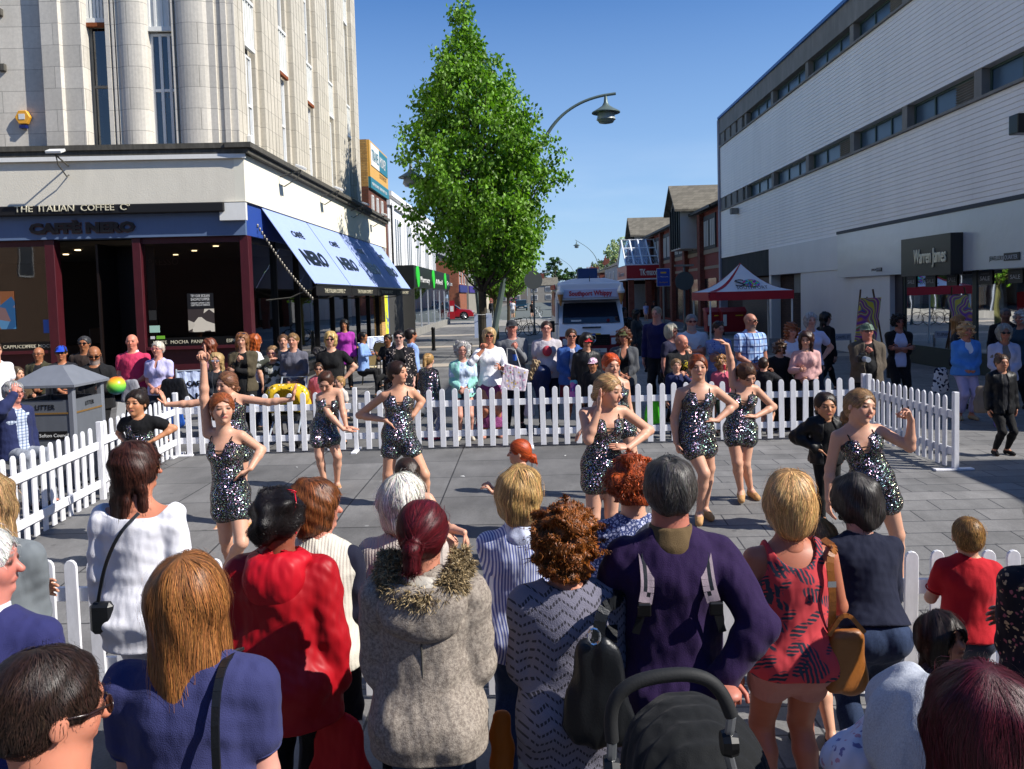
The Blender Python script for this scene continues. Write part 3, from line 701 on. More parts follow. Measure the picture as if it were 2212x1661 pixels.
        F = Field(vox*(.95 if D < 5 else 1)); w1_, w2_ = wob(o.get('wr', .0035), 20, NP+ti), wob(o.get('wr', .0035)*.3, 55, NP+ti+50); F.disp = lambda X_, Y_, Z_, a_=w1_, b_=w2_: a_(X_, Y_, Z_)+b_(X_*.7, Y_*.7, Z_)
        torso(F, c, 1+.0*c)
        if hem < .03: F.cap(pel, pel+_n(pel-wa)*(-hem+.02)*H if hem < 0 else pel, .096*H*w+c, .098*H*w+c*1.4, .05, cf, .8)
        for s in (1, -1):
            if slv: arm(F, s, c*.9+.002, slv)
        if ty == 'romper':
            for s in (1, -1): F.cap(hip[s], hip[s]+(kn[s]-hip[s])*.27, .058*H+.012, .062*H+.014, .03)
            for s in (1, -1): F.ell(sh[s]+sp*.012*H, np.array([.045, .06, .058])*H, .006, np.array([cl, cf, sp]), 1)
            F.ell(nb+cf*.03*H, np.array([.058, .06, .052])*H, .004, np.array([cl, cf, sp]), 1); F.ell(nb+cf*.065*H-sp*.03*H, np.array([.024, .05, .075])*H, .004, np.array([cl, cf, sp]), 1)
            F.ell(nb-cf*.05*H-sp*.02*H, np.array([.07, .05, .09])*H, .004, np.array([cl, cf, sp]), 1); F.half(nb-sp*.032*H, sp)
        elif ty == 'vest':
            for s in (1, -1): F.ell(sh[s]+cl*s*.012*H, np.array([.042, .08, .07])*H, .006, np.array([cl, cf, sp]), 1)
            F.ell(nb+sp*.02*H, np.array([.062, .1, .085])*H, .006, np.array([cl, cf, sp]), 1)
        if ty != 'romper':
            F.half(pel+sp*hem*H, -sp if ty != 'romper' else -up, .01)
            nk = o.get('neck', .05); F.ell(nb+sp*.022*H+cf*.012*H, np.array([nk*.95, nk, .038])*H, .006, np.array([cl, cf, sp]), 1)
            if o.get('vee'): F.ell(nb+cf*.075*H-sp*.03*H, np.array([.03*o['vee'], .05, .075*o['vee']])*H, .004, np.array([cl, cf, sp]), 1)
            if o.get('off'): F.ell(nb+sp*.03*H, np.array([.115, .1, .07])*H, .006, np.array([cl, cf, sp]), 1)
            if o.get('open'): F.ell((wa+chest)/2+cf*.11*H+sp*.0*H, np.array([.045*o['open'], .1, .3])*H, .01, np.array([cl, cf, sp]), 1)
        if 0 < slv < 1 and D < 5:
            for s in (1, -1):
                dd = _n(el[s]-sh[s]); q_ = sh[s]+(el[s]-sh[s])*slv+dd*(.027*H*wl+c*.9)*.62; u_ = _n(np.cross(dd, [0, 1., .3])); v_ = np.cross(dd, u_); r_ = (.0265*H*wl+c*1.17)*.80
                vv, qq = ntube([q_+(u_*math.cos(a)+v_*math.sin(a))*r_ for a in np.linspace(0, 6.283, 25)], [.0045]*25, 6); npmesh('sleeve_hem', vv-off, qq, m, root)
        nm = {'tee': 't_shirt', 'shirt': 'shirt', 'vest': 'vest_top', 'long': 'long_sleeved_top', 'jumper': 'jumper', 'jacket': 'jacket', 'coat': 'coat', 'romper': 'sequin_romper'}[ty]
        g = garment(o.get('name', nm), F, m)
        if ty == 'romper':
            pr = []
            for s in (1, -1):
                A = nb+cl*s*.056*H-sp*.04*H+cf*.050*H; B = nb+cl*s*.055*H+sp*.004*H; Cc = nb+cl*s*.05*H-sp*.07*H-cf*.055*H
                for q_ in (0, .012): pr.append(ntube([A, (A+B)/2+cf*.018*H, B+sp*.005*H, (B+Cc)/2-cf*.018*H+sp*.01*H, Cc], [.0045]*5, 5))
            for k_ in (.075, .092): pr.append(ntube([nb+cl*.03*H-sp*k_*H+cf*.07*H, nb-sp*(k_+.004)*H+cf*.078*H, nb-cl*.03*H-sp*k_*H+cf*.07*H], [.0035]*3, 5))
            vv, qq, _ = join(pr); npmesh('shoulder_straps', vv-off, qq, cloth('plain', '#101014'), root)
        if o.get('collar'):
            cm = cloth('plain', o['collar']); F = Field(vox); F.cap(nb-sp*.012*H-cf*.008*H, nb+sp*.03*H+cf*.0*H, .058*H, .047*H, .01, cf, .95); F.ell(nb+sp*.035*H+cf*.02*H, np.array([.037, .045, .05])*H, .004, np.array([cl, cf, sp]), 1)
            F.half(nb+sp*.034*H, sp); garment('collar', F, cm)
        if o.get('hood'):
            cm = cloth(*o['hood']) if isinstance(o['hood'], tuple) else cloth('plain', o['hood']); F = Field(vox)
            F.ell(nb-cf*.06*H-sp*.035*H, np.array([.085, .05, .075])*H, .03, np.array([cl, cf, sp])); F.ell(nb-cf*.02*H+sp*.012*H, np.array([.088, .07, .035])*H, .03, np.array([cl, cf, sp]))
            F.ell(nb+sp*.05*H+cf*.0*H, np.array([.06, .06, .06])*H, .01, np.array([cl, cf, sp]), 1); F.disp = wob(.006, 26, NP); garment('hood', F, cm)
    if shoes:
        F = Field(max(vox, .008)); 
        for s in (1, -1): F.cap(an[s]-up*.008*H, toe[s], .027*H, .022*H, .02); F.cap(an[s]-up*.01*H, an[s]-fw*.018*H-up*.022*H, .025*H, .025*H, .01)
        F.half(np.array([0, 0, z0+.002]), -up) if not sit else None; F.half((an[1]+an[-1])/2+up*.005*H, up) if abs(an[1][2]-an[-1][2]) < .05 else None
        garment('shoes', F, cloth('plain', shoes))
    # hair
    if hair and hair[0] not in ('bald', 'none'):
        st, hcol = hair[0], hair[1]; ln = hair[2] if len(hair) > 2 else 1.0; F = Field(max(.0045, vox*.75)); K_ = hh
        gap = {'short': .05, 'crop': .025, 'bob': .12, 'long': .12, 'pony': .045, 'bun': .05, 'curly': .12, 'braids': .035, 'updo': .07}[st]
        E3(F, (0, -.085, .12), (.36+gap, .425+gap*.9, .39+gap), .05)
        fl = 0
        if st in ('short', 'crop'):
            E3(F, (0, -.2, -.08), (.32+gap*.6, .3+gap*.4, .3), .1)
            F.half(P3(0, -.3, -.38), -hu+hf*.15, .02*hh)
        if st in ('bob', 'curly'):
            E3(F, (0, -.10, -.12), (.44, .42, .48), .12); E3(F, (0, -.2, -.3), (.36, .3, .34), .12) if st == 'bob' else None; F.half(P3(0, 0, -.66*ln), -hu, .04*hh)
        if st == 'long':
            E3(F, (0, -.12, -.1), (.40, .38, .5), .12)
            F.cap(P3(-.12, -.2, -.1), P3(-.17, -.38, -.1)-up*ln*hh*1.0, .3*hh, .19*hh, .12*hh, hf, .55); F.cap(P3(.12, -.2, -.1), P3(.17, -.38, -.1)-up*ln*hh*1.0, .3*hh, .19*hh, .12*hh, hf, .55)
            F.cap(P3(0, -.22, -.1), P3(0, -.4, -.12)-up*ln*hh*1.02, .33*hh, .2*hh, .12*hh)
            for s in (1, -1): F.cap(P3(s*.36, .0, .0), P3(s*.36, .06, 0)-up*ln*hh*.85, .13*hh, .09*hh, .1*hh)
        if st in ('pony', 'bun', 'braids', 'updo'):
            E3(F, (0, -.2, -.08), (.32, .31, .3), .1); F.half(P3(0, -.3, -.36), -hu+hf*.2, .02*hh)
        tie = P3(0, -.5, .1 if st == 'pony' else -.1)
        if st == 'pony':
            tie = P3(0, -.52, hair[4] if len(hair) > 4 else .05); e = tie-hf*.12*hh-up*ln*hh*.9
            F.cap(tie+hf*.08*hh, tie-hf*.1*hh-up*.1*hh, .08*hh, .12*hh, .04*hh); F.cap(tie-hf*.1*hh-up*.1*hh, (tie+e)/2-hf*.05*hh, .12*hh, .15*hh, .06*hh); F.cap((tie+e)/2-hf*.05*hh, e, .15*hh, .06*hh, .06*hh)
        if st == 'bun': tie = P3(0, -.42, .42 if ln >= 1 else .05); F.ell(tie-hf*.05*hh+hu*.02*hh, np.array([1, 1, 1])*.19*hh, .05*hh)
        if st == 'updo': tie = P3(0, -.5, -.1); F.ell(tie, np.array([.24, .16, .26])*hh, .05*hh, M3)
        if st == 'braids':
            E3(F, (.1, -.1, .18), (.26, .38, .36), .03); E3(F, (-.1, -.1, .18), (.26, .38, .36), .03)
            for s in ((1, -1) if ln > 0 else ()):
                p = P3(s*.2, -.42, -.25); q_ = P3(s*.34, -.05+.2*ln, -.75)-up*hh*.55*ln
                for i in range(9): t = i/8; F.ell(p+(q_-p)*t+hl*s*hh*.035*math.sin(i*3.1), np.array([1, 1, 1])*hh*(.085-.03*t), .03*hh)
        # face opening
        fo = .0 if st not in ('crop',) else .03
        E3(F, (0, .40, -.13+fo), (.30, .30, .43), .03, 1); E3(F, (0, .30, -.5), (.30, .36, .3), .03, 1)
        if st in ('short', 'crop', 'pony', 'bun', 'braids', 'updo'):
            for s in (1, -1): E3(F, (s*.4, .12, -.22), (.2, .2, .22), .03, 1)
        if bd == 'patch': E3(F, (0, -.28, .56), (.13, .15, .10), .03, 1)
        amp = {'curly': .022, 'updo': .012, 'bob': .006, 'long': .006}.get(st, .003)
        F.disp = wob(amp*hh/.22, 55 if st == 'curly' else 40, NP)
        F.run(); v, q = F.mesh(); pr = [(v, q, np.full((len(v), 3), .7))]
        n = int(11000*min(1, (2.8/D)**1.5)) if D < 9 else int(200*(9/D)); wd = max(.0012, .0006*D); crown = P3(0, -.2, .5)
        part = hair[5] if len(hair) > 5 else 0
        def df(P, ph, k):
            r = P-crown; r = r-hu*np.sum(r*hu, 1)[:, None]; rn = r/(np.linalg.norm(r, axis=1, keepdims=True)+1e-6)
            low = np.clip(np.sum((P-P3(0, 0, .1))*-hu, 1)/(.3*hh), -1, 1)[:, None]
            if st in ('pony', 'bun', 'updo', 'braids'):
                d = tie-P; dn = np.linalg.norm(d, axis=1, keepdims=True); base_ = d/(dn+1e-6); below = np.clip((np.sum((tie-P)*up, 1)-.02)/.02, 0, 1)[:, None]*(st == 'pony')
                near = np.clip((.16*hh*1.3-dn)/(.05*hh), 0, 1)*(st == 'pony')
                base_ = base_*(1-np.maximum(near, below))+(-up)*np.maximum(near, below)
                return base_+(rg.normal(size=P.shape)*.5 if st == 'updo' else 0)
            if st in ('short', 'crop'): return rn-hu*(.3+.7*np.clip(low+.4, 0, 1))-hf*.15
            if st == 'curly': return rn*.6-hu*.9+.95*np.stack([np.sin(P[:, 2]*70+P[:, 0]*40+ph), np.cos(P[:, 0]*80+ph), np.sin(P[:, 1]*60+P[:, 2]*50)], 1)
            return rn*np.clip(.6-low, 0, 1)-up*(1+np.clip(low, 0, 1))+.12*np.stack([np.sin(P[:, 2]*32+ph*.4), np.cos(P[:, 2]*27+ph*.4), 0*ph], 1)
        msk = (lambda V_: ((V_-hc)@hf < .33*hh)) if st in ('long', 'bob') else (lambda V_: np.ones(len(V_), bool))
        seg = {'long': .028, 'bob': .018, 'pony': .02, 'curly': .012, 'short': .009, 'crop': .005}.get(st, .014)*hh/.22
        pr.append(strands(F, n, 7, seg, df, wd*(1.7 if st == 'curly' else 1), .006 if st not in ('curly', 'updo') else .014, msk, rg, .38 if D < 5 else .3, .55 if st in ('long', 'bob', 'pony') else .15))
        if D < 6: pr.append(strands(F, n//30, 7, seg*.9, df, wd*.8, .022, msk, rg, .4, .6))
        vv, qq, cc = join(pr); npmesh('hair', vv-off, qq, hairmat(hcol), root, cols=cc)
    # worn accessories
    for a_ in acc:
        k_ = a_[0]; colr = a_[1]; pr = []
        if k_ in ('sunglasses', 'glasses', 'sunglasses_on_head'):
            uo, fo = (.03, .0) if k_ != 'sunglasses_on_head' else (.44, -.32)
            sc_ = 1.0 if k_ != 'sunglasses_on_head' else 1.1
            FR = (hl, hf, hu) if k_ != 'sunglasses_on_head' else (hl, _n(hf*.6+hu*.9), _n(hu*.6-hf*.9))
            def PG(l, f, u): return hc+(FR[0]*l*sc_+FR[1]*(f if k_ != 'sunglasses_on_head' else f-.38+.02)+FR[2]*u)*hh+(0 if k_ != 'sunglasses_on_head' else (hu*.46+hf*.12)*hh)
            fm = flatmat('spectacle_frame', colr, .25); g0 = []
            for s in (1, -1):
                c0 = PG(s*.15, .43, .02 if k_ != 'sunglasses_on_head' else 0)
                if k_ == 'glasses' or len(a_) > 2:
                    g0.append(ntube([c0+(FR[0]*math.cos(t)*.1+FR[2]*math.sin(t)*.07)*hh for t in np.linspace(0, 6.28, 13)], [.012*hh]*13, 5))
                else: g0.append(ellmesh(c0, (.115*hh, .018*hh, .078*hh), FR))
                g0.append(ntube([PG(s*.26, .40, .05), PG(s*.37, .2, .04), PG(s*.375, -.05, .03)], [.014*hh]*3, 5))
            g0.append(ntube([PG(-.06, .45, .04), PG(.06, .45, .04)], [.012*hh]*2, 5))
            vv, qq, _ = join(g0); npmesh('glasses' if k_ == 'glasses' else 'sunglasses', vv-off, qq, fm, root)
        elif k_ in ('cap', 'bucket'):
            F = Field(max(.005, vox*.7)); 
            if k_ == 'cap':
                E3(F, (0, -.07, .16), (.40, .47, .40), .03); F.half(P3(0, 0, .13), -hu, .01*hh)
                F.cap(P3(-.14, .42, .15), P3(.14, .42, .15), .2*hh, .2*hh, .02*hh, _n(hu+hf*.15), .14)
            else:
                E3(F, (0, -.05, .16), (.41, .46, .40), .03); F.half(P3(0, 0, .1), -hu, .01*hh); E3(F, (0, -.02, .1), (.62, .68, .055), .05)
            E3(F, (0, -.07, .05), (.36, .43, .36), .02, 1)
            F.run(); v, q = F.mesh(); npmesh('cap' if k_ == 'cap' else 'bucket_hat', v-off, q, cloth(*colr) if isinstance(colr, tuple) else cloth('plain', colr), root)
        elif k_ == 'hairband': pass
        elif k_ == 'logo':
            F = Field(.008); F.ell(chest+cf*(.085*H*w)+sp*(a_[2] if len(a_) > 2 else 0)*H, np.array([.045, .03, .05])*H, .01, np.array([cl, cf, sp])); F.run(); v, q = F.mesh(); npmesh('shirt_print', v-off, q, cloth(*colr), root)
        elif k_ == 'earrings':
            for s in (1, -1): pr.append(ellmesh(P3(s*.385, -.02, -.2), (.02*hh, .02*hh, .05*hh), (hl, hf, hu), 8, 5))
            vv, qq, _ = join(pr); npmesh('earrings', vv-off, qq, flatmat('bead', colr, .3), root)
    return dict(root=root, sh=sh, el=el, wr=wr, pel=pel, wa=wa, chest=chest, nb=nb, cl=cl, cf=cf, sp=sp, hc=hc, hh=hh, H=H, lf=lf, fw=fw, w=w, hl=hl, hf=hf, hu=hu, P3=P3, hd=hd, tie=None)
# ================================================================ THE SETTING
def gmat_paving():
    g = NG('paving_mat'); v = g.coord((1, 1, 1))
    br = g.n('TexBrick'); br.offset = 0.0; br.inputs['Scale'].default_value = 1; br.inputs['Brick Width'].default_value = .99; br.inputs['Row Height'].default_value = .99
    br.inputs['Mortar Size'].default_value = .008; br.inputs['Mortar Smooth'].default_value = .0; g.l(v, br.inputs['Vector'])
    br.inputs['Color1'].default_value = (.112, .110, .108, 1); br.inputs['Color2'].default_value = (.176, .172, .168, 1); br.inputs['Mortar'].default_value = (.03, .03, .032, 1)
    b2 = g.n('TexBrick'); b2.offset = .5; b2.inputs['Scale'].default_value = 1; b2.inputs['Brick Width'].default_value = .62; b2.inputs['Row Height'].default_value = .31
    b2.inputs['Mortar Size'].default_value = .007; b2.inputs['Color1'].default_value = (.155, .153, .15, 1); b2.inputs['Color2'].default_value = (.205, .2, .195, 1); b2.inputs['Mortar'].default_value = (.045, .045, .05, 1)
    g.l(v, b2.inputs['Vector'])
    sx = g.n('SeparateXYZ'); g.l(v, sx.inputs[0])
    band = g.math('GREATER_THAN', sx.outputs[0], .93); col = g.mix(band, br.outputs['Color'], b2.outputs['Color'])
    bd = g.math('MULTIPLY', g.math('GREATER_THAN', g.math('FRACT', g.math('MULTIPLY', g.math('ADD', sx.outputs[0], 60.0), 1/5.94)), .82), 1.0)
    n = g.noise(g.coord((1, 1, 1)), .9, 6, .65); n2 = g.noise(g.coord(), 60, 4, .7)
    col = g.mix(1., col, g.ramp(n, [(.3, .68), (.7, 1.18)]), 'MULTIPLY'); col = g.mix(1., col, g.ramp(g.noise(g.coord((1, .35, 1)), 3.1, 7, .75), [(.35, .82), (.6, 1.06)]), 'MULTIPLY'); col = g.mix(1., col, g.ramp(n2, [(.25, .8), (.75, 1.18)]), 'MULTIPLY')
    vo = g.n('TexVoronoi'); vo.inputs['Scale'].default_value = 2.3; g.l(v, vo.inputs['Vector']); sp = g.math('LESS_THAN', vo.outputs['Distance'], .035)
    col = g.mix(g.math('MULTIPLY', sp, .75), col, (.045, .045, .045))
    v3 = g.n('TexVoronoi'); v3.inputs['Scale'].default_value = 3.4; g.l(v, v3.inputs['Vector']); s3 = g.n('SeparateXYZ'); g.l(v3.outputs['Color'], s3.inputs[0]); k3 = g.math('MULTIPLY', g.math('LESS_THAN', v3.outputs['Distance'], .085), g.math('GREATER_THAN', s3.outputs[0], .35)); col = g.mix(g.math('MULTIPLY', k3, .55), col, g.mix(g.math('GREATER_THAN', s3.outputs[1], .3), (.3, .3, .29), (.06, .06, .06)))
    g.bump(g.math('ADD', n2, br.outputs['Fac']), .25, .004)
    return g.set(col, .72, 0, .35)
gp = MB().poly([(-1500, -60, -.3), (1500, -60, -.3), (1500, 5, -.3), (-1500, 5, -.3)]).poly([(-1500, 5, -.3), (1500, 5, -.3), (1500, 8.5, -.02), (-1500, 8.5, -.02)]).poly([(-1500, 8.5, -.02), (1500, 8.5, -.02), (1500, 2500, -.02), (-1500, 2500, -.02)]).build('ground', paint('ground_mat', '#6d6d68', .9, vs=.05))
tag(gp, 'flat grey ground stretching away under the whole town centre', 'ground', kind='structure')
pv = MB().poly([(-30, -12, -.22), (30, -12, -.22), (30, 5, -.22), (-30, 5, -.22)]).poly([(-30, 5, -.22), (30, 5, -.22), (30, 8.5, 0), (-30, 8.5, 0)]).poly([(-30, 8.5, 0), (30, 8.5, 0), (30, 60, 0), (-30, 60, 0)]).build('plaza_paving', gmat_paving()); tag(pv, kind='structure')
rd = MB().poly([(-40, 74, .0), (60, 74, .0), (60, 96, 0), (13, 96, 0), (13, 400, 0), (-5, 400, 0), (-5, 96, 0), (-40, 96, 0)]).build('road', paint('asphalt', '#5c625f', .85, var=.12, vs=.4, bs=90)); tag(rd, kind='structure')
pm = MB().poly([(-30, 60, .004), (30, 60, .004), (30, 74, .004), (-30, 74, .004)]).build('far_pavement', paint('pale_paving', '#8f8b84', .85, var=.1, vs=.8)); tag(pm, kind='structure')
wp = paint('road_paint', '#d8d8d4', .7)
mk = MB()
for i in range(9): mk.box(1.2, 1.35, 80+i*7, 83+i*7, .004, .008)
for i in range(7): mk.box(-3+i*1.2, -2.4+i*1.2, 75, 75.4, .004, .008)
tag(mk.build('road_markings', wp), kind='structure')
# band of pale paving crossing the plaza
for i, (y0, y1, c) in enumerate(((26, 27.2, '#a3998c'), (36, 37.2, '#a3998c'), (46.5, 48, '#a3998c'))):
    tag(MB().poly([(-6.3, y0, .004), (10.6, y0, .004), (10.6, y1, .004), (-6.3, y1, .004)]).build('paving_band', paint('band', c, .85)), kind='structure')
# ---------------------------------------------------------------- left corner building with the cafe
XL, YL = -6.46, 18.7; TH = R(4.0); c4, s4 = math.cos(TH), math.sin(TH)
def FX(p):  # (u left of the corner, d out towards the street, z) on the front facade
    u, d, z = p; return (XL-u*c4+d*s4, YL-u*s4-d*c4, z)
def SX(p):  # (u away along the side street facade, d out, z)
    u, d, z = p; return (XL+d, YL+u, z)
def tr(mb, f): mb.v = [f(p) for p in mb.v]; return mb
def fu(x): # picture column -> u on the front facade
    d = ray(x, 500.); t = None
    # intersect with the facade plane
    n = np.array([s4, -c4, 0]); p0 = np.array([XL, YL, 0]); t = ((p0-CAM)@n)/(d@n); P = CAM+d*t
    return float((P-p0)@np.array([-c4, -s4, 0]))
def fz(x, y):
    d = ray(x, y); n = np.array([s4, -c4, 0]); p0 = np.array([XL, YL, 0]); t = ((p0-CAM)@n)/(d@n); return float((CAM+d*t)[2])
def stonemat(name, col, bw=.95, bh=.47, joint=.5, var=.07):
    g = NG(name); v = g.coord(); sx = g.n('SeparateXYZ'); g.l(v, sx.inputs[0]); cb = g.n('CombineXYZ')
    g.l(g.math('SUBTRACT', sx.outputs[0], sx.outputs[1]), cb.inputs[0]); g.l(sx.outputs[2], cb.inputs[1])
    br = g.n('TexBrick'); br.inputs['Scale'].default_value = 1; br.inputs['Brick Width'].default_value = bw; br.inputs['Row Height'].default_value = bh
    br.inputs['Mortar Size'].default_value = .006; c = C_(col)
    br.inputs['Color1'].default_value = (*[x*(1-var) for x in c], 1); br.inputs['Color2'].default_value = (*[min(1, x*(1+var)) for x in c], 1); br.inputs['Mortar'].default_value = (*[x*joint for x in c], 1)
    g.l(cb.outputs[0], br.inputs['Vector'])
    st = g.ramp(g.noise(g.coord((1, 1, .12)), 2.6, 7, .7), [(.35, 1.05), (.65, .9), (.85, .74)]); col_ = g.mix(1., br.outputs['Color'], st, 'MULTIPLY')
    col_ = g.mix(1., col_, g.ramp(g.noise(v, 14, 5, .7), [(.3, .9), (.7, 1.08)]), 'MULTIPLY')
    g.bump(g.noise(v, 60, 4), .25, .01); return g.set(col_, .8, 0, .3)
def brickmat(name, c1, c2, mort, bw=.225, bh=.075):
    g = NG(name); v = g.coord(); sx = g.n('SeparateXYZ'); g.l(v, sx.inputs[0]); cb = g.n('CombineXYZ')
    g.l(g.math('SUBTRACT', sx.outputs[0], sx.outputs[1]), cb.inputs[0]); g.l(sx.outputs[2], cb.inputs[1])
    br = g.n('TexBrick'); br.inputs['Scale'].default_value = 1; br.inputs['Brick Width'].default_value = bw; br.inputs['Row Height'].default_value = bh
    br.inputs['Mortar Size'].default_value = .009; br.inputs['Color1'].default_value = (*C_(c1), 1); br.inputs['Color2'].default_value = (*C_(c2), 1); br.inputs['Mortar'].default_value = (*C_(mort), 1)
    g.l(cb.outputs[0], br.inputs['Vector']); k = g.mix(1., br.outputs['Color'], g.ramp(g.noise(v, 1.3, 6, .7), [(.3, .75), (.7, 1.15)]), 'MULTIPLY')
    g.bump(br.outputs['Fac'], -.4, .006); return g.set(k, .85, 0, .25)
M_stone = stonemat('cream_stone', '#c6c0b4'); M_stone_side = stonemat('cream_stone_side', '#beb7a8', bw=.7)
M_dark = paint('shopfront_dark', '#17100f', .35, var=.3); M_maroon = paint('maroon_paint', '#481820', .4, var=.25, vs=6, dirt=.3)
M_cream = paint('cream_render', '#d8d2c2', .8, var=.05, vs=2, bs=35, bd=.01, dirt=.12); M_ledge = paint('weathered_ledge', '#5d5a52', .9, var=.4, vs=4, bs=30, dirt=.8)
M_blue = paint('pale_blue_board', '#5c6f8e', .55, var=.08, vs=3, dirt=.1); M_white = paint('white_paint', '#dcdcd8', .45, var=.05, vs=5, dirt=.12); M_black = paint('black_paint', '#0c0c0d', .35, var=.3)
GL_cafe = glassmat('cafe_glass', (.75, .78, .76), 1.0, .8); GL_win = glassmat('window_glass', (.5, .55, .6), 1.6, .55)
M_rust = paint('rust', '#7a3f1c', .9, var=.5, vs=20)
bl = thing('corner_building', 'tall cream stone corner building with fluted piers above a cafe', 'building', (XL, YL, 0))
def LB(name, mb, m, par=None, **k):
    o = mb.build(name, m, par or bl, **k); o.location = (-XL, -YL, 0) if (par is None) else o.location; return o
def add(par, name, mb, m, org=None, **k):
    """mesh given in world coordinates, parented to par standing at org"""
    o = mb.build(name, m, par, **k)
    q = par; off = Vector((0, 0, 0))
    while q is not None: off += q.location; q = q.parent
    o.location = -off; return o
ZL = 5.64; ZT = 17.0
zl0, zl1 = fz(530, 335), fz(530, 312)
Z_led0, Z_led1 = zl0, zl1; Z_cr0 = fz(530, 437); Z_bk0 = fz(300, 464); Z_bl0 = fz(500, 509)
def prof(pts, z0, z1, f, back=-.6):
    mb = MB(); P = [(u, d, z0) for u, d in pts]+[(pts[-1][0], back, z0), (pts[0][0], back, z0)]
    mb.prism(P, (0, 0, z1-z0)); return tr(mb, f)
def bulge(a, b, d0, d1, n=9): return [(a+(b-a)*i/n, d0+(d1-d0)*math.sin(math.pi*i/n)**.6) for i in range(n+1)]
W1, W2 = (fu(254), fu(211)), (fu(402), fu(341))   # window openings in u
# piers between the windows, fluted
a, b = -.02, W2[0]
add(bl, 'fluted_pier', prof([(a, 0), (.14, 0), (.14, .06), (.26, .06), (.26, .02), (.40, .02), (.40, .1), (.5, .1)]+bulge(.55, 1.22, .1, .2)+[(1.24, .1), (1.26, .03), (1.30, .03), (1.30, .09), (1.34, .09), (1.34, .03), (b, .03)], Z_led1, ZT, FX), M_stone)
a, b = W2[1], W1[0]
add(bl, 'fluted_pier', prof([(a, .03)]+bulge(a+.03, a+.62, .08, .19)+[(a+.66, .1), (a+.66, .03), (a+.70, .03), (a+.70, .09), (a+.75, .09), (a+.75, .02), (a+.8, .02), (a+.8, .09), (b, .09)], Z_led1, ZT, FX), M_stone)
a = W1[1]
add(bl, 'wall', prof([(a, .05), (a+.04, .2), (a+.46, .16), (a+.5, .24), (a+.9, .2), (a+.94, 0), (14, 0)], Z_led1, ZT, FX), M_stone)
# side facade: bays of 2.75 m with deep narrow windows
NB = 5; BW = 2.75
for i in range(NB+1):
    u0 = -.0 if i == 0 else .95+(i-1)*BW+.75; u1 = .95+i*BW if i < NB else 14.1
    p = [(u0, 0 if i == 0 else -.28)]
    if i: p += [(u0+.12, -.28), (u0+.12, -.12), (u0+.3, -.12), (u0+.3, .02)]
    m0 = u0+(.3 if i else .05)
    while m0+.30 < u1-.3: p += [(m0+.02, .02), (m0+.22, .02), (m0+.22, -.05), (m0+.26, -.05), (m0+.26, .02)]; m0 += .28
    p += [(u1-.3, .02), (u1-.3, -.12), (u1-.12, -.12), (u1-.12, -.28), (u1, -.28)]
    add(bl, 'fluted_pier', prof(p, Z_led1, ZT, SX, -.6), M_stone_side)
M_span = paint('white_spandrel', '#e2e2dc', .4, var=.04, vs=6, dirt=.25)
def window(par, f, u0, u1, z0, z1, cols, rows, d=-.16, fm=M_white, glass=GL_win, ft=.06, nm='window'):
    w = MB(); w.box(u0, u1, d-.03, d+.03, z0, z0+ft); w.box(u0, u1, d-.03, d+.03, z1-ft, z1)
    for k in range(cols+1): x = u0+(u1-u0-ft)*k/cols; w.box(x, x+ft, d-.028, d+.034, z0+ft, z1-ft)
    for k in range(1, rows): z = z0+(z1-z0)*k/rows; w.box(u0+ft, u1-ft, d-.025, d+.028, z-ft/2, z+ft/2)
    o = add(par, nm, tr(w, f), fm)
    g = MB().poly([(u0+.01, d, z0+.01), (u1-.01, d, z0+.01), (u1-.01, d, z1-.01), (u0+.01, d, z1-.01)]); add(o, 'pane', tr(g, f), glass); return o
zt1, zt2 = fz(240, 50), fz(370, 68)
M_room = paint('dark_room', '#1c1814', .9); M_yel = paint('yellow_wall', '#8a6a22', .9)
def spandrel(f, u0, u1, z0, z1, d=-.06, n=4, rust=False):
    w = MB(); w.box(u0, u1, d-.04, d, z0, z1); w.box(u0, u1, d, d+.05, z0, z0+.1); w.box(u0, u1, d, d+.05, z1-.08, z1)
    for k in range(n+1): x = u0+(u1-u0-.05)*k/n; w.box(x, x+.05, d, d+.03, z0+.1, z1-.08)
    o = add(bl, 'spandrel', tr(w, f), M_span)
    if rust: add(o, 'rusty_edge', tr(MB().box(u0, u1, d-.02, d+.07, z0-.09, z0-.002), f), M_rust)
window(bl, FX, W1[0], W1[1], Z_led1, zt1, 1, 2, fm=paint('dirty_frame', '#8b867a', .7, dirt=.5)); spandrel(FX, W1[0], W1[1], zt1+.02, zt1+1.4, n=5, rust=True)
window(bl, FX, W2[0], W2[1], Z_led1, zt2, 3, 2); spandrel(FX, W2[0], W2[1], zt2+.02, zt2+1.3, n=4)
window(bl, FX, W1[0], W1[1], zt1+1.45, ZT, 1, 3); window(bl, FX, W2[0], W2[1], zt2+1.35, ZT, 3, 3)
for i in range(NB):
    u0 = .95+i*BW; u1 = u0+.75; za = 8.2+.15*(i % 2)
    window(bl, SX, u0, u1, Z_led1, za, 2, 2, d=-.22); spandrel(SX, u0, u1, za+.1, za+1.3, d=-.12, rust=i in (1, 2)); window(bl, SX, u0, u1, za+1.35, za+4.2, 2, 3, d=-.22); spandrel(SX, u0, u1, za+4.3, za+5.3, d=-.12)
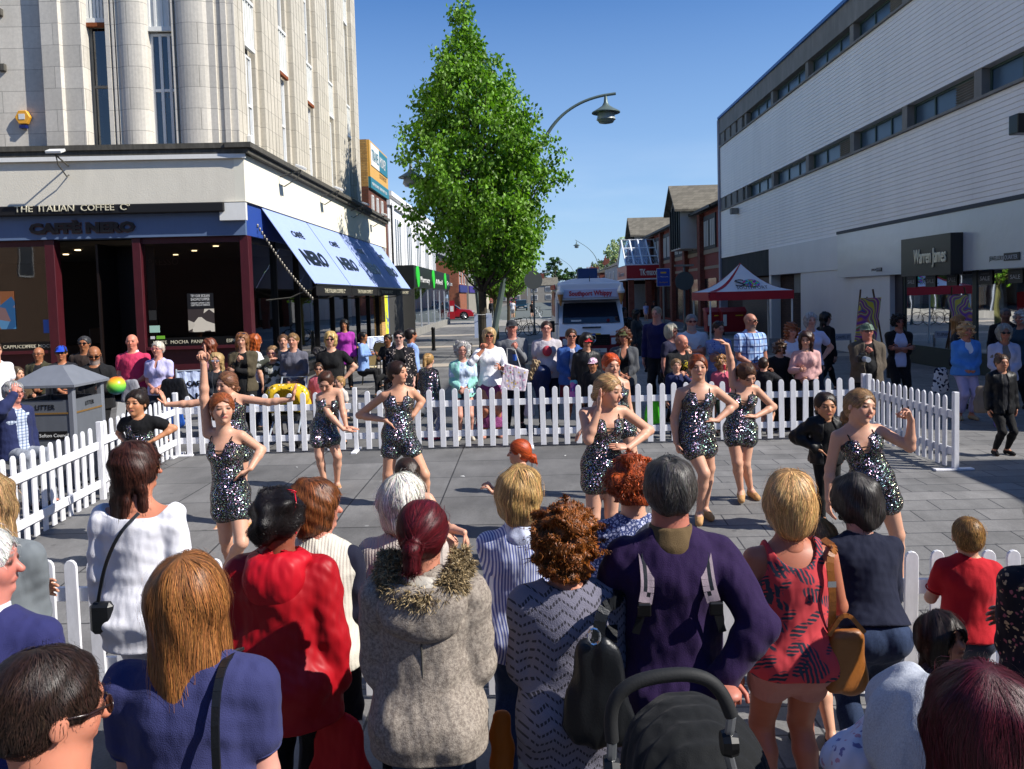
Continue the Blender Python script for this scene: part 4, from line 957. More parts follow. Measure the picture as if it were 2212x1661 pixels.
# room behind the upper windows: floor, ceiling, walls, two pendant lamps
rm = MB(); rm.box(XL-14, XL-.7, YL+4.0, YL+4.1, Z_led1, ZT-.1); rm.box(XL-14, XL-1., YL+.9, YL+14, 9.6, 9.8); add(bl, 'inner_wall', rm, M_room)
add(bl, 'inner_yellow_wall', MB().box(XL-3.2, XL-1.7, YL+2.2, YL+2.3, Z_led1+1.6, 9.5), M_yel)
for x, y in ((236, 195), (363, 225)):
    p = atY(x, y, YL+.9); add(bl, 'pendant_lamp', MB().lathe([(.04, 0), (.06, .02), (.06, .2), (.015, .22), (.008, 1.1)][0:5], tuple(p+np.array([0, 0, -.12])), 12).lathe([(.16, 0), (.1, .26), (.04, .3)], tuple(p+np.array([0, 0, -.16])), 14), paint('lampshade', '#d8d4c8', .6))
# body, roof
add(bl, 'core_wall', MB().box(XL-14.5, XL-.62, YL+14.1-.3, YL+14.1, 0, ZT), M_stone_side)
add(bl, 'roof', tr(MB().box(-.1, 14.2, -.4, .1, ZT+.004, ZT+.6), SX), M_stone)
# ledge, fascia
lg = MB(); lg.box(-.3, 14, -.2, .3, Z_led0+.12, Z_led1-.004); lg.box(-.22, 14, -.2, .26, Z_led0, Z_led0+.12); add(bl, 'ledge', tr(lg, FX), M_ledge)
lg = MB(); lg.box(-.35, 18.3, -.2, .38, Z_led0+.12, Z_led1-.008); lg.box(-.28, 18.3, -.2, .3, Z_led0, Z_led0+.12); add(bl, 'ledge', tr(lg, SX), M_ledge)
add(bl, 'gutter_line', tr(MB().box(-.2, 14, .2, .26, Z_led0-.1, Z_led0-.004), FX), M_white)
add(bl, 'fascia', tr(MB().box(-.12, 14, -.3, .18, Z_cr0, Z_led0-.004), FX), M_cream); add(bl, 'fascia', tr(MB().box(-.185, 18.3, -.28, .16, Z_cr0+.003, Z_led0-.006), SX), paint('pale_cream_render', '#e4dfcc', .8, var=.05, vs=2, bs=35, dirt=.05))
add(bl, 'blue_signboard', tr(MB().box(-.1, 14, -.25, .13, Z_bl0, Z_cr0-.008), FX), M_blue)
add(bl, 'blue_signboard', tr(MB().box(-.1, 17.3, -.25, .1, Z_bl0+.003, Z_cr0-.006), SX), paint('deep_blue_board', '#2a4690', .5))
add(bl, 'awning_cassette', tr(MB().box(fu(495), 14, .13, .34, Z_bk0, Z_cr0-.02), FX), paint('black_canvas', '#121214', .6), bevel=.02)
add(bl, 'corner_block', tr(MB().box(-.16, .42, .13, .27, Z_cr0-.42, Z_cr0-.03), FX), M_white)
Mt = Matrix(((-1, 0, 0, 0), (0, 1, 0, 0), (0, 0, 1, 0), (0, 0, 0, 1)))
def sign(par, body, size, m, P, facing, ext=.012, w=None, bold=0, spacing=1, align='LEFT', nm='lettering', tilt=None, shear=0, sy=1):
    """text standing upright at world point P, read from direction 'facing' (angle, 0 = read from -Y), scaled to width w"""
    cu = bpy.data.curves.new('t', 'FONT'); cu.body = body; cu.size = size; cu.extrude = ext; cu.align_x = 'LEFT'; cu.offset = bold; cu.space_character = spacing; cu.resolution_u = 2; cu.shear = shear
    t = bpy.data.objects.new('t', cu); COL.objects.link(t); bpy.context.view_layer.update(); me = bpy.data.meshes.new_from_object(t)
    bpy.data.objects.remove(t); xs = [v.co.x for v in me.vertices]; x0, x1 = min(xs), max(xs); k = (w/(x1-x0)) if w else 1
    me.transform(Matrix.Translation((-x0, 0, 0))); me.transform(Matrix.Diagonal((k, sy, 1, 1)))
    if align == 'CENTER': me.transform(Matrix.Translation((-(x1-x0)*k/2, 0, 0)))
    if tilt is None: me.transform(Matrix.Rotation(math.pi/2, 4, 'X')); me.transform(Matrix.Rotation(R(facing), 4, 'Z'))
    else: me.transform(tilt)
    me.materials.clear(); me.materials.append(m); o = bpy.data.objects.new(nm, me); link(o, par)
    q = par; off = Vector((0, 0, 0))
    while q is not None: off += q.location; q = q.parent
    o.location = Vector(P)-off; return o
M_let = paint('cream_letters', '#cfc8ae', .6); M_blk = flatmat('black_letters', '#08080a', .4)
ua, ub = fu(53), fu(297)
sign(bl, 'THE  ITALIAN  COFFEE  C\u00ba', .2, M_let, FX((ua, .35, fz(100, 461))), math.degrees(TH), w=ua-ub)
ua, ub = fu(70), fu(299)
edge = sign(bl, 'CAFF\u00c8 NERO', .29, paint('letter_edge', '#6b4a4a', .5), FX((ua, .14, fz(180, 503))), math.degrees(TH), w=ua-ub, bold=.028, ext=.01)
sign(bl, 'CAFF\u00c8 NERO', .29, M_blk, FX((ua-.02, .165, fz(180, 503))), math.degrees(TH), w=(ua-ub)*.99, bold=.016, ext=.02)
# shopfront: posts, sill, glass, interior
zs = fz(250, 752)
cf_ = MB()
for a, b in ((537, 518), (304, 286), (118, 97)):
    add(bl, 'maroon_post', tr(MB().box(fu(a), fu(b), -.22, .08, 0, Z_bl0-.004), FX), M_maroon, bevel=.01)
add(bl, 'maroon_post', tr(MB().box(7.6, 7.85, -.22, .08, 0, Z_bl0-.004), FX), M_maroon, bevel=.01)
def shopwin(u0, u1, f=FX, zs_=None, nm='shop_window'):
    z = zs_ if zs_ is not None else zs; w = MB(); w.box(u0, u1, -.14, .05, z-.07, z); w.box(u0, u1, -.12, .0, Z_bl0-.14, Z_bl0-.006); w.box(u0, u1, -.1, .0, .004, .14)
    o = add(bl, nm, tr(w, f), M_maroon if f is FX else M_black)
    add(o, 'stall_riser', tr(MB().box(u0, u1, -.15, -.1, .14, z-.07), f), M_maroon if f is FX else M_black)
    add(o, 'pane', tr(MB().poly([(u0, -.05, z), (u1, -.05, z), (u1, -.05, Z_bl0-.14), (u0, -.05, Z_bl0-.14)]), f), GL_cafe)
    return o
ws = shopwin(fu(518), fu(304)); shopwin(fu(97), 7.6); shopwin(7.85, 13)
M_sill = flatmat('black_sill_band', '#0a0a0a', .3)
for a, b, tx in ((518, 306, (('MOCHA', 368), ('PANINI', 413), ('ESPRESSO', 490), ('LATTE', 330))), (96, -40, (('LATTE', 44), ('MOCHA', 79), ('CAPPUCCINO', 2)))):
    add(bl, 'window_band', tr(MB().box(fu(a), fu(b), -.045, -.04, zs+.003, zs+.2), FX), M_sill)
    for t_, x in tx: sign(bl, t_, .11, M_let, FX((fu(x)+.13, -.035, zs+.06)), math.degrees(TH), ext=.002)
# interior
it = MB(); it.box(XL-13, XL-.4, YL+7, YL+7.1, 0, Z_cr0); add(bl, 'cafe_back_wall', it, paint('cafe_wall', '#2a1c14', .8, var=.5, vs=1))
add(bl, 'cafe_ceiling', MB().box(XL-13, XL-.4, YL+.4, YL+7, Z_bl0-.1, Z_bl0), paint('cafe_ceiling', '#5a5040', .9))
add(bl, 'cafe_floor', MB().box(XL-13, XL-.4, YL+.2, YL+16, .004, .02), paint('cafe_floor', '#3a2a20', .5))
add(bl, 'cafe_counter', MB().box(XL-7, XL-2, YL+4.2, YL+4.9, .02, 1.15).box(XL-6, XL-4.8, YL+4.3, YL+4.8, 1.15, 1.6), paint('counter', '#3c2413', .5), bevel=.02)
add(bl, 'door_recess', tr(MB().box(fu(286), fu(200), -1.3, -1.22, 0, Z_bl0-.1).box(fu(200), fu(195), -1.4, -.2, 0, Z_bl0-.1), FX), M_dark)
sign(bl, 'ESPRESSO', .22, paint('dim_letters', '#4a4038', .8), FX((fu(252), -1.2, fz(240, 570))), math.degrees(TH), ext=.003)
dl = emit('downlight', '#ffe2b0', 2.5)
for i in range(7): add(bl, 'downlight', MB().lathe([(.07, 0), (.07, .02)], (XL-1.2-i*1.15, YL+1.5+(i % 3)*1.5, Z_bl0-.13), 10), dl)
# posters on the glass
def poster(x0, x1, y0, y1, m, d=-.035, nm='poster'):
    return add(bl, nm, tr(MB().box(fu(x1), fu(x0), d, d+.008, fz(x0, y1), fz(x0, y0)), FX), m)
def grad_poster(c1, c2, c3):
    g = NG('poster_print'); v = g.coord((1, 1, 1)); vo = g.n('TexVoronoi'); vo.inputs['Scale'].default_value = 4.5; g.l(v, vo.inputs['Vector'])
    sp = g.n('SeparateXYZ'); g.l(vo.outputs['Color'], sp.inputs[0]); return g.set(g.ramp(sp.outputs[0], [(.45, C_(c1)), (.55, C_(c2)), (.8, C_(c3))]), .4)
poster(396, 453, 634, 668, flatmat('poster_black', '#141416', .4)); poster(396, 453, 668.4, 718, grad_poster('#3a3230', '#8d7f70', '#cfc6b4'))
for k, (t_, s_) in enumerate((('TRY OUR SICILIAN', .09), ('SHOWSTOPPER', .09), ('CREAMY LEMON CURD', .055), ('CRISPY PIECES OF MERINGUE', .055))):
    x0, x1 = (404, 445); sign(bl, t_, s_, M_white, FX((fu(x0), -.022, fz(404, (642.5, 650, 657, 661.5)[k]))), math.degrees(TH), w=fu(x0)-fu(x1), ext=.001)
poster(-20, 20, 630, 712, grad_poster('#20507a', '#3f7fa8', '#7a4a2a')); poster(80, 101, 691, 720, flatmat('blue_notice', '#2a5cae', .4))
poster(311, 327, 671, 692, flatmat('menu_frame', '#20201e', .5)); poster(311, 333, 704, 719, flatmat('pale_green_notice', '#9fc4b4', .5)); poster(325, 343, 726, 733, flatmat('green_sticker', '#6fae2e', .5)); poster(312, 321, 727, 733, flatmat('white_sticker', '#c8c8c8', .5))
# side street glazing under the awnings
for i in range(8):
    u0 = .3+i*2.05; shopwin(u0, u0+2.0, SX, .45, 'side_window'); add(bl, 'mullion', tr(MB().box(u0+2.0, u0+2.05+.02, -.16, .03, 0, Z_bl0-.004), SX), M_black)
add(bl, 'brick_pier', tr(MB().box(16.75, 17.6, -.3, .12, 0, Z_bl0), SX), brickmat('buff_brick', '#b48a4c', '#c79b5a', '#8a7a60'))
add(bl, 'blue_door', tr(MB().box(17.7, 19.0, -.2, .05, 0, 2.7), SX), flatmat('blue_gloss', '#1d4fae', .35)); add(bl, 'yellow_notice', tr(MB().box(17.95, 18.75, .055, .065, .3, 2.4), SX), grad_poster('#d8e020', '#2a4a9a', '#d8e020'))
add(bl, 'dark_side_panel', tr(MB().box(19.1, 25, -.35, -.2, 0, 2.9), SX), paint('charcoal_panel', '#3a3a38', .8))
# floodlights, alarm boxes, brackets on the facade
def flood(par_label, P, n_dir):
    t = thing('floodlight', par_label, 'floodlight', P); nx, ny = n_dir
    a = MB(); a.boxc((nx*.55, ny*.55, .18), (.34, .22, .06), rz=math.atan2(ny, nx)+math.pi/2, rx=.35); a.build('lamp_head', M_white, t, bevel=.01)
    MB().tube([(0, 0, -.25), (nx*.1, ny*.1, -.3), (nx*.45, ny*.45, -.1), (nx*.55, ny*.55, .12)], .015, 6).tube([(0, 0, -.05), (nx*.55, ny*.55, .1)], .018, 6).build('bracket', M_ledge, t)
flood('white floodlight on a bracket above the cafe name sign', Vector(FX((fu(165), .2, Z_led0-.15))), (s4, -c4))
for u, lb in ((2.4, 'white floodlight on the side ledge nearest the corner'), (6.6, 'rusty floodlight bracket on the side ledge above the second awning'), (10.8, 'floodlight bracket on the side ledge above the third awning'), (14.6, 'floodlight bracket on the far end of the side ledge')):
    flood(lb, Vector(SX((u, .2, Z_led0-.1))), (1, 0))
al = thing('alarm_box', 'yellow hexagonal burglar alarm box on the stone wall', 'alarm', Vector(FX((fu(69), .0, fz(69, 255)))))
hx = [(.17*math.cos(k*math.pi/3), 0, .17*math.sin(k*math.pi/3)) for k in range(6)]; MB().prism(hx, (s4*.12, -c4*.12, 0)).build('case', flatmat('alarm_yellow', '#e0a030', .5), al, bevel=.01)
MB().box(-.07, .07, -.128, -.124, -.05, .07).build('label_plate', M_white, al); MB().box(-.07, .07, -.12, -.01, -.24, -.17).build('strobe', flatmat('strobe_blue', '#15205a', .3), al)
a2 = thing('alarm_box', 'small white alarm box on the fluted side facade', 'alarm', Vector(SX((.6, .02, fz(533, 295))))); MB().box(0, .12, -.1, .1, -.14, .14).build('case', M_white, a2, bevel=.02)
for y in (28, 147):
    b_ = thing('cable_bracket', 'rusty cable bracket on the stone wall, %s of the pair at far left' % ('upper' if y < 90 else 'lower'), 'bracket', Vector(FX((fu(30), .0, fz(30, y)))), 'cable brackets on the wall')
    MB().box(-.07, .07, -.1, 0, -.08, .08).build('clamp', M_ledge, b_, bevel=.01); MB().tube([(0, -.06, 0), (-.5, -.1, .18), (-1.2, -.1, .42)], .018, 6).build('rod', M_rust, b_)
# ---------------------------------------------------------------- awnings over the side windows
M_awn = paint('awning_canvas', '#93a5d6', .75, var=.04, vs=2); M_under = paint('awning_valance', '#101012', .7)
zt_ = float(atX(564, 449, XL)[2])
for i, (y0, y1) in enumerate(((19.75, 23.7), (23.78, 27.75), (27.83, 31.8), (31.88, 35.9))):
    aw = thing('awning', 'pale blue cafe awning with black lettering, %s from the street corner' % ('first', 'second', 'third', 'fourth')[i], 'awning', (XL+.1, y0, 0), 'cafe awnings along the side street')
    X0, X1, z1, z0 = 0.0, 1.26, zt_, 2.60; w = y1-y0
    g = MB(); g.prism([(X0, 0, z1), (X1, 0, z0), (X1, 0, z0-.02), (X0, 0, z1-.02)], (0, w, 0)); g.build('canopy', M_awn, aw)
    n_ = 9; v = MB()
    v.box(X1-.006, X1+.006, .0, w, z0-.27, z0-.022); v.build('valance', M_under, aw)
    MB().tube([(X1, 0, z0), (X1, w, z0)], .03, 8).build('front_rail', M_black, aw); MB().box(X0-.12, X0+.02, 0, w, z1-.02, z1+.16).build('cassette', M_black, aw)
    for q_ in (.12, w-.12): MB().tube([(.0, q_, z0-.35), (.6, q_, z0-.3), (X1, q_, z0-.03)], .018, 6).build('folding_arm', M_ledge, aw)
    # text lies on the sloping canvas: x axis runs along +Y, up axis runs up the slope
    sl_v = Vector((X0-X1, 0, z1-z0)); L = sl_v.length; upv = sl_v.normalized(); xv = Vector((0, 1, 0)); nv = xv.cross(upv)
    Mx = Matrix(((xv.x, upv.x, nv.x, 0), (xv.y, upv.y, nv.y, 0), (xv.z, upv.z, nv.z, 0), (0, 0, 0, 1)))
    pt = lambda t, y: Vector((X1, 0, z0))+sl_v*t+Vector((0, y, 0))+nv*.012+Vector(aw.location)
    sign(aw, 'CAFF\u00c8', .26, M_blk, pt(.66, w*.30), 0, w=1.1, tilt=Mx, ext=.002, bold=.008); sign(aw, 'NERO', .62, M_blk, pt(.28, w*.18), 0, w=2.3, tilt=Mx, ext=.002, bold=.03)
    Mv = Matrix(((0, 0, 1, 0), (1, 0, 0, 0), (0, 1, 0, 0), (0, 0, 0, 1))); sign(aw, 'THE ITALIAN COFFEE C\u00ba', .15, M_let, Vector((X1+.012, w*.2, z0-.2))+Vector(aw.location), 0, w=w*.6, tilt=Mv, ext=.001)
    if i == 0:
        pass
ch = thing('awning_chain', 'steel chain hanging from the wall to the first awning', 'chain', (XL+.12, 19.4, zt_-.5)); cm = MB()
for k in range(26):
    t = k/25; p = (1.15*t, .3*t, -1.75*t-.12*math.sin(math.pi*t)); cm.lathe([(.012, -.045), (.026, -.02), (.026, .02), (.012, .045)], p, 5)
cm.build('links', paint('chain_steel', '#8f8a80', .5, 1), ch)
# ---------------------------------------------------------------- right-hand white clad building
XR = 10.8
def zR(x, y): return float(atX(x, y, XR)[2])
def yR(x): return float(atX(x, 600, XR)[1])
br_ = thing('clad_building', 'long three storey white clad building with two bands of windows', 'building', (XR, 19, 0))
YA, YB = 11.0, yR(1560)
zr, za0, za1, zb0, zb1, zc = zR(1558, 250.7), zR(1562.4, 284.7), zR(1562.4, 314.3), zR(1562.4, 426), zR(1562.4, 455.6), 3.95
M_clad = NG('white_cladding')
def _cl():
    g = M_clad; v = g.coord(); st = g.ramp(g.noise(g.coord((1, .5, .08)), 1.7, 7, .75), [(.38, 1.02), (.68, .92), (.9, .74)])
    c = g.mix(1., (.86, .82, .76), st, 'MULTIPLY'); rs = g.ramp(g.noise(g.coord((1, 1, .6)), 3.5, 8, .8), [(.62, 0.), (.78, .5)]); c = g.mix(rs, c, (.30, .22, .15))
    g.set(c, .55, 0, .4); return g.m
M_clad = _cl(); M_conc = paint('grey_concrete', '#8d8b85', .9, var=.15, vs=1.2, bs=30, dirt=.5); M_frameg = paint('green_grey_frame', '#3f5650', .5, dirt=.3)
def cladding(z0, z1, y0, y1, name='cladding'):
    n = max(3, int(round((z1-z0)/.13))); mb = MB(); P = []
    for k in range(n):
        a = z0+(z1-z0)*k/n; b = z0+(z1-z0)*(k+1)/n; P += [(XR-.012, y0, a), (XR-.030, y0, a+.006), (XR-.02, y0, b-.003), (XR+.01, y0, b-.002)]
    P += [(XR+.3, y0, z1), (XR+.3, y0, z0)]; mb.prism(P, (0, y1-y0, 0)); return add(br_, name, mb, M_clad)
cladding(zc, zb1, YA, YB); cladding(zb0, za1, YA, YB)
add(br_, 'parapet', MB().box(XR-.05, XR+.4, YA, YB, za0, zr-.12), M_conc)
add(br_, 'roof_edge', MB().box(XR-.14, XR+.5, YA-.1, YB+.1, zr-.12, zr), paint('blue_roof_trim', '#3d6aa6', .5))
add(br_, 'end_pier', MB().box(XR-.1, XR+.4, YB-.001, YB+.35, 0, zr-.125), paint('lilac_grey_pier', '#8d8a93', .8))
add(br_, 'core_wall', MB().box(XR+.8, XR+14, YA, YB, 0, zr-.2), M_conc)
M_room2 = paint('dim_office', '#23262a', .9)
GL_blue = paint('frosted_office_glass', '#3f5468', .3, var=.35, vs=.7, spec=.35)
posts = [1614, 1671, 1745.5, 1841.5, 1954, 2110]; py_ = [yR(x) for x in posts]; py_ += [py_[-1]-4.2, py_[-1]-8.4]
for bi, (z0, z1) in enumerate(((zb1, zb0), (za1, za0))):
    add(br_, 'sill', MB().box(XR-.1, XR+.3, YA, YB, z0+.003, z0+.07), M_conc)
    for k, yp in enumerate(py_):
        add(br_, 'pier', MB().box(XR-.0, XR+.35, yp-.16, yp+.16, z0+.073, z1-.003), M_conc)
        if k == 0: continue
        y0, y1 = yp+.16, py_[k-1]-.16; lou = (bi == 0 and k in (3, 5)) or (bi == 1 and k in (4,))
        n = 3; st = y0
        w = MB(); zz0, zz1 = z0+.075, z1-.005; w.box(XR+.2, XR+.27, y0, y1, zz0, zz0+.07); w.box(XR+.2, XR+.27, y0, y1, zz1-.06, zz1)
        for q in range(n+1): yy = y0+(y1-y0-.06)*q/n; w.box(XR+.202, XR+.272, yy, yy+.06, zz0+.07, zz1-.06)
        o = add(br_, 'window', w, M_frameg)
        if lou:
            lv = MB(); 
            for q in range(8): zq = zz0+.1+(zz1-zz0-.2)*q/7; lv.boxc((XR+.2, y0+.06+(y1-y0)/6, zq), (.09, (y1-y0)/3-.08, .015), ry=.6)
            add(o, 'louvre', lv, M_conc)
            y0 = y0+(y1-y0)/3
        for q in range(3 if not lou else 2):
            m_ = 3 if not lou else 2; a = y0+(y1-y0)*q/m_+.03; b = y0+(y1-y0)*(q+1)/m_-.02
            add(o, 'pane', MB().poly([(XR+.24, a, zz0+.07), (XR+.24, b, zz0+.07), (XR+.24, b, zz1-.06), (XR+.24, a, zz1-.06)]), GL_blue)
            if (k+q+bi) % 3: add(o, 'blind', MB().box(XR+.42, XR+.43, a, b, zz0+.07+.3*((k*q) % 3)/3, zz1-.02), paint('pale_blind', '#7f8a94', .9, var=.2))
    for q in range(4):
        yy = py_[0]+.3+q*(YB-py_[0]-.3)/4; add(br_, 'narrow_window', MB().box(XR+.15, XR+.2, yy, yy+.35, z0+.08, z1-.01), M_frameg); add(br_, 'pier', MB().box(XR+.0, XR+.22, yy+.36, yy+(YB-py_[0]-.3)/4-.02, z0+.08, z1-.008), M_conc)
add(br_, 'inner_wall', MB().box(XR+.6, XR+.7, YA, YB, 3.9, zr-.3), M_room2)
# ground floor
yA = yR(1668); yB_ = yR(1735); yC = yR(1856); yD = yR(1937); yS = yR(1830)
M_panel = paint('white_panel', '#cacbcd', .35, var=.05, vs=.8, bs=1.2, bd=.02, bstr=.3, dirt=.1); M_alu = paint('brushed_fascia', '#b4bcc6', .28, var=.06, vs=.7, bs=.9, bd=.05, bstr=.4, metal=.35)
add(br_, 'dark_concrete_band', MB().box(XR+.0, XR+.4, yA, YB, 2.8, zc-.004), paint('black_stained_concrete', '#3a3a37', .9, var=.4, vs=1.5, dirt=.7))
add(br_, 'fascia_panel', MB().box(XR-.14, XR+.3, yS+.003, yA, 2.78, zc-.01), M_panel); add(br_, 'shop_fascia', MB().box(XR-.32, XR+.3, YA, yS, 2.5, zc-.006), M_alu)
add(br_, 'drip_strip', MB().box(XR-.36, XR+.1, YA, yS, zc-.004, zc+.09), flatmat('dark_strip', '#2c3038', .6))
add(br_, 'brick_wall', MB().box(XR+.3, XR+.5, yB_, YB, 0, 2.8), brickmat('dark_brick', '#3a2a26', '#4a352e', '#2a2522'))
sh_ = MB(); n = 34
for k in range(n): z = .02+2.7*k/n; sh_.box(XR+.2, XR+.24+.03*(k % 2), yA+.1, YB-3.5, z, z+2.7/n-.002)
add(br_, 'roller_shutter', sh_, paint('dark_shutter', '#3b3532', .6)); add(br_, 'column', MB().box(XR-.1, XR+.3, yA-.2, yA+.12, 0, 2.78), M_panel)
add(br_, 'louvre_panel', MB().box(XR+.1, XR+.2, yB_+.5, yB_+1.4, 2.0, 2.75), M_conc)
add(br_, 'panel_wall', MB().box(XR-.1, XR+.3, yC+.01, yB_, 0, 2.776), M_panel); add(br_, 'panel_wall', MB().box(XR-.2, XR+.3, yD, yC-.01, 0, 2.496), M_panel)
# jeweller's window
yW = [yR(1957), yR(2103), yR(2112), YA]
w = MB(); w.box(XR-.02, XR+.06, yW[1], yW[0], .45, .52); w.box(XR-.02, XR+.06, YA, yW[0], .0, .449); w.box(XR-.03, XR+.05, yW[2], yW[1], .45, 2.5); w.box(XR-.03, XR+.05, yW[0], yW[0]+.1, .0, 2.498); w.box(XR-.02, XR+.06, YA, yW[2], .45, .52)
fr = add(br_, 'shop_window', w, paint('black_window_frame', '#26312f', .4)); GL_shop = glassmat('shop_glass', (.8, .85, .85), .9, .85)
add(fr, 'pane', MB().poly([(XR, yW[1], .52), (XR, yW[0], .52), (XR, yW[0], 2.5), (XR, yW[1], 2.5)]), GL_shop); add(fr, 'pane', MB().poly([(XR, YA, .52), (XR, yW[2], .52), (XR, yW[2], 2.5), (XR, YA, 2.5)]), GL_shop)
add(br_, 'dark_reveal', MB().box(XR-.05, XR+.3, yW[0]+.1, yD, 0, 2.495), paint('dark_reveal', '#2b2832', .5))
add(br_, 'shop_back_wall', MB().box(XR+2.6, XR+2.7, YA, yW[0], .0, 2.9), paint('shop_wall', '#4a2f2c', .8, var=.5, vs=.7)); add(br_, 'shop_ceiling', MB().box(XR+.1, XR+2.6, YA, yW[0], 2.62, 2.7), paint('shop_ceiling', '#77756f', .8))
dk = MB(); n = 0
for k in range(5):
    y = yW[0]-.5-k*.62; add(br_, 'display_cabinet', MB().box(XR+.25, XR+.65, y-.42, y, .05, .95).box(XR+.22, XR+.68, y-.45, y+.03, .95, 1.0), paint('cabinet', '#8f959c', .5, var=.3, vs=4), bevel=.01)
    add(br_, 'glass_case', MB().box(XR+.3, XR+.6, y-.38, y-.04, 1.0, 1.32), glassmat('case_glass', (.9, .95, .95), 1.2))
add(br_, 'poster', MB().box(XR+1.6, XR+1.62, yW[2]-1.6, yW[2]-.9, .9, 2.2), flatmat('red_poster', '#b3262c', .5)); add(br_, 'lit_panel', MB().box(XR+2.5, XR+2.58, yW[0]-1.6, yW[0]-.9, 1.2, 2.0), paint('pale_panel', '#9a958c', .6))
M_sign = paint('charcoal_sign', '#2b2a27', .35, var=.1)
ya, yb = yR(1947.6), yR(2055); zs0, zs1 = zR(1947.6, 591), zR(1947.6, 526)
sg = add(br_, 'shop_sign', MB().box(XR-.62, XR-.32, float(atX(2055, 520, XR-.6)[1]), float(atX(1948, 520, XR-.6)[1]), 2.42, 3.42), M_sign)
P0 = atX(1956, 575, XR-.64); sign(sg, 'Warren James', .52, paint('gold_letters', '#efe6c4', .5), (XR-.64, float(atX(1974, 560, XR-.64)[1]), 2.74), -90, w=float(atX(1974, 560, XR-.64)[1]-atX(2043, 560, XR-.64)[1]), ext=.012, bold=.004)
for i, (x0, x1, y0, y1) in enumerate(((1959, 1979, 594, 621), (2000, 2021, 592, 620), (2046, 2068, 588, 617), (2114, 2144, 585, 615), (2179, 2210, 581, 612))):
    a, b = float(atX(x0, y0, XR-.02)[1]), float(atX(x1, y0, XR-.02)[1]); z1, z0 = float(atX(x0, y0, XR-.02)[2]), float(atX(x0, y1, XR-.02)[2])
    o = add(br_, 'sale_sign', MB().box(XR-.03, XR-.02, b, a, z0, z1), flatmat('black_card', '#16181c', .4)); sign(o, 'SALE', (z1-z0)*.42, flatmat('silver_print', '#a9adb2', .5), (XR-.034, a-(a-b)*.15, z0+(z1-z0)*.3), -90, w=(a-b)*.7, ext=.001)
    sign(o, 'CLEARANCE', (z1-z0)*.13, flatmat('dim_print', '#6a6e74', .5), (XR-.034, a-(a-b)*.18, z0+(z1-z0)*.72), -90, w=(a-b)*.6, ext=.001)
for x0, x1, z, hh_ in ((2136, 2202, 2.66, .17), (1882, 1904, 2.62, .11)):
    a, b = float(atX(x0, 560, XR-.34)[1]), float(atX(x1, 560, XR-.34)[1]); o = add(br_, 'name_plate', MB().box(XR-.34, XR-.325, b, a-(a-b)*.5, z, z+hh_), flatmat('black_card', '#16181c', .4))
    sign(o, 'JEWELLERY', hh_*.8, flatmat('black_card', '#16181c', .4), (XR-.335, a, z+.03), -90, w=(a-b)*.48, ext=.002); sign(o, 'QUARTER', hh_*.8, flatmat('silver_print', '#a9adb2', .5), (XR-.345, a-(a-b)*.53, z+.03), -90, w=(a-b)*.42, ext=.002)
for y, lb, z in ((yR(1597), 'small lamp on the far end of the white cladding', zR(1597, 455)),):
    t = thing('wall_lamp', lb, 'lamp', (XR-.05, y, z)); MB().box(-.35, 0, -.2, .2, -.15, .15).build('case', M_conc, t, bevel=.04)
t = thing('lantern', 'black box lantern hanging from the white cladding at far right', 'lamp', (XR-.05, float(atX(2212, 268, XR-.45)[1]), float(atX(2212, 268, XR-.45)[2]))); MB().box(-.62, -.3, -.17, .17, -.2, .2).build('case', M_black, t, bevel=.03); MB().box(-.5, 0, -.03, .03, .17, .22).build('bracket', M_black, t)
# unseen low building out of the picture, placed to cast the plaza shadow
lb_ = thing('unseen_building', 'unseen flat roofed low white building right of the plaza, placed for its shadow', 'building', (XR, 0, 0))
MB().box(-.2, 9, -12, 8.2, 0, 4.75).build('wall', M_panel, lb_); MB().box(-.4, 9.2, -12.2, 8.4, 4.75, 5.0).build('roof', M_conc, lb_); 
for k in range(4): MB().box(-.24, -.2, -10+k*4, -7+k*4, .5, 2.6).build('window', M_black, lb_)
# ---------------------------------------------------------------- brick shopping centre with gables beyond
bc = thing('brick_shopping_centre', 'red brick shopping centre with slate gables and timber panelled windows', 'building', (XR, YB, 0))
M_rb = brickmat('red_brick', '#6b2f24', '#7d3a2c', '#6a5a50'); M_terra = paint('terracotta_render', '#7a3a30', .85, var=.1, vs=2); M_slate = stonemat('slate', '#6c675c', .35, .18, .5, .2); M_tim = flatmat('black_timber', '#101213', .6); M_wht = paint('cream_panel', '#b9b7b0', .7)
YE = 82
add(bc, 'wall', MB().box(XR, XR+6, YB+.36, YE, 0, 6.9), M_terra); add(bc, 'roof', MB().prism([(XR-.5, YB+.36, 7.0), (XR+5, YB+.36, 9.6), (XR+5, YB+.36, 9.4), (XR-.5, YB+.36, 6.85)], (0, YE-YB, 0)), M_slate)
add(bc, 'gutter', MB().box(XR-.6, XR-.5, YB+.36, YE, 6.82, 6.98), M_tim); add(bc, 'stone_band', MB().box(XR-.04, XR, YB+.36, YE, 3.45, 3.62).box(XR-.06, XR, YB+.36, YE, 4.35, 4.6), paint('stone_band', '#8a7a66', .8))
for k in range(7):
    y = YB+1.2+k*4.9
    if y < YE-2: add(bc, 'brick_pier', MB().box(XR-.3, XR, y+3.2, y+3.9, 0, 6.8), M_rb); 
    wm = MB(); wm.box(XR-.08, XR, y, y+3, 4.62, 6.6); o = add(bc, 'window', wm, M_tim)
    for q in range(7): add(o, 'panel', MB().box(XR-.1, XR-.082, y+.12+q*.42, y+.36+q*.42, 4.8, 6.3), M_wht) if q != 3 else None
    add(bc, 'shop_front', MB().box(XR-.05, XR, y, y+3.0, .2, 2.9), paint('dark_glass', '#1c2226', .15)); 
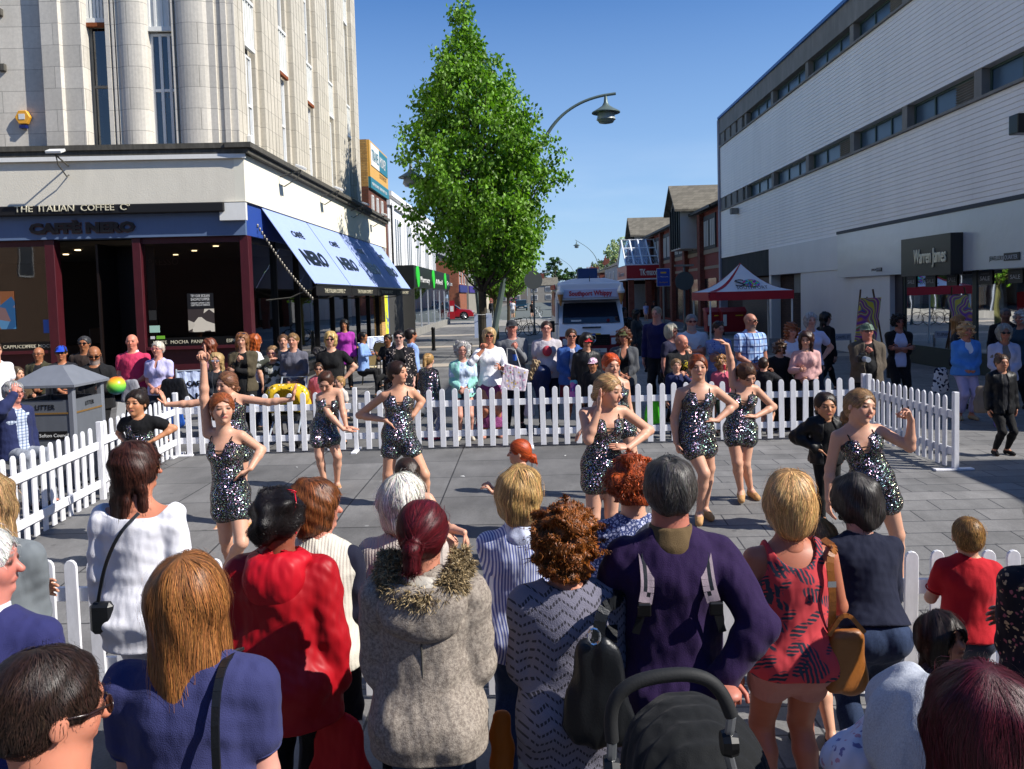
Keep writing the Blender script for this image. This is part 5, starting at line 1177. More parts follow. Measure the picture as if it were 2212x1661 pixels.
for yc in (53.7, 75.7):
    gb = MB(); gb.prism([(9.7, yc-1.75, 4.85), (9.7, yc-1.75, 7.3), (9.7, yc, 8.75), (9.7, yc+1.75, 7.3), (9.7, yc+1.75, 4.85)], (3, 0, 0)); o = add(bc, 'gable_bay', gb, M_wht)
    for q in range(5): add(o, 'mullion', MB().box(9.62, 9.699, yc-1.7+q*.8, yc-1.58+q*.8, 4.9, 7.6), M_tim)
    add(o, 'glazing', MB().poly([(9.69, yc-1.6, 4.95), (9.69, yc+1.6, 4.95), (9.69, yc+1.6, 7.3), (9.69, yc, 8.5), (9.69, yc-1.6, 7.3)]), paint('bay_glass', '#15262a', .1))
    rf = MB(); 
    for s in (-1, 1): rf.prism([(9.3, yc+s*2.1, 7.15), (9.3, yc, 8.85), (9.3, yc, 9.0), (9.3, yc+s*2.1, 7.3)], (9, 0, 0))
    add(bc, 'gable_roof', rf, M_slate)
# glazed atrium with the red shop sign
at_ = thing('glazed_atrium', 'white framed glass atrium roof above a red shop sign', 'building', (8, 66.5, 0)); M_wf = paint('white_steel', '#d8dce2', .35)
f0, f1, x0, x1 = 66.5, 72.6, 8.0, 10.75
fm_ = MB(); ry_ = (f0+f1)/2
for k in range(5): x = x0+(x1-x0)*k/4; fm_.tube([(x, f0, 4.4), (x, ry_, 6.6), (x, f1, 4.4)], .07, 6)
for t in (0, .33, .66, 1): 
    for s, fy in ((0, f0), (1, f1)): y = fy+(ry_-fy)*t; fm_.tube([(x0, y, 4.4+2.2*t), (x1, y, 4.4+2.2*t)], .06, 6)
for k in range(8): a = x0+(x1-x0)*k/8; b = x0+(x1-x0)*(k+1)/8; fm_.tube([(a, f0+.3, 4.45), ((a+b)/2, f0+1.2, 5.0), (b, f0+.3, 4.45)], .03, 5)
add(at_, 'frame', fm_, M_wf); gl_ = MB().poly([(x0, f0, 4.4), (x1, f0, 4.4), (x1, ry_, 6.6), (x0, ry_, 6.6)]).poly([(x0, f1, 4.4), (x1, f1, 4.4), (x1, ry_, 6.6), (x0, ry_, 6.6)]); add(at_, 'glazing', gl_, glassmat('roof_glass', (.8, .85, .95), 1.6))
add(at_, 'gable_glass', MB().poly([(x0, f0, 4.4), (x0, f1, 4.4), (x0, ry_, 6.6)]), glassmat('gable_glass', (.7, .85, .95), 1.6))
rs_ = add(at_, 'red_signboard', MB().box(x0, x1, f0-.3, f1+.3, 3.3, 4.35), flatmat('sign_red', '#9c1420', .4)); add(at_, 'white_edge', MB().box(x0-.03, x1, f0-.34, f1+.34, 3.2, 3.296), M_wf)
pa = atY(1386, 596, f0-.32); pb = atY(1418, 596, f0-.32); sign(at_, 'TK\u00b7maxx', .7, M_white, (float(pa[0])-.15, f0-.32, 3.55), 0, w=float(pb[0]-pa[0])+.2, bold=.02)
Mside = Matrix(((0, 0, -1, 0), (-1, 0, 0, 0), (0, 1, 0, 0), (0, 0, 0, 1))); sign(at_, 'TK\u00b7maxx', .6, paint('grey_letters', '#b0a0a4', .5), (x0-.02, f1-.6, 3.55), -90, w=4.2)
for x, y in ((8.2, 66.6), (8.2, 72.2), (9.6, 66.6)): add(at_, 'column', MB().box(x, x+.45, y, y+.45, 0, 3.2), M_rb)
add(at_, 'notice_board', MB().box(9.0, 10.4, 71, 71.1, .7, 2.9), paint('notice_grid', '#8f9296', .5, var=.3, vs=8)); 
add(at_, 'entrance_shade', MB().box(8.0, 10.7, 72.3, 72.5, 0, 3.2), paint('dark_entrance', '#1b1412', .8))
# blue tourist sign, round signs on posts
def roundsign(lb, x, yc, Y, r, top):
    P = atY(x, yc, Y); t = thing('road_sign', lb, 'road sign', (float(P[0]), Y, 0)); z = float(P[2])
    MB().lathe([(r, -.012), (r, .012)], (0, -.06, z), 28, 'Y').build('disc', paint('grey_sign_back', '#4c5152', .6, var=.1), t); MB().tube([(0, 0, 0), (0, 0, top)], .055, 10).lathe([(.1, 0), (.1, .25), (.06, .35)], (0, 0, 0), 10).build('post', paint('galvanised', '#6c7273', .5, .4), t, smooth=True)
    MB().box(-.35, .35, -.05, -.02, z+.25, z+.3).box(-.35, .35, -.05, -.02, z-.3, z-.25).build('clamp', M_black, t); return t, z
roundsign('grey back of a round road sign standing left of the ice cream van', 1152, 605, 45.8, .51, 3.9)
t, z = roundsign('grey back of a round road sign standing between the shopping centre and the gazebo', 1478, 607, 44, .5, 3.5); MB().box(-.5, .5, -.1, .1, 3.5, 3.6).build('light_box', M_conc, t)
P = atY(1433, 599, 44); t = thing('tourist_sign', 'blue rectangular tourist sign with yellow writing on a post', 'sign', (float(P[0]), 44, 0)); z = float(P[2])
MB().box(-.34, .34, -.03, .0, z-.46, z+.46).build('panel', flatmat('sign_blue', '#173a9c', .4), t, bevel=.01); MB().box(-.36, .36, -.005, .01, z-.48, z+.48).build('rim', M_white, t); MB().tube([(0, .05, 0), (0, .05, z)], .05, 8).build('post', M_conc, t)
sign(t, 'i  Welcome', .1, M_white, (float(P[0])-.25, 43.96, z+.0), 0, w=.5, ext=.001); sign(t, 'Southport', .12, flatmat('sign_yellow', '#d8a818', .5), (float(P[0])-.22, 43.96, z-.3), 0, w=.44, ext=.001); add(t, 'emblem', MB().boxc((float(P[0]), 43.965, z+.25), (.3, .005, .08)), flatmat('sign_yellow', '#d8a818', .5))
# ---------------------------------------------------------------- left side street buildings
b2 = thing('bank_building', 'narrow brick building with a mustard yellow sign panel at its top', 'building', (-7.0, 37.3, 0)); M_buff = brickmat('buff_brick2', '#a97f45', '#be9455', '#7d6b4c'); M_rb2 = brickmat('brown_brick', '#5c3226', '#6d3c2c', '#4f443c')
xb = -6.98; yb0, yb1 = 36.8, 6.98*1770/(1145-848); zt2_ = float(atY(807, 300, yb0)[2]); zm = float(atY(807, 402, yb0)[2])
add(b2, 'wall', MB().box(-14, xb, yb0, yb1, 0, zm), M_rb2); add(b2, 'upper_wall', MB().box(-14, xb, yb0, yb1, zm+.002, zt2_), M_buff); add(b2, 'yellow_sign', MB().box(xb, xb+.1, yb0+.05, yb1, zm+.45, zt2_), flatmat('sign_mustard', '#c99a44', .5)); add(b2, 'teal_strip', MB().box(xb, xb+.12, yb0+.05, yb1, zm-.05, zm+.44), flatmat('sign_teal', '#1f6c7c', .5))
zc_ = (zm+zt2_)/2+.3; o = add(b2, 'sign_panel', MB().box(xb+.1, xb+.13, yb0+.3, yb0+2.3, zc_-.35, zc_+.65), M_white); sign(o, 'TRAVEL', .7, flatmat('sign_teal', '#1f6c7c', .5), (xb+.14, yb0+.45, zc_-.1), 90, w=1.7, ext=.002)
o = add(b2, 'sign_panel', MB().box(xb+.1, xb+.13, yb0+2.31, yb1-.2, zc_-.35, zc_+.65), flatmat('sign_teal', '#1f6c7c', .5)); sign(o, 'MONEY', .7, M_white, (xb+.14, yb0+2.45, zc_-.1), 90, w=1.6, ext=.002)
sign(b2, 'SOUTHPORT', .3, flatmat('sign_brown', '#8a6420', .5), (xb+.11, yb0+2.4, zm+.7), 90, w=1.9, ext=.002); sign(b2, 'MONEY EXCHANGE \u00b7 TRAVEL MONEY \u00b7 GOLD', .2, M_white, (xb+.13, yb0+.3, zm+.1), 90, w=3.9, ext=.002)
for k in range(3): window(b2, lambda p: (xb+p[1], yb0+p[0], p[2]), .6+k*1.2, 1.0+k*1.2, 5.6, zm-.3, 1, 1, d=.03); window(b2, lambda p: (xb+p[1], yb0+p[0], p[2]), .6+k*1.2, 1.3+k*1.2, 4.2, 5.0, 1, 1, d=.03)
b3 = thing('white_building', 'long white rendered building with tall fluted windows', 'building', (-8.1, 45, 0)); M_wr = paint('white_render', '#e0e0e0', .7, var=.04, vs=2, dirt=.12)
xw = -7.6; y0, y1 = xw*-1770/(1145-850), xw*-1770/(1145-949); zt3 = float(atY(855, 412, y0)[2])
add(b3, 'wall', MB().box(-16, xw, y0, y1, 0, zt3), M_wr); add(b3, 'cornice', MB().box(-16, xw+.25, y0-.1, y1, zt3-.25, zt3).box(-16, xw+.15, y0-.06, y1, zt3-.75, zt3-.45), M_wr)
for k in range(5):
    yk = y0+1.5+k*4.6
    for q in range(4): add(b3, 'window', MB().box(xw-.3, xw+.01, yk+q*.8, yk+q*.8+.42, 3.9, zt3-1.3), paint('dark_window', '#5a5f66', .3))
    add(b3, 'pilaster', MB().box(xw, xw+.14, yk-.75, yk-.3, 3.3, zt3-.76), M_wr)
add(b3, 'drainpipe', MB().tube([(xw+.12, y0+.4, 3.2), (xw+.12, y0+.4, zt3-.6)], .06, 6), M_black)
xp = -6.4; yp0 = 6.4*1770/244; yp1 = 6.4*1770/167; zp0, zp1 = float(atY(901, 620, yp0)[2]), float(atY(901, 572, yp0)[2])
ph = thing('pharmacy_front', 'black shop sign with green circles over a glazed shop front', 'shop', (xp, yp0, 0))
add(ph, 'signboard', MB().box(xw-.4, xp, yp0, yp1, zp0, zp1), paint('black_sign', '#1d2020', .4, var=.1)); add(ph, 'side_panel', MB().box(xw-.5, xp-.02, yp0+.05, yp0+.15, 0, zp0), paint('charcoal_panel', '#3a3a38', .8)); 
for k, yy in enumerate((1.5, 9.5, 17.5)):
    o = add(ph, 'green_circle', MB().lathe([(.62, 0), (.62, .06)], (xp, yp0+yy, (zp0+zp1)/2), 24, 'X'), flatmat('green_sign', '#2fc83a', .35)); sign(ph, ('Pharmacy', 'Allied', 'Opticians')[k], .5, M_white, (xp+.03, yp0+yy+1.2, (zp0+zp1)/2-.3), 90, w=4.5, ext=.01)
add(ph, 'stall_riser', MB().box(xp-.3, xp-.05, yp0+.2, yp1, 0, .45), M_conc); fw_ = MB()
for k in range(7): y = yp0+.2+k*(yp1-yp0-.2)/6; fw_.box(xp-.18, xp-.1, y, y+.08, .45, zp0)
o = add(ph, 'frame', fw_, M_alu); add(o, 'pane', MB().poly([(xp-.14, yp0+.2, .45), (xp-.14, yp1, .45), (xp-.14, yp1, zp0), (xp-.14, yp0+.2, zp0)]), GL_shop)
for k, c in enumerate(('#b8202a', '#c8c8c8', '#d88a20', '#3a3a40', '#c8d820', '#a8b0b8', '#b82a30')): add(ph, 'window_display', MB().box(xp-.75, xp-.5, yp0+.8+k*2.6, yp0+1.9+k*2.6, .5, 1.6+.35*((k*5) % 3)), paint('display_%d' % k, c, .7, var=.4, vs=3))
add(ph, 'back_wall', MB().box(xp-1.3, xp-1.15, yp0+.2, yp1, 0, zp0), paint('shop_back', '#5a5f62', .8, var=.3))
def block(lb, x0, x1, y0, y1, h, m, wins, roof=None, nm='street_building', sgn=None, side=1, chim=0):
    """plain street building; its street face is at x1 (left side, side=1) or x0 (right side, side=-1)"""
    t = thing(nm, lb, 'building', ((x0+x1)/2, y0, 0)); add(t, 'wall', MB().box(x0, x1, y0, y1, 0, h), m); xf = x1 if side > 0 else x0
    if roof:
        xm = (x0+x1)/2; pr = [(x0-.2, y0-.1, h), (xm, y0-.1, h+roof), (x1+.2, y0-.1, h)]
        add(t, 'roof', MB().prism(pr, (0, y1-y0+.2, 0)), M_slate)
        for k in range(chim):
            yc = y0+1+(y1-y0-2)*k/max(1, chim-1); add(t, 'chimney', MB().box(xm-.5, xm+.5, yc-.35, yc+.35, h+roof*.5, h+roof+1.1).lathe([(.13, 0), (.1, .4)], (xm-.25, yc, h+roof+1.1), 8).lathe([(.13, 0), (.1, .4)], (xm+.2, yc, h+roof+1.1), 8), M_rb)
    for (n, z0, z1, ww) in wins:
        for k in range(n):
            yc = y0+(y1-y0)*(k+.5)/n; o = add(t, 'window', MB().box(xf-.05, xf+.05, yc-ww/2, yc+ww/2, z0, z1), M_white); add(o, 'pane', MB().box(xf-.06, xf+.06, yc-ww/2+.1, yc+ww/2-.1, z0+.1, z1-.1), paint('dark_window', '#5a5f66', .3))
    if sgn: add(t, 'shop_sign', MB().box(xf-.1, xf+.15, y0+.2, y1-.2, 2.7, 3.5), flatmat('sgn'+sgn, sgn, .5))
    return t
g1 = block('red brick gabled building beside the red car', -20, -7.2, 86, 97, 6.0, brickmat('orange_brick', '#8a4a30', '#9a5a3c', '#6a5a50'), [(3, 3.6, 5.2, 1.2)], None, sgn='#2a2f6a')
add(g1, 'gable', MB().prism([(-20, 86, 6.0), (-7.2, 86, 6.0), (-13.6, 86, 8.6)], (0, 11, 0)), M_slate); add(g1, 'barge_board', MB().prism([(-7.0, 85.9, 5.9), (-13.6, 85.9, 8.6), (-13.6, 85.9, 8.85), (-6.8, 85.9, 6.15)], (0, .1, 0)), M_white)
block('grey rendered tall building with a purple shop sign beyond the brick gable', -18, -7.0, 97.5, 118, 8.8, paint('grey_render', '#8b877c', .9, var=.15, dirt=.3), [(5, 4.3, 5.8, 1.3), (5, 6.6, 8.0, 1.3)], None, sgn='#3a2a78')
block('cream building half hidden by the street trees', -18, -7.0, 119, 150, 7.2, paint('cream_paint', '#b4ab98', .8, dirt=.2), [(7, 4, 5.6, 1.2)], 2.0, sgn='#7a2020', chim=3)
block('brick terrace far along the left of the street', -18, -8.0, 152, 226, 6.0, M_rb, [(12, 3.6, 5, 1.2)], 2.2, chim=6)
block('white painted shops with a brown tiled roof beyond the atrium', 10.6, 19, 84, 112, 5.4, paint('white_shops', '#b7b8b8', .7, dirt=.3), [(6, 3.4, 4.8, 1.1)], 2.4, side=-1, sgn='#3a3f45', chim=2)
block('dark fronted terrace further along the right of the street', 10.0, 19, 113, 150, 5.0, M_rb, [(8, 3.4, 4.6, 1.1)], 2.4, side=-1, sgn='#402020', chim=4)
block('row of small pale houses along the right at the far bend', 9.2, 19, 152, 226, 4.6, paint('pale_house', '#a9a59a', .8), [(12, 2.8, 4, 1.2)], 2.2, side=-1, chim=7)
for i, x in enumerate((-27, -18, -9, 0)):
    t = thing('end_house', ('grey terraced house closing the far end of the street, furthest left', 'grey terraced house closing the far end of the street, second from left', 'white fronted terraced house closing the far end of the street', 'brown brick terraced house closing the far end of the street at right')[i], 'house', (x, 236, 0), 'houses closing the end of the street')
    MB().box(0, 8.95, 0, 8, 0, 4.9).build('wall', paint('end_wall_%d' % (i % 2), ('#77706a', '#8f8a82')[i % 2] if i != 2 else '#aaa9a4', .9), t); MB().prism([(0, -.2, 4.9), (0, 4, 7.2), (0, 8.2, 4.9)], (8.95, 0, 0)).build('roof', M_slate, t)
    for q in range(2):
        for z in (.8, 3.1): MB().box(1.2+q*4, 2.9+q*4, -.1, .05, z, z+1.4).build('window', M_white, t); MB().box(1.35+q*4, 2.75+q*4, -.14, -.1, z+.15, z+1.25).build('pane', paint('dark_window', '#5a5f66', .3), t)
    MB().box(4, 5, 3.5, 4.4, 6.5, 8.4).build('chimney', M_rb, t)

# buildings behind the viewer, seen only as reflections
for i, (x0, x1, y0, y1, h, c) in enumerate(((-34, -14, -34, -22, 11, '#6a4a3c'), (-13.9, 6, -36, -24, 13, '#8a8274'), (6.1, 30, -34, -22, 10, '#5c5046'), (-34, -24, -21, 14, 10, '#77604e'))):
    block(('brick shops behind the viewer, far left', 'stone shops behind the viewer', 'brown shops behind the viewer, right', 'brick shops closing the left side of the square')[i], x0, x1, y0, y1, h, paint('opposite_%d' % i, c, .85, var=.2), [(5, 4, 6, 1.6), (5, 7, 9, 1.6)], None)
# ================================================================ trees
def leafmat(name, c1, c2):
    g = NG(name); oi = g.n('Attribute', attribute_name='Col'); n = g.noise(g.coord(), 3, 2)
    col = g.mix(1., g.mix(n, C_(c1), C_(c2)), oi.outputs['Color'], 'MULTIPLY'); g.set(col, .5, 0, .4)
    tr_ = g.n('BsdfTranslucent'); g.l(g.mix(1., col, (1.5, 1.7, .6), 'MULTIPLY'), tr_.inputs[0]); mx = g.n('MixShader'); mx.inputs[0].default_value = .27
    g.l(g.b.outputs[0], mx.inputs[1]); g.l(tr_.outputs[0], mx.inputs[2]); g.l(mx.outputs[0], g.out.inputs[0]); return g.m
M_leaf = leafmat('spring_leaves', '#3c6816', '#749a26'); M_bark = paint('bark', '#3a342a', .9, var=.4, vs=8, bs=40, bd=.02); M_bark2 = paint('olive_bark', '#5a5a34', .9, var=.3, vs=8)
def tree(label, x, y, H, prof, r0, n_cl, lf, per, seed, leafm=M_leaf, bark=M_bark, h0=2.5, xo=None, group=None):
    """prof: list of (height, radius) of the crown; twiggy limbs carry clumps of small folded leaves"""
    rg = np.random.default_rng(seed); t = thing('street_tree', label, 'tree', (x, y, 0), group)
    hs = np.array([p[0] for p in prof]); rs = np.array([p[1] for p in prof]); cx = np.array([(p[2] if len(p) > 2 else 0) for p in prof])
    tk = MB(); tk.tube([(0, 0, 0), (.02, 0, h0*.5), (0, .03, h0), (.05, 0, h0+1.5), (0, .02, H*.6), (.0, 0, H*.93)], [r0*1.25, r0, r0*.95, r0*.7, r0*.4, .02], 9)
    tk.build('trunk', bark, t, smooth=True)
    cl = []; lb = MB()
    tot = 0
    while len(cl) < n_cl:
        z = rg.uniform(hs[0], hs[-1]); r = np.interp(z, hs, rs)
        if rg.uniform() > (r/rs.max())**1.2+.02: continue
        a = rg.uniform(0, 6.283); q = rg.uniform(.25, 1)**.5; rr = r*q*(1+.19*math.sin(a*3+z*1.7+seed)+.16*math.sin(a*7-z*2.9)+.1*math.sin(a*11+z*5)); cl.append((np.interp(z, hs, cx)+rr*math.cos(a), rr*math.sin(a), z))
    cl = np.array(cl)
    for k in range(0, len(cl), max(1, len(cl)//90)):
        c = cl[k]; b = max(h0*.9, c[2]-.8-.9*math.hypot(c[0], c[1])); m_ = (c[0]*.55, c[1]*.55, b+(c[2]-b)*.4); lb.tube([(0, 0, b), m_, tuple(c)], [max(.02, r0*.28), .03, .01], 5)
    lb.build('limbs', bark, t, smooth=True)
    cc = np.repeat(cl, per, 0); N = len(cc); P = cc+rg.normal(size=(N, 3))*np.array([.17, .17, .15])
    d = rg.normal(size=(N, 3)); d[:, 2] = -np.abs(d[:, 2])*.9-.5; d /= np.linalg.norm(d, axis=1, keepdims=True); s = np.cross(d, rg.normal(size=(N, 3))); s /= np.linalg.norm(s, axis=1, keepdims=True)+1e-9
    nrm = np.cross(d, s); L = lf*rg.uniform(.65, 1.25, (N, 1)); w = L*.36
    V = np.stack([P, P+d*L*.45+s*w+nrm*w*.25, P+d*L, P+d*L*.45-s*w+nrm*w*.25], 1).reshape(-1, 3); i = np.arange(N)*4
    T = np.concatenate([np.stack([i, i+1, i+2], 1), np.stack([i, i+2, i+3], 1)]); br = np.repeat(rg.uniform(.55, 1.5, N)*np.repeat(rg.uniform(.8, 1.2, len(cl)), per), 4)[:, None]*np.ones(3)
    npmesh('crown', V, None, leafm, t, T=T, cols=br, smooth=False); return t
YT = 29.6; k_ = YT/1770
P_ = [(2.9, .4, .3), (3.5, 1.5, .35), (4.5, 2.15, .15), (5.5, 2.35, .1), (6.5, 2.4, .05), (7.7, 2.3, -.05), (8.7, 1.95, -.15), (9.6, 1.5, -.25), (10.5, 1.0, -.35), (11.1, .65, -.4), (11.6, .28, -.42), (12.2, .2, -.42), (12.7, .1, -.42)]
tr1 = tree('tall leafy street tree in fresh green leaf in the middle of the street', -98*k_, YT, 12.3, P_, .15, 900, .165, 42, 3, h0=2.6)
for i, (px, Y, H, r, c, lb) in enumerate(((1075, 41, 8.8, 1.7, M_bark2, 'smaller street tree with an olive green trunk behind the tall tree'), (1103, 66, 8.0, 2.1, M_bark, 'slender street tree, third in the row down the street'), (1115, 84, 7.6, 2.2, M_bark2, 'pale trunked street tree at the far end of the row'))):
    tree(lb, (px-1145)/1770*Y, Y, H, [(2.4, .5), (3.4, r*.8), (4.5, r), (5.8, r*.95), (7, r*.6), (H-.2, .2)], .12, 240, .17, 26, 20+i, bark=c, h0=2.2)
M_pale = leafmat('pale_leaves', '#8a9a72', '#a6b08a'); M_dkl = leafmat('dark_leaves', '#2e4a22', '#3f5c2c')
tree('pale grey green tree behind the roofs on the right', 14, 118, 10.2, [(3, 2), (6, 3.8), (8.5, 3), (10, .8)], .3, 200, .35, 22, 31, M_pale, h0=3)
for i, (x, Y, H) in enumerate(((9, 262, 14), (16, 260, 11), (-14, 262, 10))):
    tree(('dark green tree behind the houses at the street end, left of the lamps', 'dark tree behind the pale houses far right', 'low dark tree behind the far left end house')[i], x, Y, H, [(2, 3), (H*.6, 5), (H, 1)], .4, 110, .9, 16, 41+i, M_dkl, h0=2)
# boards fixed round the tall tree's trunk
P = atY(1047, 702, YT); bd = thing('notice_board', 'white board strapped to the trunk of the tall tree', 'notice board', (-98*k_, YT, 0))
z0, z1 = float(atY(1047, 729, YT)[2]), float(atY(1047, 677, YT)[2]); MB().box(-.3, -.17, -.12, -.09, z0, z1).build('board', paint('blueish_board', '#a8b4cc', .6), bd); MB().box(.13, .33, -.12, -.09, z0, z1).build('board', paint('blueish_board', '#a8b4cc', .6), bd); MB().tube([(-.3, -.16, z1-.02), (0, -.22, z1-.04), (.33, -.16, z1-.02)], .008, 5).build('strap', M_white, bd)
# ================================================================ street lamps
M_lamp = paint('grey_green_steel', '#62706c', .45, .3, var=.12)
def lamphead(par, p, s=1):
    x, y, z = p
    a = MB().lathe([(.02*s, .62*s), (.05*s, .6*s), (.07*s, .4*s), (.13*s, .28*s), (.30*s, .17*s), (.49*s, .06*s), (.49*s, .03*s), (.3*s, .05*s)], (x, y, z), 24); h = a.build('shade', M_lamp, par, smooth=True, angle=50)
    MB().lathe([(.27*s, .05*s), (.31*s, -.12*s), (.33*s, -.2*s), (.30*s, -.21*s), (.24*s, -.3*s), (.1*s, -.33*s)], (x, y, z), 24).build('lantern', paint('lantern_grey', '#8d9490', .35), par, smooth=True, angle=50)
def lamp_post(label, pts, Y, head, rb, s=1, grp=None):
    base = np.array([*atY(*pts[0], Y)]); base[2] = 0; t = thing('street_lamp', label, 'street lamp', tuple(base), grp)
    W_ = [np.array(atY(x, y, Y))-base for x, y in pts]; W_[0][2] = 0; n = len(W_)
    # smooth the path
    for _ in range(2): W_ = [W_[0]]+[q for a, b in zip(W_[:-1], W_[1:]) for q in (a*.75+b*.25, a*.25+b*.75)]+[W_[-1]]
    n = len(W_); MB().tube([tuple(w) for w in W_], [rb*(1-.62*min(1, k/(n*.7))) for k in range(n)], 10).build('pole', M_lamp, t, smooth=True)
    hp = np.array(atY(*head, Y))-base; lamphead(t, tuple(hp), s); tip = min(W_, key=lambda w: abs(w[0]-hp[0])+.0*w[2] if w[2] > hp[2] else 99)
    MB().tube([(hp[0], 0, hp[2]+.55*s), (hp[0], 0, tip[2])], .03*s, 6).build('hanger', M_lamp, t); return t
lamp_post('tall curved grey street lamp arching right out of the tall tree', [(1062, 757), (1070, 700), (1083, 635), (1096, 560), (1118, 470), (1150, 360), (1180, 290), (1210, 251), (1248, 224), (1290, 208), (1330, 202)], 31, (1309, 246), .14, 1.08)
lamp_post('curved street lamp leaning left behind the tall tree', [(1042, 740), (1035, 663), (1027, 600), (1018, 540), (1000, 470), (965, 400), (930, 362), (905, 350), (873, 339)], 32, (888, 386), .12)
for i, (bx, bY, (hx, hy)) in enumerate(((1300, 115, (1245.5, 531)), (1247, 163, (1209, 566)), (1210, 240, (1182, 588)), (1193, 300, (1175, 599)))):
    yb = 637+2.2*1770/bY-.0275*(bx-1145); lamp_post(('nearest', 'second', 'third', 'furthest')[i]+' of the thin curved street lamps down the right side', [(bx, yb), (bx-1, yb-60*115/bY), (bx-9*115/bY, hy+30*115/bY), (bx-26*115/bY, hy+6*115/bY), (hx-3*115/bY, hy-13*115/bY)], bY, (hx, hy), .09, .95, 'curved street lamps along the right side')
# ================================================================ ice cream van
vy = 24.3; vx = (1282-1145)/1770*vy; sx_ = vy/1770
vt = thing('ice_cream_van', 'white ice cream van with a sign over its windscreen parked facing the crowd', 'van', (vx, vy, 0))
def zV(y): return float(atY(1280, y, vy)[2])
M_van = paint('van_white', '#d4d8de', .3, var=.03); M_vglass = paint('windscreen_glass', '#0c1826', .06, spec=.8, var=.3, vs=2); M_vred = paint('van_maroon', '#6b1822', .35)
zt_v, zs_t, zs_b, zw_t, zw_b, zr_b = zV(607), zV(624), zV(643), zV(652), zV(700), zV(735)
w_ = .97; hw = .80
# box body, with tapering front
MB().prism([(-1.03, .9, .35), (1.03, .9, .35), (1.03, .9, zw_t+.05), (.95, .9, zt_v-.02), (.5, .9, zt_v+.1), (-.5, .9, zt_v+.1), (-.95, .9, zt_v-.02), (-1.03, .9, zw_t+.05)], (0, 4.6, 0)).build('body', M_van, vt, bevel=.03)
MB().prism([(-w_, 0.0, .45), (-w_, -.02, zr_b), (-w_, .12, zw_b-.01), (-w_, .78, zw_t+.02), (-w_, .93, zw_t+.02), (-w_, .93, .45)], (2*w_, 0, 0)).build('cab', M_van, vt, bevel=.04)
q = (zw_t-zw_b); MB().poly([(-.86, .145, zw_b+.03), (.86, .145, zw_b+.03), (.80, .70, zw_t-.03), (-.80, .70, zw_t-.03)]).build('windscreen', M_vglass, vt).location = (0, -.035, .0)
MB().box(-.98, .98, .25, .95, zs_b-.06, zt_v-.05).build('overcab_box', M_van, vt, bevel=.05); MB().box(-.86, .86, .21, .26, zs_b, zs_t).build('sign_panel', paint('lilac_white', '#b9bcd0', .4), vt, bevel=.01)
sign(vt, 'Southport Whippy', .2, flatmat('sign_red2', '#b01c24', .4), (vx, vy+.2, zs_b+.07), 0, w=1.28, align='CENTER', bold=.006, ext=.004)
for s in (-1, 1):
    MB().lathe([(.02, -.34), (.09, .0)], (s*.9, .15, zs_b+.12), 12).build('wafer_cone', flatmat('wafer', '#9a6a34', .7), vt, smooth=True); MB().lathe([(.1, 0), (.12, .06), (.09, .13), (.07, .17), (.02, .27)], (s*.9, .15, zs_b+.12), 14).build('ice_cream_top', M_white, vt, smooth=True)
    MB().boxc((s*1.17, .25, zw_b-.05), (.16, .08, .34)).tube([(s*.95, .3, zw_b+.02), (s*1.1, .27, zw_b+.02)], .02, 6).build('wing_mirror', M_black, vt, bevel=.02)
    MB().boxc((s*.72, -.03, .78), (.32, .06, .2)).build('headlight', paint('lamp_glass', '#b8bcc0', .1), vt, bevel=.03); MB().boxc((s*.74, -.05, .5), (.3, .06, .1)).build('fog_lamp', paint('lamp_glass', '#b8bcc0', .1), vt)
    for y in (.75, 4.3): MB().lathe([(.22, -.1), (.34, -.1), (.36, 0), (.34, .1), (.22, .1)], (s*.86, y, .36), 20, 'X').build('wheel', M_black, vt, smooth=True)
MB().box(-.97, .97, -.045, .02, .42, .95).build('lower_front', M_vred, vt, bevel=.03); gr = MB()
for k in range(5): gr.box(-.5, .5, -.075, -.03, 0.68+k*.06, .71+k*.06)
MB().box(-.52, .52, -.06, -.04, .66, .98).build('grille', M_black, vt); gr.build('grille_bars', M_black, vt)
rg_ = MB(); rg_.tube([(.11*math.cos(a), -.085, .86+.11*math.sin(a)) for a in np.linspace(0, 6.283, 21)], .012, 6)
for a in (90, 210, 330): rg_.tube([(0, -.085, .86), (.1*math.cos(R(a)), -.085, .86+.1*math.sin(R(a)))], .01, 5)
rg_.build('badge', paint('chrome', '#c0c4c8', .12, 1), vt); MB().box(-.42, .42, -.08, -.05, .45, .57).build('number_plate', flatmat('plate', '#c8c8c0', .4), vt); sign(vt, 'PP02 NVA', .1, M_blk, (vx, vy-.084, .47), 0, w=.5, align='CENTER', ext=.001)
MB().boxc((0, .035, zw_b-.1), (.55, .03, .045), rx=-.3).build('bonnet_vent', M_black, vt)
zb_ = zr_b+.10; MB().boxc((0, -.012, zb_), (.52, .02, .22), ry=.03).build('yellow_logo', flatmat('logo_yellow', '#d8b018', .5), vt); sign(vt, '99', .17, flatmat('logo_blue', '#3040a0', .5), (vx, vy-.028, zb_-.02), 0, w=.24, align='CENTER', bold=.01, ext=.001); sign(vt, 'Flake', .08, flatmat('logo_brown', '#6a3a18', .5), (vx, vy-.028, zb_-.1), 0, w=.22, align='CENTER', ext=.001)
for s in (-1, 1): o = add(vt, 'cone_picture', MB().poly([(vx+s*.62-.07, vy-.025, zb_+.02), (vx+s*.62+.07, vy-.025, zb_+.04), (vx+s*.6, vy-.025, zb_-.16)]), flatmat('print_brown', '#8a6c50', .6)); add(o, 'print', MB().lathe([(.085, 0), (.085, .004)], (vx+s*.62, vy-.028, zb_+.07), 14, 'Y'), flatmat('print_white', '#e8e8ea', .6))
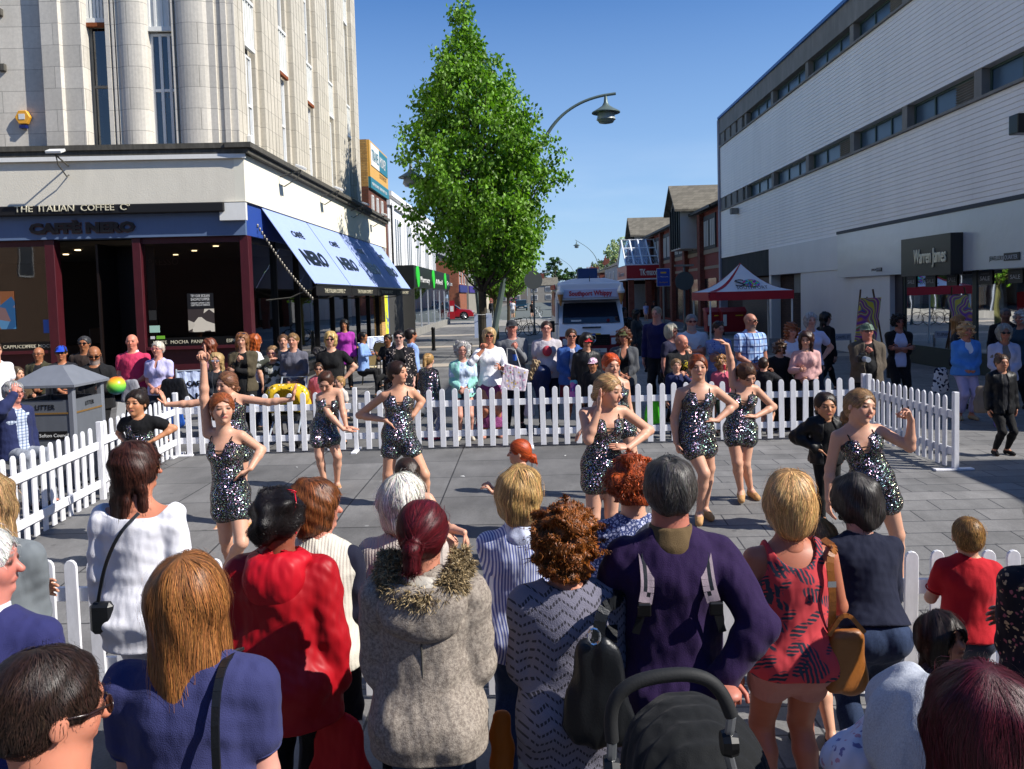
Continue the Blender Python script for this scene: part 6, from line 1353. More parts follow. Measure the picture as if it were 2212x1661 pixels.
MB().box(-.3, .3, 1.2, 1.8, zt_v+.1, zt_v+.42).build('roof_vent', paint('blue_vent', '#1c3560', .5), vt, bevel=.03); MB().tube([(0, .5, zt_v), (0, .45, zt_v+.16)], .012, 5).build('aerial', M_black, vt)
MB().box(-1.045, -1.032, 1.6, 4.2, 1.5, 2.3).build('side_picture', grad_poster('#8a2028', '#c8a878', '#7a6a58'), vt); MB().box(-1.05, -1.033, .95, 5.4, 2.35, 2.5).build('red_stripe', flatmat('stripe_red', '#b02830', .4), vt); MB().box(-.985, -.972, .3, .85, 1.35, 1.95).build('side_window', M_vglass, vt)
MB().box(-.6, -.3, .16, .2, zw_b+.05, zw_b+.13).build('dashboard_papers', M_white, vt); MB().lathe([(.05, 0), (.05, .01)], (.5, .11, zw_b+.1), 12, 'Y').build('windscreen_sticker', M_vred, vt)
# ================================================================ gazebo
gy = 28.6; gx0, gx1 = float(atY(1532, 650, gy)[0]), float(atY(1714, 650, gy)[0]); gw = gx1-gx0; gz = float(atY(1620, 647.5, gy)[2])
gt = thing('gazebo', 'red and white pop up gazebo with a round multicoloured logo', 'gazebo', (gx0, gy, 0)); M_gr = paint('gazebo_red', '#a81828', .6, var=.06); M_gw = paint('gazebo_white', '#d6d8de', .65, var=.04)
ap = (gw/2, gw/2, float(atY(1601, 569, gy+gw/2)[2])); zc_ = gz+.30
for i, (a, b) in enumerate((((0, 0), (gw, 0)), ((gw, 0), (gw, gw)), ((gw, gw), (0, gw)), ((0, gw), (0, 0)))):
    V = []; n = 8
    A, B = np.array([*a, zc_]), np.array([*b, zc_]); Cn = np.array(ap); mb = MB()
    def pnt(u, t): # t up the slope, sagging a little
        e = A+(B-A)*u; p = e+(Cn-e)*t; return (p[0], p[1], p[2]-.22*math.sin(math.pi*t)**1*(.6+.4*(t < .9)))
    for r_ in range(8):
        for c in range(8): mb.poly([pnt(c/8, r_/8), pnt((c+1)/8, r_/8), pnt((c+1)/8, (r_+1)/8), pnt(c/8, (r_+1)/8)])
    mb.build('roof_panel', M_gw if i != 9 else M_gr, gt)
    d = _n(B-A); mb = MB(); o_ = np.cross([0, 0, 1.], d)*-1
    mb.prism([tuple(A+o_*.01), tuple(B+o_*.01), tuple(B+o_*.01-np.array([0, 0, .3])), tuple(A+o_*.01-np.array([0, 0, .3]))], tuple(o_*.012)); mb.build('valance', M_gr, gt)
    rb = MB(); pa = [np.array(pnt(0, t))+np.array([0, 0, .012]) for t in np.linspace(0, 1, 9)]; wd_ = d*.13
    for k in range(8): w0, w1 = (1-k/8)*1.6+.25, (1-(k+1)/8)*1.6+.25; rb.poly([pa[k], pa[k]+wd_*w0, pa[k+1]+wd_*w1, pa[k+1]])
    rb.build('red_border', M_gr, gt)
    MB().boxc((a[0]+(.04 if a[0] == 0 else -.04), a[1]+(.04 if a[1] == 0 else -.04), gz/2+.05), (.05, .05, gz+.1)).build('leg', M_white, gt)
# logo lies on the front roof panel
fn = _n(np.cross([1, 0, 0], np.array([0, gw/2, ap[2]-zc_]))); up_s = _n(np.array([0, gw/2, ap[2]-zc_])); Ms = Matrix(((1, up_s[0], fn[0], 0), (0, up_s[1], fn[1], 0), (0, up_s[2], fn[2], 0), (0, 0, 0, 1)))
def onroof(x, t): 
    p = np.array([x, 0, zc_])+np.array([0, gw/2, ap[2]-zc_])*t; p[2] -= .22*math.sin(math.pi*t); return Vector(tuple(p-fn*.0+np.array([0, -.04, .03])))+Vector((gx0, gy, 0))
flip = 1
sign(gt, 'S', .62, flatmat('logo_dark', '#24262c', .6), onroof(gw*.36, .34), 0, w=.36, tilt=Ms, ext=.003); sign(gt, 'SOUTHPORT', .24, flatmat('logo_dark', '#24262c', .6), onroof(gw*.35, .15), 0, w=gw*.37, tilt=Ms, ext=.003)
g = NG('confetti_logo'); vo = g.n('TexVoronoi'); vo.inputs['Scale'].default_value = 16; g.l(g.coord(), vo.inputs['Vector']); hs = g.n('HueSaturation'); hs.inputs['Saturation'].default_value = 1.5; hs.inputs['Value'].default_value = .6; g.l(vo.outputs['Color'], hs.inputs['Color']); M_conf = g.set(hs.outputs[0], .6)
el_ = MB(); c0 = onroof(gw*.56, .46); el_.poly([tuple(c0+Vector((.30*math.cos(a), 0, 0))+Vector(tuple(up_s))*.26*math.sin(a)) for a in np.linspace(0, 6.283, 25)[:-1]]); add(gt, 'round_logo', el_, M_conf)
fr_ = MB(); fr_.tube([(.05, .05, gz+.2), (gw-.05, .05, gz+.2)], .02, 6).tube([(.05, gw-.05, gz+.2), (gw-.05, gw-.05, gz+.2)], .02, 6); fr_.build('frame', M_white, gt)
# red wheelie bins
for i, (x0, x1) in enumerate(((1526, 1556), (1559, 1612))):
    Y = 40.5+i*-.6; a = float(atY(x0, 700, Y)[0]); b = float(atY(x1, 700, Y)[0]); t = thing('wheelie_bin', ('red wheelie bin under the gazebo, half hidden behind its left leg', 'red four wheeled bin with paper notices under the gazebo')[i], 'bin', (a, Y, 0))
    w = b-a; MB().prism([(.05, 0, .15), (w-.05, 0, .15), (w, -.08, 1.12), (0, -.08, 1.12)], (0, .8, 0)).build('body', paint('bin_red', '#8f1620', .45), t, bevel=.03); MB().prism([(-.03, -.14, 1.12), (w+.03, -.14, 1.12), (w+.03, .3, 1.34), (-.03, .3, 1.34)], (0, .55, -.05)).build('lid', paint('bin_red', '#8f1620', .45), t, bevel=.02)
    for x in (.1, w-.1): MB().lathe([(.09, -.03), (.09, .03)], (x, .05, .09), 12, 'X').build('wheel', M_black, t)
    MB().box(.06, .22, -.1, -.06, .45, 1.0).build('notice', M_white, t); MB().box(w*.55, w*.85, -.11, -.075, .92, .97).build('yellow_strip', flatmat('logo_yellow', '#d8b018', .5), t)
# painting on an easel, street name plate
ey = 23.0; P = atY(1878, 700, ey); t = thing('easel', 'wooden easel leaning by the white wall', 'easel', (float(P[0]), ey, 0)); za = float(atY(1878, 625, ey)[2])
MB().tube([(-.45, 0, 0), (-.14, .25, za)], .025, 6).tube([(.45, 0, 0), (.2, .25, za)], .025, 6).tube([(.1, .9, 0), (.05, .28, za*.9)], .02, 6).tube([(-.4, .1, .58), (.42, .1, .58)], .025, 6).build('frame', paint('easel_wood', '#5a4028', .7), t)
g = NG('swirl_paint'); w = g.n('TexWave', bands_direction='DIAGONAL'); w.inputs['Scale'].default_value = 1.1; w.inputs['Distortion'].default_value = 22; w.inputs['Detail'].default_value = 2; w.inputs['Detail Scale'].default_value = .8; g.l(g.coord(), w.inputs[0]); M_sw = g.set(g.ramp(w.outputs['Fac'], [(0, C_('#7a2f9a')), (.18, C_('#d88a20')), (.34, C_('#c8c4b0')), (.5, C_('#4a8a2a')), (.66, C_('#c83060')), (.82, C_('#2a5a9a')), (.95, C_('#d8c030'))]), .4)
t = thing('painting', 'colourful swirled abstract painting standing on the easel', 'painting', (float(P[0]), ey-.04, 0)); z0, z1 = .62, float(atY(1890, 643, ey)[2]); MB().prism([(-.42, 0.03, z0), (.18, .03, z0), (.40, .2, z1), (-.18, .2, z1)], (0, .03, 0)).build('canvas', M_sw, t)
P = atY(1820, 728, 24.5); t = thing('street_name_plate', 'white street name plate on two short posts by the wall', 'street sign', (float(P[0]), 24.5, 0)); MB().box(-.25, .25, -.02, .0, float(P[2])-.1, float(P[2])+.1).build('plate', flatmat('grey_plate', '#9fa6b4', .5), t); sign(t, 'CHAPEL ST', .12, M_blk, (float(P[0])-.2, 24.47, float(P[2])-.04), 0, w=.4, ext=.001)
for s in (-1, 1): MB().box(s*.24-.02, s*.24+.02, 0, .04, 0, float(P[2])).build('post', M_conc, t)
# ================================================================ cars and bicycles
def car(label, x, y, rz, col, L=4.3, W=1.8, H=1.5, suv=0, rim='#b0b0b0'):
    t = thing('parked_car', label, 'car', (x, y, 0), rz=rz); m = paint('car_paint_'+col, col, .2, .1, spec=.7); h2 = H*.58; g_ = paint('car_glass', '#18242a', .05, spec=.8)
    pr = [(-L/2, .28), (-L/2, h2*.95), (-L/2+.15, h2+.02), (L*.20, h2+.04), (L/2-.35, h2*.92), (L/2-.05, h2*.72), (L/2, .3)]
    MB().prism([(a, -W/2, b) for a, b in pr], (0, W, 0)).build('body', m, t, bevel=.05, smooth=True)
    cab = [(-L/2+.15, h2), (-L/2+.45, H-.04), (-L*.1, H), (L*.06, H-.05), (L*.24, h2)]; MB().prism([(a, -W/2+.12, b) for a, b in cab], (0, W-.24, 0)).build('cabin', g_, t, bevel=.03, smooth=True)
    MB().prism([(-L/2+.4, -W/2+.14, H-.05), (-L*.1, -W/2+.14, H-.01), (L*.07, -W/2+.14, H-.06), (L*.07, -W/2+.14, H), (-L*.1, -W/2+.14, H+.05), (-L/2+.4, -W/2+.14, H)], (0, W-.28, 0)).build('roof', m, t, bevel=.01)
    r = .34 if not suv else .40
    for sx in (-1, 1):
        for sy in (-1, 1):
            c = (sx*L*.31, sy*(W/2-.1), r); w = MB().lathe([(r*.6, -.11), (r, -.11), (r+.0, .11), (r*.6, .11)], c, 24, 'Y').build('wheel', M_black, t, smooth=True, angle=40)
            rm_ = MB().lathe([(r*.22, -.125), (r*.22, .125)], c, 10, 'Y')
            for k in range(8): a = k*math.pi/4; rm_.tube([c, (c[0]+r*.68*math.cos(a), c[1]+sy*.0, c[2]+r*.68*math.sin(a))], .035, 5)
            rm_.v = [(v[0], v[1]+sy*.1, v[2]) for v in rm_.v]; rm_.build('rim', paint('rim', rim, .3, .6), w)
    for sy in (-1, 1):
        MB().boxc((L/2-.1, sy*(W/2-.3), h2*.72), (.2, .42, .16)).build('headlight', paint('lamp_glass', '#b8bcc0', .1), t, bevel=.03); MB().boxc((L*.17, sy*(W/2+.06), h2+.07), (.16, .16, .13)).build('wing_mirror', m, t, bevel=.03)
    MB().box(L/2-.01, L/2+.03, -.3, .3, .42, .54).build('number_plate', M_white, t); MB().box(L/2-.03, L/2+.012, -.5, .5, .58, .7).build('grille', M_black, t); return t
P = gnd(1000, 690); car('red sports utility car emerging from the side road by the brick gable', float(P[0])-1.3, float(P[1]), 0, '#9c1020', 4.8, 1.95, 1.75, 1)
P = gnd(1126, 671); car('dark navy hatchback driving down the road towards the crowd', float(P[0]), float(P[1])+2, -math.pi/2, '#14303c', 3.8)
car('small red car parked far down the street on the left', -3.2, 190, -math.pi/2, '#a02020', 4.2); car('dark parked car at the far right kerb of the street', 5.8, 170, -math.pi/2, '#20242c', 4.4)
def bicycle(label, x, y, rz, lean=0, s=1.0, grp=None):
    t = thing('bicycle', label, 'bicycle', (x, y, 0), grp, rz=rz); t.rotation_euler[0] = lean
    for k, wx in enumerate((-.52, .52)):
        c = MB().tube([(wx+.33*math.cos(a), 0, .34+.33*math.sin(a)) for a in np.linspace(0, 6.283, 25)], .02, 6).build('wheel', M_black, t)
        sp = MB(); [sp.tube([(wx, 0, .34), (wx+.32*math.cos(a), 0, .34+.32*math.sin(a))], .003, 4) for a in np.linspace(0, 6.283, 13)[:-1]]; sp.build('spokes', M_alu, c)
    MB().tube([(-.52, 0, .34), (-.1, 0, .3), (.38, 0, .78), (-.2, 0, .82), (-.1, 0, .3)], .018, 6).tube([(-.2, 0, .82), (-.52, 0, .34)], .014, 6).tube([(.52, 0, .34), (.38, 0, .78), (.34, 0, .95)], .018, 6).build('frame', M_black, t)
    MB().boxc((-.23, 0, .93), (.26, .12, .05)).tube([(-.2, 0, .8), (-.23, 0, .93)], .015, 6).build('saddle', M_black, t, bevel=.015); MB().tube([(.25, -.28, 1.0), (.34, 0, .97), (.25, .28, 1.0)], .014, 6).build('handlebars', M_black, t); return t
P = gnd(1124, 726); bicycle('black bicycle parked behind the man in the grey jumper and cap, nearer one', float(P[0]), float(P[1]), .35, .1, grp='bicycles parked by the trees'); bicycle('black bicycle with a basket parked behind the man in the cap, further one', float(P[0])+.25, float(P[1])+.8, .2, -.1, grp='bicycles parked by the trees')
P = gnd(1153, 684); bicycle('bicycle held by the person in black far down the street', float(P[0])+.35, float(P[1]), .9, .1)
# bollards
for i, (x, y) in enumerate(((937, 757), (1016, 770))):
    P = gnd(x, y); t = thing('bollard', ('black bollard on the left pavement by the cafe tables', 'short black stump behind the blonde woman, right of the bollard')[i], 'bollard', tuple(P)); h = .98 if i == 0 else .5
    MB().lathe([(.1, 0), (.1, .05), (.075, .07), (.075, h-.12), (.085, h-.1), (.085, h-.06), (.06, h)], (0, 0, 0), 16).build('post', M_black, t, smooth=True)
# ================================================================ litter bin
by = 9.8; bx0, bx1 = float(atY(33, 950, by)[0]), float(atY(163, 950, by)[0]); bz = float(atY(100, 832, by)[2])
lt = thing('litter_bin', 'large grey litter bin with a pitched lid behind the fence', 'litter bin', (bx0, by, 0)); w = bx1-bx0; d = .74
M_bin = paint('bin_grey', '#7e828a', .45, .25, var=.08, vs=4, dirt=.2); M_bin2 = paint('bin_grey_panel', '#666a70', .5, .2, var=.08, vs=4, dirt=.2)
bw = MB(); zo, zi = bz-.04, bz-.19
for (x, y) in ((0, 0), (w-.07, 0), (0, d-.07), (w-.07, d-.07)): MB().box(x, x+.07, y, y+.07, 0, bz).build('corner_post', M_bin, lt, bevel=.01)
MB().box(.07, w-.07, .012, .05, .03, zi).build('front_panel', M_bin2, lt); MB().box(w-.05, w-.012, .07, d-.07, .03, zi).build('side_panel', M_bin2, lt); MB().box(.012, .05, .07, d-.07, .03, zi).build('side_panel', M_bin2, lt); MB().box(.07, w-.07, d-.05, d-.012, .03, zi).build('rear_panel', M_bin2, lt)
for a in (MB().box(.07, w-.07, .008, .05, zo, bz), MB().box(w-.05, w-.008, .07, d-.07, zo, bz), MB().box(.07, w-.07, d-.05, d-.01, zo, bz), MB().box(.008, .05, .07, d-.07, zo, bz)): a.build('top_rail', M_bin, lt)
e = .05; pk = (w/2, d/2, bz+.21); r_ = MB(); c4_ = [(-e, -e, bz), (w+e, -e, bz), (w+e, d+e, bz), (-e, d+e, bz)]; s_ = .12
tp = [(w/2-s_, d/2-s_, pk[2]), (w/2+s_, d/2-s_, pk[2]), (w/2+s_, d/2+s_, pk[2]), (w/2-s_, d/2+s_, pk[2])]
for k in range(4): r_.poly([c4_[k], c4_[(k+1) % 4], tp[(k+1) % 4], tp[k]])
r_.poly(tp); lo_ = [(a, b, bz-.03) for a, b, c in c4_]; r_.poly(lo_)
for k in range(4): r_.poly([lo_[k], lo_[(k+1) % 4], c4_[(k+1) % 4], c4_[k]])
r_.build('lid', M_bin, lt); MB().box(.07, w-.07, .004, .012, zi-.17, zi-.15).build('gold_line', paint('brass', '#8a6a3a', .5, .4), lt); MB().box(w-.012, w-.004, .07, d-.07, zi-.17, zi-.15).build('gold_line', paint('brass', '#8a6a3a', .5, .4), lt)
MB().box(.1, w-.1, .1, d-.1, .05, zi-.1).build('liner', M_black, lt)
sign(lt, 'LITTER', .085, M_blk, (bx0+w*.36, by+.008, zi-.11), 0, w=.24, ext=.002); sign(lt, 'LITTER', .075, M_blk, (bx1-.006, by+d*.38, zi-.10), 90, w=.2, ext=.002)
MB().box(.28, w-.1, .004, .011, .60, .70).build('name_strip', M_blk, lt); sign(lt, 'Sefton Council', .06, M_white, (bx0+.30, by+.002, .63), 0, w=.36, ext=.001)
# ================================================================ white picket fence
M_pick = paint('fence_white', '#e6e6ea', .5, var=.04, vs=12, dirt=.35)
def picket_mesh():
    w, t, h = .078, .02, .88; mb = MB(); pr = [(-w/2, .03), (w/2, .03), (w/2, h-.045)]+[(w/2*math.cos(a), h-.045+.045*math.sin(a)) for a in np.linspace(0, math.pi, 7)[1:-1]]+[(-w/2, h-.045)]
    mb.prism([(a, -t/2, b) for a, b in pr], (0, t, 0)); return mb
_pk = None
def fence(label, A, B, n=13, foot=True, group='panels of the white picket fence', endpost=False):
    global _pk
    A, B = np.array(A[:2], float), np.array(B[:2], float); L = float(np.linalg.norm(B-A)); rz = math.atan2(B[1]-A[1], B[0]-A[0])
    t = thing('fence_panel', label, 'fence', (A[0], A[1], gzf((A[1]+B[1])/2)), group, rz=rz); g0 = .06; pw = (L-.12)
    for z in (.22, .66): MB().box(.05, L-.05, .011, .035, z-.045, z+.045).build('rail', M_pick, t, bevel=.004)
    for k in range(n):
        x = .10+(L-.2)*(k+.5)/n
        if _pk is None: _pk = picket_mesh().build('picket', M_pick, t, bevel=.003); p = _pk
        else: p = _pk.copy(); COL.objects.link(p); p.parent = t
        p.location = (x, 0, random.uniform(-.006, .004)); p.rotation_euler = (random.uniform(-.006, .006), random.uniform(-.012, .012), 0)
    for x in ((0, L) if endpost else (0,)):
        MB().box(x-.03, x+.03, .0, .06, 0, .93).box(x-.04, x+.04, -.22, .24, 0, .025).build('post', M_pick, t, bevel=.004)
    return t
G = lambda x, y: gnd(x, y)[:2]
zf = .88-.22
c0, c1, c2, c3, c4_ = G(382, 986), G(770, 975), G(1147, 965), G(1510, 955), G(1868, 945)
fence('left hand panel of the back picket fence, from the left corner', c0, c1); fence('back fence panel behind the dancer with both hands on her hips', c1, c2); fence('back fence panel in front of the ice cream van', c2, c3); fence('right hand panel of the back fence, up to the right corner', c3, c4_, endpost=True)
c5 = G(2058, 1016); fence('fence panel running forward from the back right corner', c4_+np.array([.02, -.03]), c5, endpost=True)
dL = _n(np.array(G(63, 1165))-c0)*2.5; 
for i in range(3): fence(('first fence panel forward from the back left corner, beside the litter bin', 'second fence panel forward from the left corner, in front of the seated man', 'left fence panel nearest the crowd')[i], c0+dL*i+np.array([.0, -.02]), c0+dL*(i+1), endpost=i == 2)
# front fence
def Fp(x, y): # ground point whose picket top is seen at x,y
    d = ray(x, y); return (CAM+d*((zf-HC)/d[2]))[:2]
f0, f1 = Fp(-60, 1212), Fp(2260, 1185); dv = _n(f1-f0); Lf = np.linalg.norm(f1-f0); n_ = int(round(Lf/2.5)); 
for i in range(n_): fence(('front fence panel at the left behind the woman in the white top', 'front fence panel hidden behind the crowd, second from left', 'front fence panel at the right by the boy in red', 'front fence panel at the far right')[min(i, 3)], f0+dv*Lf*i/n_, f0+dv*Lf*(i+1)/n_, endpost=i == n_-1)
# ================================================================ cafe tables, chairs and banners
M_cane = paint('cane', '#a08a5c', .7, var=.3, vs=30); M_cdark = paint('chair_tube', '#1a1712', .4)
def chair0():
    t = thing('cafe_chair', 'x', 'chair', (0, 0, 0)); MB().lathe([(.2, 0), (.21, .02), (.2, .04)], (0, 0, .43), 16).build('seat', paint('cushion', '#c4b896', .8), t)
    MB().prism([(-.19, .17, .5), (.19, .17, .5), (.21, .2, .72), (.15, .22, .86), (0, .23, .9), (-.15, .22, .86), (-.21, .2, .72)], (0, .015, 0)).build('backrest', M_cane, t)
    MB().tube([(-.19, .19, .42), (-.22, .21, .72), (-.14, .23, .89), (0, .24, .93), (.14, .23, .89), (.22, .21, .72), (.19, .19, .42)], .016, 6).build('back_frame', M_cdark, t)
    for sx in (-1, 1):
        for sy in (-1, 1): MB().tube([(sx*.16, sy*.15, .43), (sx*.2, sy*.2, 0)], .014, 6).build('leg', M_cdark, t)
    return t
ch0 = chair0(); first = True
for i, (x, y, rz, lb) in enumerate(((800, 829, 3.3, 'cane backed cafe chair left of the woman in the floral kimono'), (829, 800, 2.9, 'cane backed cafe chair beyond the table by the floral kimono'), (437, 850, 2.6, 'cane cafe chair behind the blonde girl in sunglasses'), (350, 848, 3.0, 'cane cafe chair behind the woman in lavender'), (30, 880, 1.2, 'cafe chair at the far left table'))):
    t = ch0 if i == 0 else copy_tree(ch0); P = gnd(x, y); t.location = tuple(P); t.rotation_euler[2] = rz; t['label'] = lb; t['group'] = 'cafe chairs'
for i, (x, y, lb) in enumerate(((845, 826, 'small round cafe table with cups between the chairs'), (25, 893, 'round cafe table with cups at the far left'), (770, 800, 'round cafe table behind the woman in black'))):
    P = gnd(x, y); t = thing('cafe_table', lb, 'table', tuple(P), 'cafe tables'); MB().lathe([(.34, .71), (.35, .73), (.34, .75)], (0, 0, 0), 24).build('table_top', paint('table_wood', '#a87d35', .4), t, smooth=True); MB().tube([(0, 0, .02), (0, 0, .71)], .03, 8).lathe([(.22, 0), (.22, .02), (.04, .05)], (0, 0, 0), 16).build('pedestal', M_cdark, t)
    c = thing('coffee_cup', ('blue and white paper coffee cup on the table by the cane chairs', 'white coffee cup and saucer on the far left table', 'blue paper coffee cup on the table behind the woman in black')[i], 'cup', (P[0]+.1, P[1]-.05, .75)); MB().lathe([(.028, 0), (.04, .1), (.042, .105)], (0, 0, 0), 14).build('cup', flatmat('cup_blue' if i != 1 else 'cup_white', '#2858b0' if i != 1 else '#e0e0e0', .5), c, smooth=True); MB().lathe([(.043, .105), (.043, .115), (.03, .12)], (0, 0, 0), 14).build('lid', M_white, c)
M_ban = cloth('plain', '#b4c0dc')
def banner(lb, A, B, z0=.12, z1=.95, txt=True):
    A, B = np.array(A[:2]), np.array(B[:2]); L = float(np.linalg.norm(B-A)); rz = math.atan2(B[1]-A[1], B[0]-A[0]); t = thing('cafe_banner', lb, 'banner', (A[0], A[1], 0), 'cafe windbreak banners', rz=rz)
    n = 14; P = [(L*k/n, .012*math.sin(k*1.7), 0) for k in range(n+1)]; mb = MB()
    for a, b in zip(P[:-1], P[1:]): mb.poly([(a[0], a[1], z0), (b[0], b[1], z0), (b[0], b[1], z1), (a[0], a[1], z1)])
    mb.build('cloth', M_ban, t)
    for x in (0, L): MB().tube([(x, 0, 0), (x, 0, z1+.04)], .018, 8).lathe([(.16, 0), (.16, .02)], (x, 0, 0), 14).build('post', M_alu, t)
    MB().tube([(0, 0, z1), (L, 0, z1)], .014, 6).build('rail', M_alu, t)
    if txt:
        for k, (s_, sz, zz, ww) in enumerate((('CAFF\u00c8', .13, .66, .45), ('NERO', .26, .34, .8))):
            o = text('lettering', s_, sz, M_blk, (L*.25, -.02, zz), (math.pi/2, 0, 0), t, extrude=.002, bold=.006)
banner('pale blue cafe banner behind the woman in lavender', gnd(386, 910), gnd(470, 905)); banner('pale blue cafe banner behind the woman with long ginger curls', gnd(505, 905), gnd(572, 900)); banner('pale blue cafe banner beyond the man in the blue shirt', gnd(795, 790), gnd(850, 786), txt=False)
t = thing('wet_floor_sign', 'yellow folding wet floor sign by the cafe window', 'sign', tuple(gnd(436, 838))); MB().prism([(-.17, -.12, 0), (.17, -.12, 0), (.11, 0, .95), (-.11, 0, .95)], (0, .01, 0)).prism([(-.17, .12, 0), (.17, .12, 0), (.11, 0.02, .95), (-.11, .02, .95)], (0, .01, 0)).build('board', flatmat('warning_yellow', '#d8b414', .5), t); MB().prism([(-.06, -.06, .5), (.06, -.06, .5), (0, -.04, .64)], (0, -.01, 0)).build('warning_triangle', M_blk, t)
t = thing('road_barrier', 'red and white notice board on the pavement beside the red car', 'sign', tuple(gnd(977, 694))); MB().box(-.25, .25, -.03, .03, .2, 1.9).build('board', flatmat('sign_red', '#9c1420', .4), t); MB().box(-.15, .15, -.04, -.03, .9, 1.4).build('panel', M_white, t)
# ================================================================ PEOPLE
SEQ = ('sequin', '#17181d'); TAN = '#c9a07c'; PALE = '#d8a68c'; MIDS = '#c98f70'
def Q(label, x, y, Y, face=0, **k):
    P = np.array(atY(x, y, Y)); z = gzf(Y); P[2] -= {'bob': .022, 'curly': .026, 'long': .022, 'short': .010, 'updo': .012}.get((k.get('hair') or ['x'])[0], 0)*(1 if Y < 6 else .6); return person(label, float(P[0]), float(P[1]), float(P[2])-z if 'h' not in k else k.pop('h'), face, z0=z, **k)
def D(label, Y, h, face, J, tights=True, **k):
    JJ = {}
    for n, v in J.items():
        if n[0] == 'h' and n != 'hc': JJ[n] = v
        else: JJ[n] = np.array(atY(v[0], v[1], Y+(v[2] if len(v) > 2 else 0)))
    k.setdefault('top', ('romper', SEQ)); k.setdefault('shoes', '#b48a5c'); k.setdefault('skin', PALE)
    P = JJ['pel']; return person(label, float(P[0]), float(P[1]), h, face, J=JJ, z0=gzf(Y), w=k.pop('w', .88), cat='dancer', bust=.72, group='dancers in sequinned rompers', **k)
HI = lambda s, d=(-.8, -.3, -.4): (tuple(np.array(d)*np.array([s, 1, 1])), (0, -.3, -1), .25)
D('dancer in sequins at front left pointing one arm straight up', 6.7, 1.6, 8, {'nb': (484, 937), 'hc': (480, 884, -.03), 'pel': (497, 1062), 's-1': (449, 936, .02), 'e-1': (441, 862, -.02), 'w-1': (440, 786, -.03), 's+1': (521, 941), 'e+1': (565, 972, .08), 'w+1': (541, 1012, -.08),
   'p-1': (482, 1078), 'p+1': (513, 1078), 'k-1': (488, 1165, .05), 'a-1': (500, 1235, .18), 'k+1': (522, 1172, -.14), 'a+1': (484, 1232, .0), 'h-1': ((-.15, 0, 1), (0, -1, 0), .9, 'point'), 'h+1': HI(1)}, hair=('braids', '#8a4a28'), head=(22, 4, 0), hh=.245)
D('dancer behind the pointing girl with both arms held out sideways', 8.1, 1.55, -8, {'nb': (494, 856), 'hc': (489, 831, -.02), 'pel': (507, 948), 's+1': (524, 861), 'e+1': (580, 869, -.03), 'w+1': (632, 862, -.05), 's-1': (466, 863), 'e-1': (412, 872, -.03), 'w-1': (358, 874, -.05),
   'k+1': (522, 1040), 'a+1': (541, 1120), 'k-1': (494, 1040), 'a-1': (486, 1128), 'h+1': ((.25, 0, 1), (1, 0, 0), .1), 'h-1': ((-.3, 0, 1), (-1, 0, 0), .1)}, hair=('braids', '#6b4630'), head=(-18, -6, 0), hh=.235)
D('young girl in a black tee and sequins with hands on hips by the left fence', 7.6, 1.3, 5, {'nb': (301, 905), 'hc': (294, 872, -.02), 'pel': (303, 972), 's-1': (271, 912), 'e-1': (257, 935, .06), 'w-1': (274, 958, -.06), 's+1': (334, 910), 'e+1': (376, 925, .06), 'w+1': (333, 950, -.06),
   'k+1': (318, 1060), 'a+1': (322, 1150), 'k-1': (292, 1060), 'a-1': (290, 1155), 'h+1': HI(1), 'h-1': HI(-1)}, top=[('tee', '#0d0d10', {'slv': .45}), ('romper', SEQ, {'c': .014})], hair=('bun', '#241a14'), skin='#c98f6a', head=(-8, 4, 0), hh=.235)
D('dancer looking down with both arms stretched low to one side', 9.5, 1.52, 15, {'nb': (713, 850), 'hc': (703, 826, -.04), 'pel': (699, 925, .02), 's-1': (690, 856, -.03), 'e-1': (710, 894, -.1), 'w-1': (742, 928, -.14), 's+1': (733, 846), 'e+1': (740, 886, -.05), 'w+1': (748, 922, -.1),
   'p-1': (688, 938), 'p+1': (712, 936), 'k-1': (690, 985, -.05), 'a-1': (702, 1045, .0), 'k+1': (729, 985, -.05), 'a+1': (728, 1046, .08), 'h-1': ((.9, -.2, -.1), (0, 0, -1), .1), 'h+1': ((.9, -.1, -.15), (0, 0, -1), .1)}, hair=('braids', '#4a2c1e'), head=(-12, -32, 8), hh=.235)
D('dancer with dark hair and both hands on her hips, feet apart', 8.6, 1.62, 22, {'nb': (861, 841), 'hc': (860, 805, -.03), 'pel': (862, 936), 's-1': (830, 854, -.03), 'e-1': (776, 897, .1), 'w-1': (834, 908, -.08), 's+1': (889, 845, .03), 'e+1': (911, 866, .12), 'w+1': (893, 897, .02),
   'p-1': (847, 952), 'p+1': (879, 950), 'k-1': (838, 1025, -.03), 'a-1': (836, 1095, .05), 'k+1': (917, 1025, -.06), 'a+1': (922, 1090, .08), 'h-1': ((.8, -.1, -.55), (0, 0, -1), .2), 'h+1': ((-.7, .2, -.6), (0, 0, -1), .2)}, hair=('pony', '#2c1c16', 1.6, None, -.25), skin='#d9a385', head=(45, 2, 0), w=1.0)
D('crouching dark haired dancer reaching an arm out behind the white haired woman', 6.3, 1.5, 40, {'nb': (898, 1062, 0), 'hc': (881, 1027, -.05), 'pel': (900, 1180, .12), 's+1': (925, 1076, -.08), 'e+1': (966, 1140, -.16), 'w+1': (1003, 1150, -.3), 's-1': (872, 1080, -.08), 'e-1': (905, 1140, -.2), 'w-1': (950, 1150, -.3),
   'p+1': (915, 1190, .1), 'p-1': (890, 1190, .1), 'k+1': (975, 1172, -.2), 'a+1': (958, 1262, 0), 'k-1': (930, 1200, -.25), 'a-1': (910, 1270, .05), 'h+1': ((.25, 0, -1), (-1, 0, 0), .15), 'h-1': ((.9, 0, -.4), (0, 0, -1), .2)}, hair=('braids', '#2f2019'), head=(-10, -25, 0), hh=.23)
